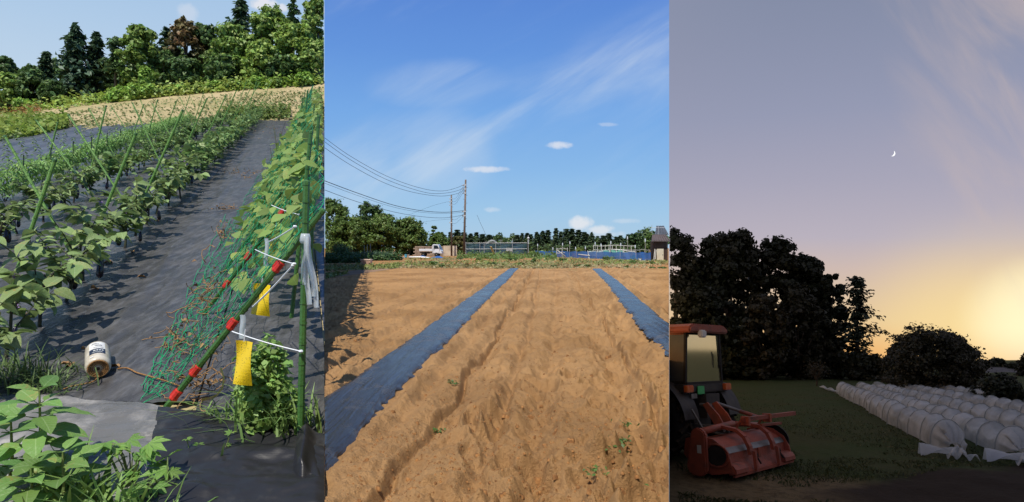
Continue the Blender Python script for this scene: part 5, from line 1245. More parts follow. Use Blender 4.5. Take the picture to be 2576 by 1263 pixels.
for k, (x, y, w, h, c, lab) in enumerate([(1003, 651, 6, 6, (.75, .76, .75), 'small white box at the end of the potato rows'), (1021, 648, 5, 7, (.10, .42, .58), 'light blue crate beside the white box'), (1028, 647.5, 4, 6, (.45, .36, .28), 'brown carton beside the blue crate'), (1014, 650, 3.5, 3, (.7, .72, .72), 'tiny white tray between box and crate')]):
    p = gg(x, y); s = p.y / F; mb = MB(); mb.box(p + Vector((0, 0, h * s / 2)), (2 * w * s * .5, .6, h * s)); me = bevelled(mb.mesh('crate'), .03); t = thing('crate', lab, 'box', p, 'boxes by the potato rows'); part('body', me, pmat('box_%d' % k, c, tuple(v * .8 for v in c), 4, .5), t)
    mb = MB(); mb.box(p + Vector((0, 0, h * s + .03)), (w * s * 1.12, .68, .06)); part('rim', mb, pmat('rim_%d' % k, tuple(min(1, v * 1.1) for v in c), None), t)

# ---- small truck
TS = 1.06; TY = 100.; tk = thing('small_truck', 'small silver-white flatbed truck parked before the block wall', 'truck')
M_PAINT = pmat('silver_white_paint', (.74, .77, .82), (.68, .72, .76), 2, .25, .5, coat=.4); M_TYRE = pmat('tyre_rubber', (.018, .018, .018), None, rough=.8, spec=.2); M_RIM = pmat('steel_rim', (.40, .40, .38), None, rough=.4, metal=.6)
M_GLASS = pmat('dark_glass', (.02, .03, .04), None, rough=.06, spec=.8); M_DARK = pmat('dark_metal', (.03, .03, .032), (.05, .045, .04), 7, .6, .3)
W2 = .70
prof = [(2.05, .42), (3.30, .42), (3.36, .55), (3.34, .82), (3.22, 1.02), (2.92, 1.68), (2.82, 1.78), (2.12, 1.80), (2.05, 1.70)]
mb = MB(); mb.prism(prof, -W2, W2, lambda u, v, t: Vector((u, t, v))); part('cab', bevelled(mb.mesh('cab'), .035), M_PAINT, tk, world=False)
mb = MB(); mb.prism([(2.22, 1.12), (2.86, 1.12), (3.02, 1.14), (2.80, 1.62), (2.24, 1.64)], -W2 - .012, -W2 + .01, lambda u, v, t: Vector((u, t, v))); part('side_window', mb, M_GLASS, tk, world=False)
mb = MB(); mb.add([(3.235, -W2 * .9, 1.06), (3.235, W2 * .9, 1.06), (2.955, W2 * .84, 1.66), (2.955, -W2 * .84, 1.66)], [(0, 1, 2, 3)]); part('windscreen', mb, M_GLASS, tk, world=False)
dr = MB(); dr.beam((2.18, -W2 - .008, .5), (2.18, -W2 - .008, 1.66), .02); dr.beam((3.02, -W2 - .008, .5), (3.05, -W2 - .008, 1.10), .02); dr.beam((2.18, -W2 - .008, .5), (3.02, -W2 - .008, .5), .02); d_ = part('door', dr, M_DARK, tk, world=False)
mb = MB(); mb.box((2.30, -W2 - .03, 1.02), (.14, .03, .035)); part('handle', mb, M_DARK, d_, world=False)
mb = MB(); mb.box((1.02, 0, .80), (2.0, W2 * 2, .06)); part('load_bed', mb, M_PAINT, tk, world=False)
for nm, c, d in (('side_gate', (1.02, -W2, .97), (2.0, .04, .30)), ('side_gate', (1.02, W2, .97), (2.0, .04, .30)), ('tail_gate', (.02, 0, .97), (.04, W2 * 2 - .05, .30)), ('front_gate', (2.0, 0, 1.0), (.04, W2 * 2 - .05, .36))):
    mb = MB(); mb.box(c, d)
    if nm == 'side_gate':
        for k in range(5): mb.box((.2 + k * .42, c[1] - math.copysign(.026, -c[1]) * -1, .97), (.03, .02, .26))
    part(nm, mb, M_PAINT, tk, world=False)
mb = MB()
for k in range(4): mb.beam((2.0, -W2 + .05 + k * .42, 1.15), (2.0, -W2 + .05 + k * .42, 1.66), .03)
mb.beam((2.0, -W2 + .04, 1.66), (2.0, W2 - .04, 1.66), .03); part('cab_guard', mb, M_PAINT, tk, world=False)
mb = MB(); mb.box((1.5, 0, .60), (2.9, .7, .16)); mb.box((1.3, -.4, .52), (.5, .2, .2)); part('chassis', mb, M_DARK, tk, world=False)
for x in (.62, 2.62):
    for s in (-1, 1):
        mb = MB(); mb.lathe((x, s * (W2 - .16), .29), (0, s, 0), [(0, .20), (0, .28), (.03, .295), (.13, .295), (.16, .28), (.165, .17), (.13, .16)], 18); w_ = part('wheel', mb, M_TYRE, tk, world=False)
        mb = MB(); mb.lathe((x, s * (W2 - .04), .29), (0, s, 0), [(0, .175), (.01, .17), (.0, .09), (.035, .07), (.035, .0)], 14, False); part('rim', mb, M_RIM, w_, world=False)
mb = MB(); mb.box((3.38, 0, .50), (.10, W2 * 2, .22)); part('bumper', bevelled(mb.mesh('bumper'), .03), M_PAINT, tk, world=False)
for s in (-1, 1):
    mb = MB(); mb.box((3.335, s * .52, .78), (.06, .26, .18)); part('headlight', bevelled(mb.mesh('headlight'), .02), pmat('lamp_glass', (.7, .72, .72), None, rough=.15), tk, world=False)
    mb = MB(); mb.box((3.10, s * (W2 + .13), 1.26), (.06, .12, .22)); mb.beam((3.08, s * W2, 1.2), (3.10, s * (W2 + .1), 1.25), .02); part('mirror', mb, M_DARK, tk, world=False)
tp = gy(1057, TY); tk.matrix_world = Matrix.Translation(tp + Vector((0, 0, .0))) @ Matrix.Rotation(-.10, 4, 'Z') @ Matrix.Scale(TS * 1.06, 4)

# ---- block wall
WY = 106.; M_BLK = pmat('concrete_block', lin(176, 158, 140), lin(140, 122, 106), 1.2, .9, .1, .4, 8, objvar=.16); wt = thing('block_wall', 'low weathered concrete block wall behind the truck', 'wall', gy(1040, WY))
bw, bh = .56, .285; blk = MB(); blk.box((0, 0, 0), (bw - .03, .18, bh - .03)); BLK = bevelled(blk.mesh('block'), .012, 1); BLK.materials.append(M_BLK)
x0 = gy(1040, WY).x; x1 = gy(1147, WY).x; ncol = int((x1 - x0) / bw)
for rw in range(6):
    for cl in range(ncol):
        if rw == 5 and cl > ncol - 5 and cl < ncol - 1: continue
        if rw == 4 and cl % 2 == 1 and cl < 8:           # openwork block with a waisted hole
            mb = MB(); h2 = bh / 2 - .015; w2 = bw / 2 - .015
            for s in (-1, 1):
                mb.prism([(s * w2, -h2), (s * w2, h2), (s * .10, h2), (s * .04, 0), (s * .10, -h2)], -.09, .09, lambda u, v, t: Vector((u, t, v)))
            me = mb.mesh('block'); me.materials.append(M_BLK)
        else: me = BLK
        xx = x0 + (cl + .5) * bw + (bw * .5 if rw % 2 else 0)
        if xx > x1: continue
        place(me, 'block', wt, Matrix.Translation((xx, WY, GZ + (rw + .5) * bh)))
mb = MB(); mb.box((x1 - 1.0, WY - .22, GZ + .9), (2.4, .16, 1.8)); part('end_slab', bevelled(mb.mesh('end_slab'), .02), pmat('pale_render', lin(205, 188, 166), lin(170, 152, 130), .8, .9, .1), wt, label='paler rendered slab at the wall end')

# ---- utility poles and wires
M_POLE = pmat('concrete_pole', lin(128, 112, 100), lin(104, 90, 80), 1.5, .85, .1, .2, 6); M_WIRE = pmat('black_wire', (.015, .015, .018), None, rough=.5); M_INS = pmat('porcelain', (.6, .6, .58), None, rough=.2)
def upole(x, Y, xt, yt, rad, label, arms):
    a = gy(x, Y); b = at(xt, yt, Y); t = thing('utility_pole', label, 'utility pole', a, 'utility poles'); mb = MB(); mb.tube([a, b], [rad * 1.15, rad * .8], 12); part('shaft', mb, M_POLE, t, sm=True)
    for k in range(14):
        c = a.lerp(b, .25 + .05 * k); mb = MB(); s = 1 if k % 2 else -1; mb.tube([c, c + Vector((s * (rad + .16), 0, 0))], .02, 4); part('climbing_step', mb, M_DARK, t)
    for (y, w) in arms:
        f = (y - ym(Y)) / (yt - ym(Y)); c = a.lerp(b, f); mb = MB(); mb.lathe(c - Vector((0, 0, .08)), (0, 0, 1), [(0, rad * 1.15), (.16, rad * 1.15)], 12); part('band', mb, M_INS, t)
        mb = MB(); mb.tube([c, c + Vector((-w, -.1, 0))], .03, 5); mb.lathe(c + Vector((-w, -.1, -.1)), (0, 0, 1), [(0, .05), (.05, .09), (.1, .05), (.15, .09), (.2, .04)], 8); part('insulator', mb, M_INS, t)
upole(1167, 86, 1171.5, 452, .15, 'tall concrete utility pole standing in front, nearer of the two', [(466, .35), (476, .35), (486, .3), (532, .3), (543, .3)])
upole(1136, 104, 1135.5, 490, .15, 'shorter concrete utility pole standing farther back', [(500, .3), (508, .3), (516, .3), (560, .3)])
def wire(pts_, label, Y0=52, Y1=86, rad=.022):
    P = [at(x, y, Y0 + (Y1 - Y0) * (x - pts_[0][0]) / (pts_[-1][0] - pts_[0][0])) for x, y in pts_]; Q = []
    for a, b, c, d in zip([P[0]] + P[:-2], P[:-1], P[1:], P[2:] + [P[-1]]):
        for k in range(6):
            t = k / 6; Q.append(.5 * ((2 * b) + (c - a) * t + (2 * a - 5 * b + 4 * c - d) * t * t + (3 * b - a - 3 * c + d) * t ** 3))
    mb = MB(); mb.tube(Q + [P[-1]], rad, 4); obj('overhead_wire', mb, M_WIRE, label, 'wire', 'overhead wires')
wire([(817, 347), (880, 392), (960, 437), (1024, 463), (1080, 478), (1118, 480), (1150, 472), (1168, 464)], 'uppermost overhead wire sagging to the near pole top')
wire([(817, 357), (880, 401), (960, 446), (1024, 471), (1080, 486), (1118, 486), (1150, 480), (1168, 471)], 'second overhead wire from the top at the near pole')
wire([(817, 372), (880, 414), (960, 457), (1024, 480), (1080, 491), (1118, 493), (1150, 487), (1168, 478)], 'third overhead wire from the top at the near pole')
wire([(817, 455), (900, 486), (990, 516), (1060, 530), (1120, 534), (1166, 530)], 'thicker overhead wire meeting the near pole at mid height', rad=.032)
wire([(817, 461), (900, 492), (990, 521), (1060, 534), (1120, 537), (1166, 534)], 'thin overhead wire just below the thick one', rad=.015)
wire([(817, 478), (900, 508), (990, 533), (1060, 545), (1120, 548), (1166, 541)], 'lowest overhead wire passing above the trees')
for k, (y0, y1, s) in enumerate([(465, 500, 12), (472, 507, 13), (479, 513, 14), (536, 552, 9), (542, 562, 8)]):
    wire([(1136, y1), (1146, y1 - (y1 - y0) * .15 + s * .35), (1158, y0 + (y1 - y0) * .35 + s * .3), (1168, y0)], '%s short wire from the top between the two poles' % ordn(k), 104, 86, .018)
wire([(1030, 540), (1090, 517), (1134, 506)], 'thin wire rising from the trees to the far pole', 110, 104, .015)
wire([(1034, 563), (1090, 555), (1134, 551)], 'thin wire from the trees to the far pole, lower of the two', 110, 104, .013)
wire([(1200, 541), (1208, 560), (1216, 577), (1223, 592), (1232, 606)], 'slanting guy wire right of the near pole', 86, 92, .02)

# ---- orchard trees on the left
r = np.random.default_rng(371); OT = 'big trees behind the vegetable plots'
M_OR = leafmat('orchard_leaf', (.105, .175, .036), (.145, .215, .05), .4, .3, scale=.2); M_ORD = leafmat('orchard_dark', (.055, .105, .028), (.08, .14, .035), .4, .28, scale=.2); M_BRN = leafmat('bronze_leaf', (.14, .12, .035), (.10, .12, .03), .35, .25)
def mtree(x, top, hw, Y, m, lab, cb=.12, ncl=44, per=190, leaf=.42, base=None, group=OT, name='orchard_tree', **kw):
    b = gy(x, Y); H = CAMZ - (top - HY) / F * Y - GZ; broad_tree(name, lab, b, H, hw / F * Y, m, M_BARK, r, cb=cb, ncl=ncl, per=per, leaf=leaf, keep=keepM, group=group, **kw)
mtree(838, 500, 48, 112, M_OR, 'tall tree at the left edge of the sandy field scene', ncl=50)
mtree(930, 506, 42, 124, M_ORD, 'round-topped tree standing behind the others', ncl=44)
mtree(885, 545, 58, 110, M_OR, 'broad dark green tree above the leek patch', cb=.2, ncl=60)
mtree(960, 540, 58, 111, M_OR, 'broad spreading tree in the middle of the group', cb=.2, ncl=64)
mtree(1030, 550, 48, 112, M_OR, 'rounded tree at the right end of the big trees', cb=.22, ncl=54)
mtree(1050, 585, 28, 116, M_ORD, 'lower dark tree behind the truck bed', cb=.1, ncl=34)
mtree(1105, 585, 26, 118, M_OR, 'small tree with open branches behind the truck cab', cb=.1, ncl=30)
mtree(1092, 562, 8, 120, M_OR, 'thin upright treetop between big trees and far pole', cb=.3, ncl=9)
mtree(1152, 592, 22, 124, M_BRN, 'bronze-green tree just left of the near pole', cb=.1, ncl=28)
mtree(1010, 555, 40, 122, M_ORD, 'dark tree behind the right half of the group', cb=.0, ncl=36)
mtree(880, 560, 60, 122, M_ORD, 'dark tree behind the left half of the group', cb=.0, ncl=44)

# ---- blue net fence with posts
M_BNET = pmat('blue_netting', (.05, .095, .15), (.035, .075, .09), .8, .7, .2, alpha=.72); M_GPOST = pmat('galvanised_post', (.42, .42, .42), None, rough=.5, metal=.3)
FY = 92.; ft = thing('net_fence', 'tall fence of dark blue netting on steel posts right of the near pole', 'fence', gy(1172, FY)); fx = [1172, 1207, 1218, 1247, 1289, 1326.5]
for k, x in enumerate(fx):
    mb = MB(); a = gy(x, FY); mb.tube([a, at(x, 608.5 if k != 4 else 600, FY)], .045 if k < 5 else .08, 6); part('post', mb, M_GPOST if k < 5 else M_DARK, ft)
for a, b in ((1172, 1207), (1207, 1247), (1247, 1289), (1289, 1326.5)):
    mb = MB(); mb.sheet(lambda u, v: at(a + (b - a) * u, 612 + 27 * v + .8 * math.sin(math.pi * u) * (1 - v), FY + .06 + .1 * math.sin(u * 5 + v * 3)), 10, 5); part('net_panel', mb, M_BNET, ft)
for y in (611, 626):
    mb = MB(); mb.tube([at(1172, y + .5, FY - .05), at(1326, y, FY - .05)], .03, 5); part('rail', mb, M_GPOST, ft)
mb = MB(); a, b = at(1234.5, 620, 86), gg(1247, 648); d = (b - a); mb.beam(a, Vector((b.x, b.y, b.z)), .30, .05); obj('plank', mb, pmat('yellowish_plank', (.62, .55, .30), (.55, .48, .26), 3, .7), 'pale yellow plank leaning against the blue net fence', 'plank')
mb = MB(); mb.box(at(1281, 628, 91.6), (.95, .04, .5)); t = thing('notice_board', 'pale blank board hung on the blue net fence', 'board', at(1281, 631, 91.6)); part('panel', mb, pmat('pale_board', (.42, .42, .40), (.34, .34, .33), 4, .7), t)
# shelter with grey net and weeds behind the fence
SY = 97.; st = thing('net_shelter', 'sagging grey net shelter with vines behind the blue fence', 'shelter', gy(1247, SY)); M_GNET = pmat('grey_net', (.30, .30, .27), (.22, .22, .2), 1.5, .8, .2, alpha=.85)
mb = MB(); mb.sheet(lambda u, v: at(1214 + 50 * u, 639 - (639 - (602 + 10 * abs(v - .5))) * math.sin(math.pi * min(u * 1.05, 1)) ** .55, SY + (v - .5) * 4), 24, 8); part('net_cover', mb, M_GNET, st)
mb = MB()
for u in (.1, .5, .9): mb.tube([gy(1218 + 46 * u, SY), at(1218 + 46 * u, 606, SY)], .05, 5)
mb.tube([at(1258, 604, SY), at(1280, 612, SY)], .06, 5); mb.tube([at(1262, 609, SY), at(1282, 609, SY)], .05, 5); part('frame', mb, M_STICK, st)
bush('vine_clump', 'green vines topping the grey net shelter', tuple(at(1270, 614, SY)), .9, 1.0, M_WC, np.random.default_rng(377), 300, .2, keepM, cat='plant', ncl=6)
# lamp post with white shade
LY = 95.; lt = thing('lamp_post', 'thin post with a small white lamp at the right end of the blue fence', 'lamp post', gy(1329, LY)); mb = MB(); mb.tube([gy(1329, LY), at(1329, 592, LY)], .05, 6); part('pole', mb, M_GPOST, lt)
mb = MB(); mb.lathe(at(1329, 600, LY), (0, 0, 1), [(0, .20), (.08, .22), (.2, .08), (.26, .03)], 10); part('lamp_shade', mb, M_INS, lt); mb = MB(); mb.box(at(1329, 608, LY), (.22, .2, .8)); part('meter_box', mb, M_GPOST, lt)

# ---- low blue net and the vegetable frames behind it
lf = thing('low_net_fence', 'long knee-high blue net around the vegetable garden', 'fence', gg(1500, 655)); nl = [(1345, 645, 97), (1400, 647, 91), (1450, 649, 84), (1500, 651, 78), (1560, 653.5, 72), (1600, 655, 69), (1637, 656, 66.5)]
M_BLOW = pmat('bright_blue_net', (.03, .13, .42), (.045, .16, .46), 1.5, .6, .3, alpha=.9)
for (a, b) in zip(nl[:-1], nl[1:]):
    def lowp(u, v, a=a, b=b):
        Y = a[2] + (b[2] - a[2]) * u; q = gy(a[0] + (b[0] - a[0]) * u, Y); q.z += (.92 + .05 * math.sin(u * 9 + a[0])) * v; q.y += .08 * math.sin(u * 11 + v * 2); return q
    mb = MB(); mb.sheet(lowp, 14, 4); part('net_panel', mb, M_BLOW, lf)
    mb = MB(); q = gy(a[0], a[2]); mb.tube([q, q + Vector((0, 0, 1.05))], .03, 5); part('post', mb, M_GPOST, lf)
M_BOT = pmat('clear_bottle', (.6, .64, .66), None, rough=.2, spec=.5)
STK = [(1352, 618), (1390, 627), (1414, 616), (1432, 612), (1499, 614), (1512, 618), (1534, 618), (1560, 617), (1624, 606), (1658 - 60, 622), (1650 - 12, 612), (1643, 614), (1471, 625), (1447, 626), (1580, 600), (1536, 612)]
for k, (x, y) in enumerate(sorted(STK)):
    Y = 92 - (x - 1340) * .06; a = gy(x, Y); b = at(x + random.uniform(-2, 2), y, Y); t = thing('bottle_stick', 'stick with a plastic bottle on top in the vegetable garden, %s from the left' % ordn(k), 'stick', a, 'sticks with bottles')
    mb = MB(); mb.tube([a, b], .035, 5); part('stick', mb, M_STICK, t); mb = MB(); mb.lathe(b - Vector((0, 0, .1)), (0, 0, 1), [(0, .075), (.28, .075), (.36, .03), (.42, .03)], 8); part('bottle', mb, M_BOT, t)
def frame_(x0, x1, yt, yb, Y, n, label, m, rad=.045):
    t = thing('pipe_trellis', label, 'trellis', gy(x0, Y), 'garden frames'); 
    for k in range(n):
        x = x0 + (x1 - x0) * k / (n - 1); mb = MB(); mb.tube([gy(x, Y), at(x + random.uniform(-1, 1), yt + random.uniform(-1, 1), Y)], rad, 5); part('upright', mb, m, t)
    for y in (yt + 1.5, yt + 12):
        mb = MB(); mb.tube([at(x0 + (x1 - x0) * k / 8, y + 1.2 * math.sin(k * 1.1), Y) for k in range(9)], rad * .9, 5); part('crossbar', mb, m, t)
M_PIPE = pmat('white_pipe', (.62, .60, .54), (.5, .48, .42), 3, .5, .3)
frame_(1494, 1598, 616.5, 645, 84, 12, 'long pipe trellis frame across the middle of the vegetable garden', M_PIPE)
frame_(1400, 1428, 624, 645, 88, 3, 'small slanting pole frame at the left of the vegetable garden', M_PIPE)
frame_(1600, 1632, 627, 648, 78, 4, 'low stick frame near the round hedges', M_STICK, .04)
mb = MB(); mb.tube([at(1400, 628, 87), at(1424, 646, 87)], .06, 5); mb.tube([at(1530, 627, 82), at(1565, 629, 82), at(1590, 634, 82), at(1598, 632, 82)], .06, 5); obj('bent_pipe', mb, M_PIPE, 'bent white pipes lying across the vegetable frames', 'pipe', sm=True)
mb = MB(); mb.tube([at(1455, 640, 80), at(1500, 645, 80), at(1540, 646, 80), at(1575, 645, 80)], .06, 5); obj('bent_pipe', mb, M_PIPE, 'long sagging white hose above the low blue net', 'pipe', sm=True)
M_CLN = pmat('clear_net', (.40, .46, .44), (.28, .36, .33), 2, .5, .3, alpha=.75); M_GRN = pmat('green_mesh', (.10, .26, .18), (.12, .3, .22), 2, .6, .3, alpha=.85)
for k, (x0, x1, yt, Y, m, lab) in enumerate([(1478, 1515, 631, 81, M_CLN, 'clear net tunnel left in the garden'), (1515, 1566, 629, 81.5, M_GRN, 'green mesh tunnel in the middle of the garden'), (1566, 1596, 634, 81, M_CLN, 'clear net tunnel right in the garden')]):
    t = thing('net_tunnel', lab, 'tunnel', gy(x0, Y), 'net tunnels in the garden'); mb = MB(); H = CAMZ - (yt - HY) / F * Y - GZ
    mb.sheet(lambda u, v: gy(x0 + (x1 - x0) * u, Y) + Vector((0, -1 + 2 * v, H * math.sin(math.pi * v) ** .6 * (.85 + .15 * abs(math.sin(u * 9))))), 20, 10); part('net_cover', mb, m, t, sm=True)
    for q in range(4):
        mb = MB(); x = x0 + (x1 - x0) * q / 3; mb.tube([gy(x, Y) + Vector((0, -1 + 2 * v / 10, (H + .02) * math.sin(math.pi * v / 10) ** .6)) for v in range(11)], .03, 4); part('hoop', mb, M_PIPE, t)
for k, (x, y, hw, h, lab) in enumerate([(1380, 646, 16, 12, 'green vegetables behind the left end of the low net'), (1425, 646, 20, 14, 'green vegetables behind the low net, second from the left'), (1455, 645, 14, 26, 'tall yellow-green bush in the vegetable garden'), (1470, 646, 16, 14, 'leafy vegetables left of the long pipe frame'), (1545, 645, 22, 10, 'green vegetables under the pipe frame'), (1345, 648, 12, 20, 'tall weeds at the corner post of the blue fence'), (1610, 648, 16, 12, 'vegetables in the shade of the round hedges')]):
    p = gg(x, y); bush('vegetable_bush', lab, tuple(p), hw / F * p.y, h / F * p.y, M_OR if k != 2 else leafmat('yellow_bush', (.22, .26, .05), (.17, .24, .05), .3, .3), np.random.default_rng(380 + k), 500, .25, keepM, 'garden vegetables', ncl=8)
# ---- round clipped hedges, shed, house
for k, (x, top, hw, Y, m, lab) in enumerate([(1594, 587, 20, 88, M_ORD, 'left of the three tall rounded hedge trees'), (1611, 594, 12, 84, M_ORD, 'middle and smallest of the three tall rounded hedge trees'), (1636, 587, 16, 83, M_OR, 'right of the three tall rounded hedge trees, beside the shed')]):
    mtree(x, top, hw, Y, m, lab, cb=.02, ncl=50, per=110, leaf=.24, group='clipped hedge trees', name='hedge_tree', fill=.75)
YS_ = 66.; sh = thing('garden_shed', 'dark brown shed with a cream door at the right edge of the garden', 'shed', gy(1650, YS_)); xr = (AR - 5e-4) * YS_ - .05
def sx(x): return (x - CX) / F * YS_
M_BOARD = pmat('brown_board', (.085, .055, .042), (.06, .04, .032), 3, .8, .2, objvar=.2); M_ROOFB = pmat('brown_metal_roof', (.11, .075, .065), (.085, .06, .052), 2, .5, .3)
zt = CAMZ - (606 - HY) / F * YS_
x_ = sx(1646); k = 0
bd = MB(); bd.box((0, 0, 0), (.20, .03, zt - GZ)); BD = bd.mesh('board'); BD.materials.append(M_BOARD)
while x_ + .2 < xr:
    place(BD, 'board', sh, Matrix.Translation((x_ + .1, YS_, (zt + GZ) / 2))); x_ += .215
mb = MB(); mb.box(((sx(1645) + xr - .1) / 2, YS_ + .9, (zt + GZ) / 2), (xr - .1 - sx(1645), 1.7, zt - GZ)); part('wall', mb, M_BOARD, sh)
mb = MB(); d0, d1 = sx(1652), sx(1669); zd = CAMZ - (626 - HY) / F * YS_; mb.box(((d0 + d1) / 2, YS_ - .05, (GZ + zd) / 2), (d1 - d0, .05, zd - GZ)); dd = part('door', bevelled(mb.mesh('door'), .01), pmat('cream_door', (.66, .60, .46), (.58, .52, .4), 2, .6), sh, label='plain cream door')
mb = MB(); mb.box((d1 - .1, YS_ - .09, GZ + (zd - GZ) * .5), (.05, .05, .1)); part('handle', mb, M_DARK, dd)
rz0, rz1 = CAMZ - (606 - HY) / F * YS_, CAMZ - (592 - HY) / F * YS_
mb = MB(); mb.add([(sx(1637), YS_ - .5, rz0), (xr, YS_ - .5, rz0), (xr - .05, YS_ + 1.2, rz1 + .1), (sx(1648), YS_ + 1.2, rz1 + .1), (sx(1637), YS_ - .5, rz0 - .08), (xr, YS_ - .5, rz0 - .08), (xr - .05, YS_ + 1.2, rz1), (sx(1648), YS_ + 1.2, rz1)], [(0, 1, 2, 3), (7, 6, 5, 4), (4, 5, 1, 0), (5, 6, 2, 1), (6, 7, 3, 2), (7, 4, 0, 3)]); rf = part('roof', mb, M_ROOFB, sh)
for k in range(8):
    u = k / 7; a = Vector((sx(1637) * (1 - u) + xr * u, YS_ - .5, rz0 + .03)); b = Vector((sx(1648) * (1 - u) + (xr - .05) * u, YS_ + 1.2, rz1 + .13)); mb = MB(); mb.beam(a, b, .05, .06); part('roof_batten', mb, M_ROOFB, rf)
mb = MB(); mb.tube([Vector((sx(1646), YS_ - .4, GZ)), Vector((sx(1650), YS_ - .1, GZ + 1.2))], .04, 5); obj('pole_bundle', mb, M_PIPE, 'pale pole leaning on the left corner of the shed', 'pole')
mb = MB(); mb.tube([Vector((sx(1642), YS_ - .5, GZ)), Vector((sx(1647), YS_ - .1, GZ + 1.3))], .04, 5); obj('pole_bundle', mb, M_PIPE, 'second pale pole leaning left of the first by the shed', 'pole')
for k, (x, y, c, lab) in enumerate([(1673, 652, (.55, .58, .55), 'grey heap of sacks right of the shed door'), (1644, 653, (.10, .32, .24), 'green bundle at the shed corner'), (1594, 652, (.09, .34, .30), 'teal tarp bundle behind the low blue net'), (1612, 655, (.6, .6, .6), 'white plastic bag at the end of the low net')]):
    p = gg(x, y); rr = np.random.default_rng(k + 3); mb = MB(); w = (9 if k == 2 else 5) / F * p.y
    if x > 1660: p.x = min(p.x, (AR - 1e-3) * p.y - w - .05)
    mb.sheet(lambda u, v: p + Vector(((u - .5) * 2 * w, (v - .5) * .8, w * 1.1 * math.sin(math.pi * u) ** .5 * math.sin(math.pi * v) ** .5 * (.7 + .5 * float(vnoise(u * 6, v * 6, k))))), 12, 10); obj('sack_bundle', mb, pmat('bundle_%d' % k, c, tuple(v * .7 for v in c), 5, .6), lab, 'bundle', 'bundles by the garden', sm=True)
YH = 98.; hh = thing('tiled_house', 'grey tiled house roof rising behind the shed at the right', 'house', gy(1655, YH)); hx = lambda x: (x - CX) / F * YH; hr_ = (AR - 6e-4) * YH - .05; hzv = lambda y: CAMZ - (y - HY) / F * YH
M_TILE = pmat('grey_roof_tile', (.085, .085, .095), (.06, .06, .07), 2, .5, .4, objvar=.15)
mb = MB(); mb.box(((hx(1652) + hr_) / 2 - .1, YH + 2.4, (hzv(594) + GZ) / 2), (hr_ - hx(1652) - .3, 4, hzv(594) - GZ)); part('wall', mb, pmat('plaster_wall', (.52, .48, .40), None, rough=.9), hh)
mb = MB(); mb.add([(hx(1647), YH - .3, hzv(591)), (hr_, YH - .3, hzv(591)), (hr_, YH + 3, hzv(566)), (hx(1663), YH + 3, hzv(569))], [(0, 1, 2, 3)]); rf = part('roof', mb, M_TILE, hh)
tl = MB(); tl.prism([(-.13, 0), (-.07, .05), (0, .065), (.07, .05), (.13, 0), (0, -.02)], 0, .36, lambda u, v, t: Vector((u, t, v))); TL_ = tl.mesh('tile'); TL_.materials.append(M_TILE)
sl_ = math.atan2(hzv(567.5) - hzv(591), 3.3)
for rw in range(11):
    f = rw / 11; xa = hx(1647) + (hx(1663) - hx(1647)) * f; y_ = YH - .3 + 3.3 * f; z_ = hzv(591) + (hzv(567.5) - hzv(591)) * f + .03; xx = xa + .15
    while xx < hr_ - .15:
        place(TL_, 'tile', rf, Matrix.Translation((xx, y_, z_)) @ Matrix.Rotation(sl_, 4, 'X')); xx += .29
mb = MB(); mb.tube([at(1640, 585, 96), at(1640, 566, 96)], .04, 5); mb.tube([at(1656, 590, 96), at(1656, 568, 96)], .04, 5); mb.tube([at(1638, 573, 96), at(1672, 573, 96)], .04, 5); mb.tube([gy(1640, 96), at(1640, 585, 96)], .04, 5); mb.tube([gy(1656, 96), at(1656, 590, 96)], .04, 5); obj('pipe_rack', mb, M_GPOST, 'steel pipe drying rack standing before the tiled roof', 'pipe rack')

# ---- far woods
r = np.random.default_rng(391); FW = 'far trees on the horizon'
M_FARC = leafmat('far_cedar', (.052, .088, .042), (.07, .105, .042), .35, .15, scale=.15); M_FARB = leafmat('far_broad', (.09, .15, .045), (.115, .17, .055), .35, .2, scale=.15)
pro = [conifer('far_cedar', 'x', (0, 0, 0), 10, 2.3, M_FARC, M_BARK, np.random.default_rng(400 + i), cb=.02, lev=30, nb=9, leaf=.8, droop=.35, power=.5, irr=.4, per=6) for i in range(3)]
prb = [broad_tree('far_broadleaf', 'x', (0, 0, 0), 10, 5, M_FARB, M_BARK, np.random.default_rng(410 + i), cb=.0, ncl=20, per=70, leaf=.8) for i in range(2)]
used = set(); cnt = {'c': 0, 'b': 0}
def far(kind, x, top, Y, w=None):
    src = (pro if kind == 'c' else prb)[int(r.integers(3 if kind == 'c' else 2))]
    H = CAMZ - (top - HY) / F * Y - GZ; ww = (w / F * Y) / (2.3 if kind == 'c' else 5) if w else H / 10
    if src.name not in used: o = src; used.add(src.name)
    else:
        o = src.copy(); C.objects.link(o)
        for ch in src.children:
            c = ch.copy(); C.objects.link(c); c.parent = o
    o.location = gy(x, Y); o.scale = (ww, ww, H / 10); o.rotation_euler = (0, 0, r.uniform(0, 6.28))
    o['label'] = ('pointed dark cedar in the far treeline, %s from the left' if kind == 'c' else 'rounded tree in the far treeline, %s from the left') % ordn(cnt[kind]); o['group'] = FW; o['category'] = 'tree'; cnt[kind] += 1
tops_c = [(1088, 588), (1104, 583), (1118, 586), (1133, 584), (1150, 575), (1165, 583), (1184, 582), (1199, 585), (1215, 589), (1232, 586), (1296, 590), (1312, 588), (1326, 583), (1340, 585), (1352, 580), (1366, 577), (1380, 580), (1396, 571), (1411, 578), (1426, 577), (1440, 572), (1455, 580), (1468, 578), (1480, 584), (1494, 583), (1508, 589), (1522, 588), (1536, 586), (1548, 590), (1562, 587), (1576, 590), (1592, 588), (1606, 585)]
for (x, t) in tops_c: far('c', x + r.normal() * 2.5, t + r.uniform(-3, 5), 170 + r.uniform(-14, 14), r.uniform(14, 30))
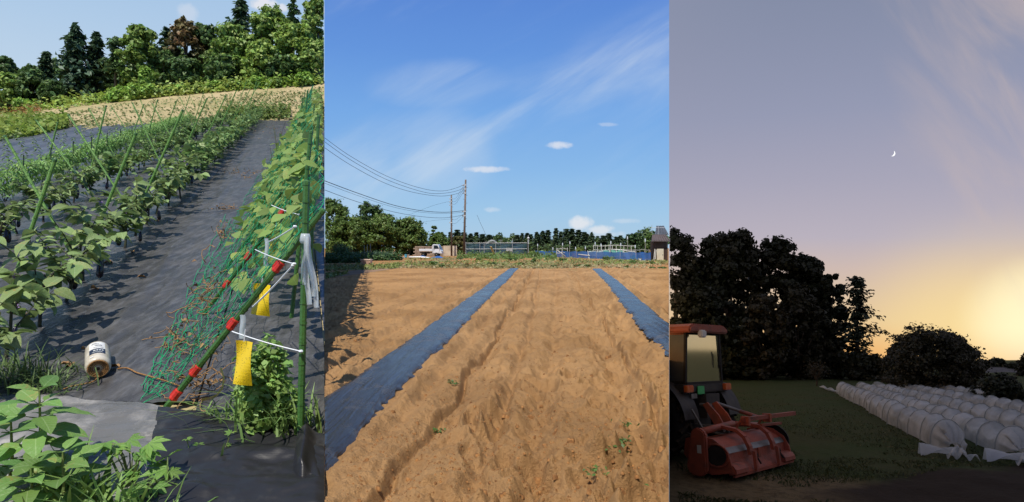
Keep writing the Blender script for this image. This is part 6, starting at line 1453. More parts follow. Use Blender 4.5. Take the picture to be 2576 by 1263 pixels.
for (x, t, w) in sorted([(1095, 596, 24), (1135, 597, 26), (1180, 592, 22), (1205, 594, 24), (1235, 590, 22), (1262, 586, 22), (1285, 588, 22), (1310, 594, 22), (1345, 600, 26), (1400, 598, 28), (1450, 598, 28), (1500, 598, 26), (1545, 596, 24), (1585, 590, 22), (1612, 580, 20), (1638, 571, 24), (1662, 577, 18), (1250, 612, 20), (1360, 616, 22), (1420, 614, 22), (1490, 612, 22), (1550, 612, 22), (1180, 612, 22), (1120, 614, 24), (1310, 614, 22)]): far('b', x, t, 182 if t < 605 else 150, w * 1.35)
# ================================================================== DUSK LAWN (right): tractor, tiller, fleece tunnels, trees, moon
mw = MB(); mw.add([(AR * -44 + .1, -44, zr(-44) - .12), (AR * 2.9 + .1, 2.9, zr(2.9) - .12), (AR * 338 + .1, 338, zr(338) - .12), (338, 338, zr(338) - .12), (338, -44, zr(-44) - .12)], [(0, 1, 2, 3, 4)])
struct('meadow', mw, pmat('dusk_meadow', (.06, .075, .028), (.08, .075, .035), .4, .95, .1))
# low earth banks along the boundary between the field and the lawn, up to each side's horizon
bkm = MB(); bkr = MB()
for a, b in zip([2.3, 5, 9, 15, 25, 40, 70, 120, 200], [5, 9, 15, 25, 40, 70, 120, 200, 338]):
    B1, B2 = AR - 2e-4, AR + 2e-4
    bkm.add([(B1 * a, a, -.3), (B1 * b, b, -.3), (B1 * b, b, CAMZ - .03), (B1 * a, a, CAMZ - .03)], [(0, 1, 2, 3)])
    bkr.add([(B2 * a, a, zr(a) - .3), (B2 * b, b, zr(b) - .3), (B2 * b, b, CAMZ + SLR * b - .03), (B2 * a, a, CAMZ + SLR * a - .03)], [(0, 1, 2, 3)])
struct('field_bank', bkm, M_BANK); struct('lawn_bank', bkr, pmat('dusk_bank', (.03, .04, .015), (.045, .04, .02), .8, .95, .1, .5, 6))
PN = Vector((-1, AR + .0005, 0)).normalized()
def cutR(me): return cut(me, (0, 0, CAMZ), PN)
# ---- tiller and tractor share one frame: x to its right, y ahead, z up from the sloping lawn
T0 = Vector((2.98, 7.03, zr(7.03) + .01)); az = math.radians(-43)
fv = Vector((math.sin(az), math.cos(az), math.cos(az) * SLR)).normalized(); nv = Vector((0, -SLR, 1)).normalized(); nv = (nv - fv * nv.dot(fv)).normalized(); rv = fv.cross(nv).normalized()
TM = Matrix(((rv.x, fv.x, nv.x, T0.x), (rv.y, fv.y, nv.y, T0.y), (rv.z, fv.z, nv.z, T0.z), (0, 0, 0, 1)))
M_ORG = pmat('worn_orange_paint', (.31, .076, .045), (.13, .055, .038), 6, .55, .3, .25, 40, lo=.45, hi=.75); M_ORD2 = pmat('dirty_orange', (.40, .09, .045), (.20, .07, .045), 7, .6, .3, .2, 30)
M_STEEL = pmat('grey_steel', (.20, .20, .20), (.14, .13, .12), 8, .4, .4, metal=.5); M_BLK2 = pmat('black_rubber_part', (.015, .015, .016), (.03, .028, .025), 6, .7, .2)
TSC = .80
def lp(name, me, m, parent, sm=False, label=None, clip=True):
    if isinstance(me, MB): me = me.mesh(name)
    me.transform(TM @ Matrix.Diagonal((TSC, TSC, TSC * .90, 1)) if parent in TIL else TM @ Matrix.Translation((.27, .02, 0)))
    if clip: cutR(me)
    if len(me.vertices) == 0: return None
    o = part(name, me, m, parent, sm=sm, label=label)
    if parent in TIL: TIL.append(o)
    return o
til = thing('rotary_tiller', 'orange-red rotary tiller mounted behind the tractor', 'tiller', T0); TIL = [til]
HW = .93
pr_ = [(0, .07), (.015, .12), (.07, .17), (.10, .24), (.10, .36), (.15, .43), (.24, .50), (.38, .555), (.56, .545), (.66, .48)]
def hood(x0, x1, off, prf, n=2):
    mb = MB(); k = len(prf); mb.sheet(lambda u, v: Vector((x0 + (x1 - x0) * u, prf[int(round(v * (k - 1)))][0] - off, prf[int(round(v * (k - 1)))][1] + off)), n, k)
    mb.sheet(lambda u, v: Vector((x0 + (x1 - x0) * u, prf[int(round(v * (k - 1)))][0] + .02, prf[int(round(v * (k - 1)))][1] - .02)), n, k); return mb
lp('rear_apron', hood(-HW, HW, 0, pr_[:5], 12), M_ORG, til, True); lp('top_cover', hood(-HW, HW, 0, pr_[5:], 12), M_ORG, til, True)
lp('rubber_band', hood(-HW + .01, HW - .01, .008, [(.098, .355), (.12, .40), (.155, .435)], 8), M_STEEL, til, label='dull grey strip across the tiller hood')
mb = MB(); mb.beam((-HW, -.012, .055), (HW + .03, -.012, .055), .03, .045); lp('bottom_rail', mb, M_ORG, til)
for s in (-1, 1):
    mb = MB(); a, b = (-HW - .02, -.60) if s < 0 else (.60, HW + .02)
    q = [(.095, .22), (.04, .225), (-.02, .20), (-.055, .15), (-.06, .09), (-.03, .06)]
    mb.sheet(lambda u, v: Vector((a + (b - a) * u, q[int(round(v * 5))][0], q[int(round(v * 5))][1])), 3, 6); mb.sheet(lambda u, v: Vector((a + (b - a) * u, q[int(round(v * 5))][0] + .018, q[int(round(v * 5))][1] - .012)), 3, 6)
    mb.add([(a, .095, .22), (a, -.02, .20), (a, -.06, .09), (a, .05, .06)], [(0, 1, 2, 3)]); mb.add([(b, .095, .22), (b, -.02, .20), (b, -.06, .09), (b, .05, .06)], [(3, 2, 1, 0)]); lp('side_flap', mb, M_ORG, til)
ep = [(-.01, .10), (.02, .30), (.10, .46), (.26, .57), (.50, .61), (.70, .54), (.74, .30), (.60, .10), (.30, .03)]
for s in (-1, 1):
    mb = MB(); mb.prism(ep, s * HW, s * (HW + .03), lambda u, v, t: Vector((t, u, v))); e_ = lp('end_plate', mb, M_ORG, til)
    if s < 0:
        mb = MB(); mb.prism([(.12 + .15 * math.cos(k * .5236) + .10, .33 + .15 * math.sin(k * .5236)) for k in range(12)], -HW - .045, -HW - .028, lambda u, v, t: Vector((t, u, v))); lp('bearing_cover', mb, M_BLK2, e_, label='dark rounded cover on the end plate')
        mb = MB(); mb.tube([Vector((-HW - .04, .22 + .19 * math.cos(k * .393), .33 + .17 * math.sin(k * .393))) for k in range(17)], .014, 6); lp('cover_ring', mb, M_ORG, e_)
    else:
        mb = MB(); mb.lathe((HW + .035, .30, .38), (1, 0, 0), [(0, .27), (.03, .27), (.05, .22), (.05, .06), (.08, .05), (.08, .0)], 20, False); lp('disc_guard', mb, M_BLK2, e_, True)
mb = MB(); cc_ = [(.42 + .12 * math.cos(t), .62 + .12 * math.sin(t)) for t in np.linspace(0, math.pi, 9)] + [(.46 + .16 * math.cos(t), .14 + .14 * math.sin(t)) for t in np.linspace(math.pi, 2 * math.pi, 9)]
mb.prism(cc_, -HW - .17, -HW - .09, lambda u, v, t: Vector((t, u, v))); cs = lp('chain_case', bevelled(mb.mesh('chain_case'), .02), M_ORG, til)
mb = MB(); mb.box((-HW - .175, .40, .42), (.01, .06, .12)); lp('sticker', mb, pmat('pale_sticker', (.5, .5, .48), None), cs)
mb = MB(); mb.tube([(-HW - .10, .45, .66), (.12, .52, .70)], .055, 12); mb.tube([(.12, .52, .70), (HW, .50, .62)], .045, 10); lp('frame_tube', mb, M_ORG, til, True)
for x in (-.34, .40):
    mb = MB(); P = [(x, .50, .70), (x, .22, .66), (x, .10, .56), (x, .04, .42), (x, .02, .30)]
    for a, b in zip(P[:-1], P[1:]): mb.beam(a, b, .05, .09, (1, 0, 0))
    mb.beam((x, -.03, .36), (x, -.045, .06), .045, .05); ar = lp('support_arm', mb, M_ORG, til)
    mb = MB(); mb.tube([(x + .05, -.02, .30), (x + .10, -.07, .16)], .014, 6); mb.lathe((x + .045, -.015, .32), (.3, -.3, -1), [(0, .03), (.02, .035), (.06, .03)], 8); lp('spring_rod', mb, M_BLK2, ar)
mb = MB(); mb.box((.05, .088, .29), (.07, .02, .14)); lp('bracket', mb, M_ORD2, til)
mb = MB(); mb.beam((-.22, .18, .82), (1.42, .10, .82), .055, .065); lp('top_bar', mb, M_ORG, til); mb = MB(); mb.beam((.40, .20, .68), (1.02, .16, .67), .04, .04); lp('lower_bar', mb, M_ORG, til)
for x in (-.16, .55):
    mb = MB(); mb.box((x, .16, .80), (.06, .12, .14)); mb.beam((x, .2, .85), (x, .36, .60), .03); lp('bar_clamp', mb, M_ORD2, til)
for s in (-1, 1):
    mb = MB(); mb.prism([(.50, .66), (.66, .66), (.86, 1.02), (.78, 1.06), (.60, .86)], s * .14 - .015, s * .14 + .015, lambda u, v, t: Vector((t, u, v))); lp('mast_plate', mb, M_ORD2, til)
mb = MB(); mb.tube([(.16, .80, 1.03), (.52, .30, .80)], [.03, .025], 8); tlk = lp('lift_rod', mb, M_STEEL, til); mb = MB(); mb.tube([(.36, .52, .90), (.60, .22, .76)], .034, 8); lp('rod_sleeve', mb, M_ORG, til)
mb = MB(); mb.tube([(0, 1.0, 1.0), (0, .80, 1.0)], .03, 8); mb.tube([(-.3, 1.3, .55), (-.32, .55, .42)], .03, 6); mb.tube([(.3, 1.3, .55), (.32, .55, .42)], .03, 6); mb.tube([(0, 1.2, .6), (0, .6, .62)], .06, 8); mb.tube([(-.42, .9, .95), (-.34, .7, .5)], .02, 6); mb.tube([(.42, .9, .95), (.34, .7, .5)], .02, 6)
lp('hitch_links', mb, M_STEEL, til)
tr = thing('tractor', 'tractor with orange cab roof and large bright rear window', 'tractor', T0 + Vector((-.9, 1.2, -.2)))
M_CABG = bpy.data.materials.new('afterglow_tinted_glass'); M_CABG.use_nodes = True
g = G(M_CABG.node_tree); bs = g.n('ShaderNodeBsdfPrincipled'); bs.inputs['Base Color'].default_value = (.86, .80, .46, 1); bs.inputs['Metallic'].default_value = .85; bs.inputs['Roughness'].default_value = .07  # yellow base tint stands in for the evening sky mirrored in the pane
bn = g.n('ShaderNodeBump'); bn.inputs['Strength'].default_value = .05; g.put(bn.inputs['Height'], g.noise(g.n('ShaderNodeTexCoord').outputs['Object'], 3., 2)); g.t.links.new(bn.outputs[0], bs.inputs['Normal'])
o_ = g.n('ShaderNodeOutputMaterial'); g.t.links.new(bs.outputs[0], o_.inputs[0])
M_SIDEG = pmat('smoky_glass', (.05, .06, .07), (.07, .08, .09), 3, .12, .6)
YB = .86
def q4(mb, a, b, c, d, th=.0):
    mb.add([a, b, c, d], [(0, 1, 2, 3)]); return mb
rb = [(-.45, YB, 1.00), (.45, YB, 1.00), (.41, YB - .01, 1.62), (-.41, YB - .01, 1.62)]
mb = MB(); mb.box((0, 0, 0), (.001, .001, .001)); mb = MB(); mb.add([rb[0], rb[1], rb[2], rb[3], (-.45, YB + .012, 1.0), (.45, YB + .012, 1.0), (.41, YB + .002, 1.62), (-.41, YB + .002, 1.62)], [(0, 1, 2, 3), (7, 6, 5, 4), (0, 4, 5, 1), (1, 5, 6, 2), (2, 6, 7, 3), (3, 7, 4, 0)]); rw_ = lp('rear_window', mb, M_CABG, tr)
mb = MB(); mb.tube([(.33, YB - .04, 1.18), (.34, YB - .065, 1.40)], .010, 5); mb.box((.335, YB - .05, 1.29), (.022, .02, .15)); lp('wiper', mb, M_BLK2, rw_)
cabm = MB()
for s in (-1, 1):
    cabm.beam((s * .465, YB, .98), (s * .425, YB - .02, 1.64), .03, .04); cabm.beam((s * .58, YB + 1.35, .98), (s * .44, YB + 1.25, 1.64), .05, .05); cabm.beam((s * .455, YB, 1.0), (s * .58, YB + 1.35, 1.0), .04, .04)
    cabm.beam((s * .50, YB + .55, .9), (s * .43, YB + .55, 1.63), .035, .035)
cabm.beam((-.46, YB, .985), (.46, YB, .985), .05, .04); cabm.beam((-.42, YB - .02, 1.635), (.42, YB - .02, 1.635), .04, .03); lp('cab_frame', cabm, M_BLK2, tr)
for s in (-1, 1):
    mb = MB(); q4(mb, (s * .45, YB + .03, 1.01), (s * .565, YB + 1.33, 1.01), (s * .43, YB + 1.24, 1.62), (s * .40, YB - .03, 1.62)); lp('side_window', mb, M_SIDEG, tr)
mb = MB(); q4(mb, (-.56, YB + 1.36, 1.0), (.56, YB + 1.36, 1.0), (.43, YB + 1.26, 1.62), (-.43, YB + 1.26, 1.62)); lp('windscreen', mb, M_SIDEG, tr)
mb = MB(); mb.box((0, YB + .30, 1.2), (.5, .1, .5)); lp('seat', bevelled(mb.mesh('seat'), .04), M_BLK2, tr)
rp = [(-.50, 0), (-.49, .07), (-.40, .115), (.40, .115), (.49, .07), (.50, 0)]
mb = MB(); mb.prism(rp, YB - .13, YB + 1.42, lambda u, v, t: Vector((u, t, 1.645 + v))); rf_ = lp('cab_roof', bevelled(mb.mesh('cab_roof'), .02), M_ORG, tr)
mb = MB(); mb.box((-.22, YB - .14, 1.63), (.13, .07, .10)); lp('work_lamp', bevelled(mb.mesh('work_lamp'), .015), pmat('pale_lamp', (.62, .62, .60), None, rough=.3), tr)
mb = MB(); mb.lathe((.60, YB + .3, 1.55), (.2, -1, 0), [(0, .05), (.02, .085), (.06, .08), (.08, .04)], 12); mb.tube([(.45, YB + .2, 1.62), (.60, YB + .3, 1.57)], .012, 5); lp('mirror', mb, M_BLK2, tr, True)
mb = MB(); mb.box((0, YB + .10, .92), (1.16, .30, .11)); lp('rear_deck', bevelled(mb.mesh('rear_deck'), .02), M_DARK, tr)
M_LENS = pmat('red_orange_lens', (.55, .09, .03), (.6, .16, .04), 9, .25, .5)
for s in (-1, 1):
    mb = MB(); mb.box((s * .49, YB - .065, .925), (.17, .05, .09)); lp('tail_lamp', bevelled(mb.mesh('tail_lamp'), .01), M_LENS, tr)
mb = MB(); mb.box((-.20, YB - .065, .90), (.17, .012, .11)); lp('number_plate', bevelled(mb.mesh('number_plate'), .006), pmat('green_plate', (.05, .42, .13), (.06, .5, .16), 12, .4), tr, label='small green number plate')
mb = MB(); mb.box((-.36, YB - .055, .83), (.14, .012, .06)); lp('reflector', mb, M_STEEL, tr)
mb = MB(); mb.box((0, YB + .6, .62), (.42, 1.1, .52)); mb.lathe((-.5, YB + .45, .5), (1, 0, 0), [(0, .14), (1.0, .14)], 12); mb.box((0, YB - .0, .70), (.34, .24, .3)); lp('transmission', mb, M_DARK, tr)
for s in (-1, 1):
    R = .50; wc = Vector((s * .56, YB + .42, R)); mb = MB(); mb.lathe(wc - Vector((.15, 0, 0)), (1, 0, 0), [(0, .26), (0, .44), (.04, .47), (.26, .47), (.30, .44), (.30, .26)], 26)
    w_ = lp('wheel', mb, M_TYRE, tr, True); lg = MB()
    for k in range(22):
        a = k * 2 * math.pi / 22
        for sd in (-1, 1):
            p0 = wc + Vector((sd * .01, math.cos(a) * .485, math.sin(a) * .485)); a2 = a + .22; p1 = wc + Vector((sd * .15, math.cos(a2) * .47, math.sin(a2) * .47)); lg.beam(p0, p1, .045, .05, (0, math.cos(a), math.sin(a)))
    if w_ is not None:
        l_ = lp('tread_lugs', lg, pmat('muddy_tread', (.06, .048, .035), (.03, .028, .025), 9, .9, .1), w_)
        if l_ is not None: l_['kind'] = 'stuff'
        mb = MB(); mb.lathe(wc + Vector((s * .10 - .02, 0, 0)), (s, 0, 0), [(0, .26), (.02, .25), (.0, .12), (.05, .1), (.05, 0)], 18, False); lp('rim', mb, M_ORD2, w_, True)
    mb = MB(); mb.sheet(lambda u, v: wc + Vector((-.17 + .34 * v, -math.cos(.1 + u * 2.6) * .56, math.sin(.1 + u * 2.6) * .56)), 16, 3); lp('fender', mb, M_DARK, tr, True)

# ---- fleece tunnels
def fleece_mat():
    m = bpy.data.materials.new('white_fleece'); m.use_nodes = True; g = G(m.node_tree); co = g.n('ShaderNodeTexCoord').outputs['Object']
    col = g.mix(g.mr(g.noise(co, 2.5, 5, .6), .35, .7), (.66, .68, .69, 1), (.44, .46, .47, 1))
    d = g.n('ShaderNodeBsdfDiffuse'); g.put(d.inputs[0], col); t = g.n('ShaderNodeBsdfTranslucent'); g.put(t.inputs[0], col); gl_ = g.n('ShaderNodeBsdfGlossy'); gl_.inputs['Roughness'].default_value = .35
    bn = g.n('ShaderNodeBump'); bn.inputs['Strength'].default_value = .25; bn.inputs['Distance'].default_value = .02
    mp = g.n('ShaderNodeMapping'); g.put(mp.inputs[0], co); mp.inputs['Scale'].default_value = (9, 3, 6); mp.inputs['Rotation'].default_value = (0, 0, -.45)
    g.put(bn.inputs['Height'], g.noise(mp.outputs[0], 1.6, 5, .6, .6))
    for s in (d, t, gl_): g.t.links.new(bn.outputs[0], s.inputs['Normal'])
    a = g.n('ShaderNodeMixShader'); a.inputs[0].default_value = .42; g.t.links.new(d.outputs[0], a.inputs[1]); g.t.links.new(t.outputs[0], a.inputs[2])
    b = g.n('ShaderNodeMixShader'); b.inputs[0].default_value = .07; g.t.links.new(a.outputs[0], b.inputs[1]); g.t.links.new(gl_.outputs[0], b.inputs[2])
    tr_ = g.n('ShaderNodeBsdfTransparent'); c = g.n('ShaderNodeMixShader'); g.put(c.inputs[0], g.mr(g.noise(co, 1.3, 3), .3, .7, .55, .88)); g.t.links.new(tr_.outputs[0], c.inputs[1]); g.t.links.new(b.outputs[0], c.inputs[2])
    o = g.n('ShaderNodeOutputMaterial'); g.t.links.new(c.outputs[0], o.inputs[0]); return m
M_FLE = fleece_mat(); M_HOOP = pmat('hoop_rod', (.35, .36, .34), None, rough=.5)
TUN = [((2392, 1132), (2120, 992), .21, .44, 'nearest white fleece tunnel with gathered tail, along the grass', True), ((2556, 1146), (2165, 985), .21, .38, 'second fleece tunnel from the front, with a gathered end at the right edge', True),
       ((2640, 1100), (2205, 981), .20, .33, 'third fleece tunnel from the front', False), ((2640, 1055), (2252, 978), .20, .31, 'fourth fleece tunnel from the front', False), ((2640, 1026), (2296, 977), .20, .30, 'farthest fleece tunnel, before the round tree', False)]
for k, (a, b, hw, hh_, lab, tail) in enumerate(TUN):
    A, B = gr(*a), gr(*b); L = (B - A).length; d = (B - A).normalized(); sd = Vector((d.y, -d.x, 0)).normalized(); rr = np.random.default_rng(500 + k); sp_ = .82; nh = int(L / sp_); t = thing('fleece_tunnel', lab, 'crop tunnel', A, 'white fleece tunnels')
    hh = [hh_ * rr.uniform(.94, 1.06) for _ in range(nh + 3)]; ws = [hw * rr.uniform(.95, 1.05) for _ in range(nh + 3)]; sag = [rr.uniform(.10, .42) for _ in range(nh + 3)]; off = [rr.normal() * .03 for _ in range(nh + 3)]
    nu = nh * 10; nv_ = 22; V = []
    for i in range(nu + 1):
        s = i / nu * nh; j = int(min(s, nh - 1e-6)); f = s - j; q = math.sin(math.pi * f) ** .8
        H = (hh[j] * (1 - f) + hh[j + 1] * f) * (1 - sag[j] * q); W = (ws[j] * (1 - f) + ws[j + 1] * f) * (1 - .06 * q); O = off[j] * (1 - f) + off[j + 1] * f
        c = A.lerp(B, i / nu) + sd * O; c.z = float(zr(c.y))
        for v in range(nv_ + 1):
            th = math.pi * v / nv_; pw = math.sin(th) ** .72; wr = (float(fbm(s * 2.6 + k * 9, v * .85, 4, 5 + k)) - .5) * .060 * min(1, 3 * math.sin(th) + .2)
            V.append(c + sd * (-math.cos(th) * (W + wr)) + Vector((0, 0, H * pw + wr * .8 + (.015 if v in (0, nv_) else 0))))
    V = np.array([list(p) for p in V]); part('fleece', mesh_np('fleece', V, gridfaces(nu + 1, nv_ + 1)), M_FLE, t, sm=True)
    for j in range(nh + 1):
        if k > 2 and j % 1: continue
        c = A.lerp(B, j / nh) + sd * off[j]; c.z = float(zr(c.y)); mb = MB(); mb.tube([c + sd * (-math.cos(math.pi * v / 12) * (ws[j] + .006)) + Vector((0, 0, (hh[j] + .006) * math.sin(math.pi * v / 12) ** .72)) for v in range(13)], .010, 4); part('hoop', mb, M_HOOP, t)
    # closed end: cone gathered to a knot, then a crumpled tail
    if tail:
        e = -d; K = A + e * .42 + sd * -.04; K.z = float(zr(K.y)) + .10; V = []; n1 = 12
        for i in range(n1 + 1):
            f = i / n1
            for v in range(nv_ + 1):
                th = math.pi * v / nv_; p0 = A + sd * (off[0] - math.cos(th) * ws[0]) + Vector((0, 0, hh[0] * math.sin(th) ** .72)); p0.z += float(zr(A.y)) - A.z
                p1 = K + sd * (-math.cos(th) * .07) + Vector((0, 0, .05 * math.sin(th))); q = p0.lerp(p1, f); q += e * .10 * math.sin(math.pi * f); pl = .03 * math.sin(th * 11 + k) * f * (1 - f) * 4; q += Vector((0, 0, pl)) + sd * pl; V.append(q)
        part('end_cone', mesh_np('end_cone', np.array([list(p) for p in V]), gridfaces(n1 + 1, nv_ + 1)), M_FLE, t, sm=True)
        mb = MB()
        def tl_(u, v): 
            c = K + e * (.02 + .55 * u) + sd * (.02 * math.sin(u * 9) - .05 * u); w = .06 + .13 * u; c.z = float(zr(c.y)) + .02
            return c + sd * ((v - .5) * 2 * w) + Vector((0, 0, (.11 * (1 - u * .7)) * math.sin(math.pi * v) + .04 * math.sin(v * 17 + u * 6) * (.4 + u)))
        mb.sheet(tl_, 20, 20); part('tail', mb, M_FLE, t, sm=True)
        mb = MB(); mb.sheet(lambda u, v: K + e * (.12 + .2 * v) + sd * (-.05 - .42 * u) + Vector((0, 0, -.08 + .06 * math.sin(v * 6 + u * 5) + .05 * math.sin(math.pi * v))), 16, 10); part('tail_flap', mb, M_FLE, t, sm=True)
# loose fleece trailing from the far end of the nearest tunnel, bundles in the distance
mb = MB(); a, b = gr(2118, 995), gr(2068, 980)
mb.sheet(lambda u, v: a.lerp(b, u) + Vector((0, (v - .5) * .5, .06 + .08 * math.sin(math.pi * v) * (1 + .6 * math.sin(u * 16)))), 20, 8); obj('loose_fleece', mb, M_FLE, 'loose strip of white fleece trailing from the far end of the nearest tunnel', 'fleece', 'loose fleece', sm=True)
for k, (x0, x1, y, lab) in enumerate([(2425, 2452, 988, 'short white fleece strip left behind the round tree'), (2462, 2530, 991, 'white fleece strip between round tree and right shrub'), (2552, 2600, 1012, 'white fleece heap at the right edge behind the tunnels')]):
    a, b = gr(x0, y), gr(x1, y + (2 if k < 2 else 6)); mb = MB(); mb.sheet(lambda u, v: a.lerp(b, u) + Vector((0, (v - .5) * .9, .03 + .22 * math.sin(math.pi * v) * (1 + .3 * math.sin(u * 14 + k)))), 20, 8); obj('loose_fleece', mb, M_FLE, lab, 'fleece', 'loose fleece', sm=True)

# ---- trees at dusk
r = np.random.default_rng(601); DT = 'dusk trees'
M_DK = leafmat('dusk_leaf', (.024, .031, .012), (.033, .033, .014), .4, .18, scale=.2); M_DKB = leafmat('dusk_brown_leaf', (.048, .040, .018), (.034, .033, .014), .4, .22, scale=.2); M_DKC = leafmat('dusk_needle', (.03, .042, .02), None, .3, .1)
def ry(x, Y): return Vector(((x - CX) / F * Y, Y, zr(Y)))
def rtree(x, top, hw, Y, m, lab, name='dusk_tree', base=None, **kw):
    b = ry(x, Y); H = CAMZ - (top - HY) / F * Y - b.z; broad_tree(name, lab, b, H, hw / F * Y, m, M_BARK, r, keep=keepR, group=DT, **kw)
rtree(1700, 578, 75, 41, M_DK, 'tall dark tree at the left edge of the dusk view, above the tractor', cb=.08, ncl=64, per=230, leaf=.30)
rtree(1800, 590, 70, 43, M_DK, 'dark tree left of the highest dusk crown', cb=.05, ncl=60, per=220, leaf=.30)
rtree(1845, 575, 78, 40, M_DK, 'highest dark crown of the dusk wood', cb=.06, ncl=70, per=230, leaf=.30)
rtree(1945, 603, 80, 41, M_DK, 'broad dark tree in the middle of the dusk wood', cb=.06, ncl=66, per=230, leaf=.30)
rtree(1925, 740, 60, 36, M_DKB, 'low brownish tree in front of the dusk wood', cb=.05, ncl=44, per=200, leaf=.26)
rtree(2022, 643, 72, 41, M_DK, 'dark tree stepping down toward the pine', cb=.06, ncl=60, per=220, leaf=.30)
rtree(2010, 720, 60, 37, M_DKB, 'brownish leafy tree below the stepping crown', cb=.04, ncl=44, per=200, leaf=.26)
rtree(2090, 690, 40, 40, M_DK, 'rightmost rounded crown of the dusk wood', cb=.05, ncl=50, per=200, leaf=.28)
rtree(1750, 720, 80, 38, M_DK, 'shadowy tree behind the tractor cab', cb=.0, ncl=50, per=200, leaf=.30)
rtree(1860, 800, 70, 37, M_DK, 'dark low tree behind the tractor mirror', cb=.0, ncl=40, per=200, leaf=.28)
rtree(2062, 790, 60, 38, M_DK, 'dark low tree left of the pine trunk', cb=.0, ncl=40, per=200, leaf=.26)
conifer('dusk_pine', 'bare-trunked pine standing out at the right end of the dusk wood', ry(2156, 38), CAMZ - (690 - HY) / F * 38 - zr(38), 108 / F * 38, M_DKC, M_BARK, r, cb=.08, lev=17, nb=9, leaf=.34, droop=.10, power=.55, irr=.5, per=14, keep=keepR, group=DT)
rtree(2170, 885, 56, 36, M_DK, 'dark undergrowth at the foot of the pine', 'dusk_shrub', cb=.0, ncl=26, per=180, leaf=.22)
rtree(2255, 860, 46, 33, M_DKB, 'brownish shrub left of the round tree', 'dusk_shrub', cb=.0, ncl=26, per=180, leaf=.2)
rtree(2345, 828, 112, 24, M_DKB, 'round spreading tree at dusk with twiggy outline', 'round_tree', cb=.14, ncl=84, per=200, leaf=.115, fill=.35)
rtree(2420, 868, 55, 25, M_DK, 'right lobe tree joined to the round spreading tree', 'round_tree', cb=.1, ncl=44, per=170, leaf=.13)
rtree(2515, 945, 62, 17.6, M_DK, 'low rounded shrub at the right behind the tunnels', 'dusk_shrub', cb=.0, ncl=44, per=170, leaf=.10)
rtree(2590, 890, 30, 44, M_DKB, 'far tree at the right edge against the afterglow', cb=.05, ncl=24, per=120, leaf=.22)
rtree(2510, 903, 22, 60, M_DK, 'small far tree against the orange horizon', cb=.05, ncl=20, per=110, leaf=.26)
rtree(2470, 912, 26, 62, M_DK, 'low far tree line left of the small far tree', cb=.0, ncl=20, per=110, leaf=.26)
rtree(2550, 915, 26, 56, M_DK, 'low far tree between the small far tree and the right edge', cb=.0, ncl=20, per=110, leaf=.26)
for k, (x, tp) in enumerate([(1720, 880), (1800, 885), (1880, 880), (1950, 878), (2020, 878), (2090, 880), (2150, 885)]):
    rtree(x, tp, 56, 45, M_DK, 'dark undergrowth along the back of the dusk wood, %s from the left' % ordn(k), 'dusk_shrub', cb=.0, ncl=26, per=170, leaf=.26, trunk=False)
# thin bare sapling on the lawn
p = ry(2055, 28.5); t = thing('bare_sapling', 'thin bare sapling standing on the lawn before the wood', 'tree', p, DT); mb = MB(); rr = np.random.default_rng(8)
mb.tube([p, p + Vector((0, 0, .5))], [.04, .025], 6)
for k in range(26):
    a = rr.uniform(0, 6.28); e = p + Vector((math.cos(a) * rr.uniform(.1, .45), math.sin(a) * .3, rr.uniform(.7, 1.15))); mb.tube([p + Vector((0, 0, rr.uniform(.15, .5))), p.lerp(e, .6) + Vector((0, 0, .1)), e], [.014, .01, .004], 4, False)
part('branches', mb, M_BARK, t); V, Q = leaves(np.array(p) + rr.normal(size=(420, 3)) * np.array([.24, .2, .22]) + np.array([0, 0, .75]), rr.normal(size=(420, 3)), .09, .05, rr); part('crown', mesh_np('crown', V, Q), M_DKB, t, 'stuff')
# trees beyond the right frame edge, mirrored in the cab window
for k, (x, y, h, w) in enumerate([(24, 3.5, 2.4, 2.2), (26, -1.5, 1.9, 2.0), (22, 7.5, 1.9, 1.9)]):
    broad_tree('garden_tree', '%s garden tree right of the view, mirrored in the cab window' % ordn(k), (x, y, zr(y) - .1), h, w, M_DK, M_BARK, r, cb=.05, ncl=26, per=110, leaf=.3, group='trees mirrored in the cab window')
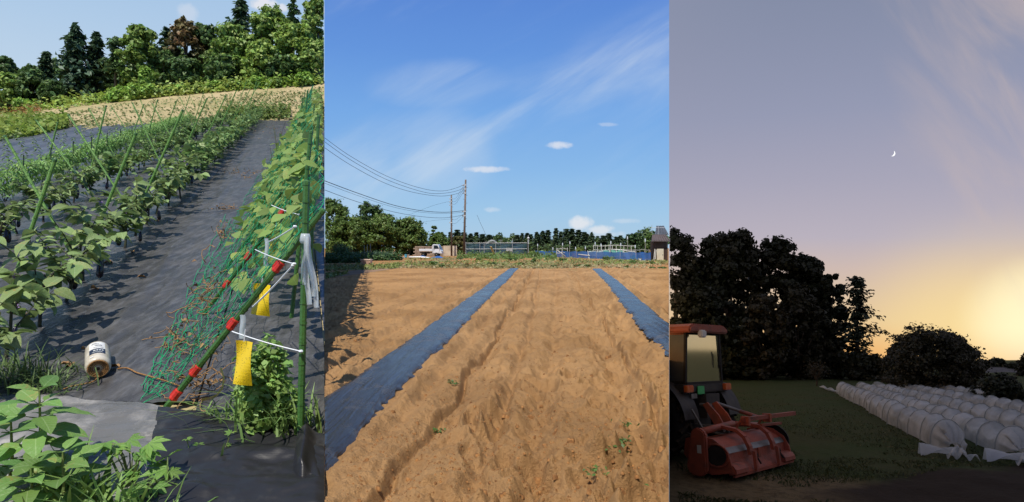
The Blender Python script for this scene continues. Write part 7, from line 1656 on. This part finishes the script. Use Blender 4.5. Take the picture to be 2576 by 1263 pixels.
# far house with a low roof
HYD = 52.; hd = thing('low_house', 'low grey-roofed house beyond the shrub at the right edge', 'house', ry(2520, HYD)); hp = lambda x, y, Y=HYD: at(x, y, Y)
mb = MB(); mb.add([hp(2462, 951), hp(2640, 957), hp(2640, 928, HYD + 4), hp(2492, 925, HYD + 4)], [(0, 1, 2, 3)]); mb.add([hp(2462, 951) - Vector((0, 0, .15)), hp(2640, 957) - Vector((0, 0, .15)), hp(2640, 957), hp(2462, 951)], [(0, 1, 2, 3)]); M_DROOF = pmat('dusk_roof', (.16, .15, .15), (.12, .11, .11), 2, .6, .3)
rf = part('roof', mb, M_DROOF, hd)
for k in range(9):
    mb = MB(); f = k / 8; mb.beam(hp(2462, 950.5).lerp(hp(2492, 924.5, HYD + 4), f), hp(2640, 956.5).lerp(hp(2640, 927.5, HYD + 4), f), .12, .05); part('tile_course', mb, M_DROOF, rf)
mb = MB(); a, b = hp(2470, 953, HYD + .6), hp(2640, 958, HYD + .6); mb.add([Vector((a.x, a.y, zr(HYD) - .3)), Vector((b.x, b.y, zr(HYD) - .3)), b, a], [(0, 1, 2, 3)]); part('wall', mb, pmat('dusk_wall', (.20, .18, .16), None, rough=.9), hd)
mb = MB(); q = hp(2550, 968, HYD + .5); mb.box(q, (1.2, .06, .9)); wn = part('window', mb, M_DARK, hd); mb = MB(); mb.box(q - Vector((0, .05, 0)), (1.0, .03, .7)); part('pane', mb, M_GLASS, wn)
# crescent moon
MY = 250.; mc = at(2245, 386, MY); mr_ = 7.2 / F * MY; mb = MB(); V = []; n = 24
tilt = math.radians(-28)
for i in range(n + 1):
    t = -math.pi / 2 + math.pi * i / n; o = Vector((math.cos(t), 0, math.sin(t))); ii = Vector((math.cos(t) * .52, 0, math.sin(t) * .985))
    for q in (ii, (o + ii) / 2 + Vector((0, -.12, 0)), o):
        V.append(mc + Vector((q.x * math.cos(tilt) - q.z * math.sin(tilt), q.y, q.x * math.sin(tilt) + q.z * math.cos(tilt))) * mr_)
mb.add(V, [tuple(q) for q in gridfaces(n + 1, 3)])
m = bpy.data.materials.new('moonlight'); m.use_nodes = True; g = G(m.node_tree); e = g.n('ShaderNodeEmission'); e.inputs[0].default_value = (1, 1, .98, 1); e.inputs[1].default_value = 1.3; o = g.n('ShaderNodeOutputMaterial'); g.t.links.new(e.outputs[0], o.inputs[0])
obj('moon', mb, m, 'thin white crescent moon in the dusk sky', 'moon', sm=True)
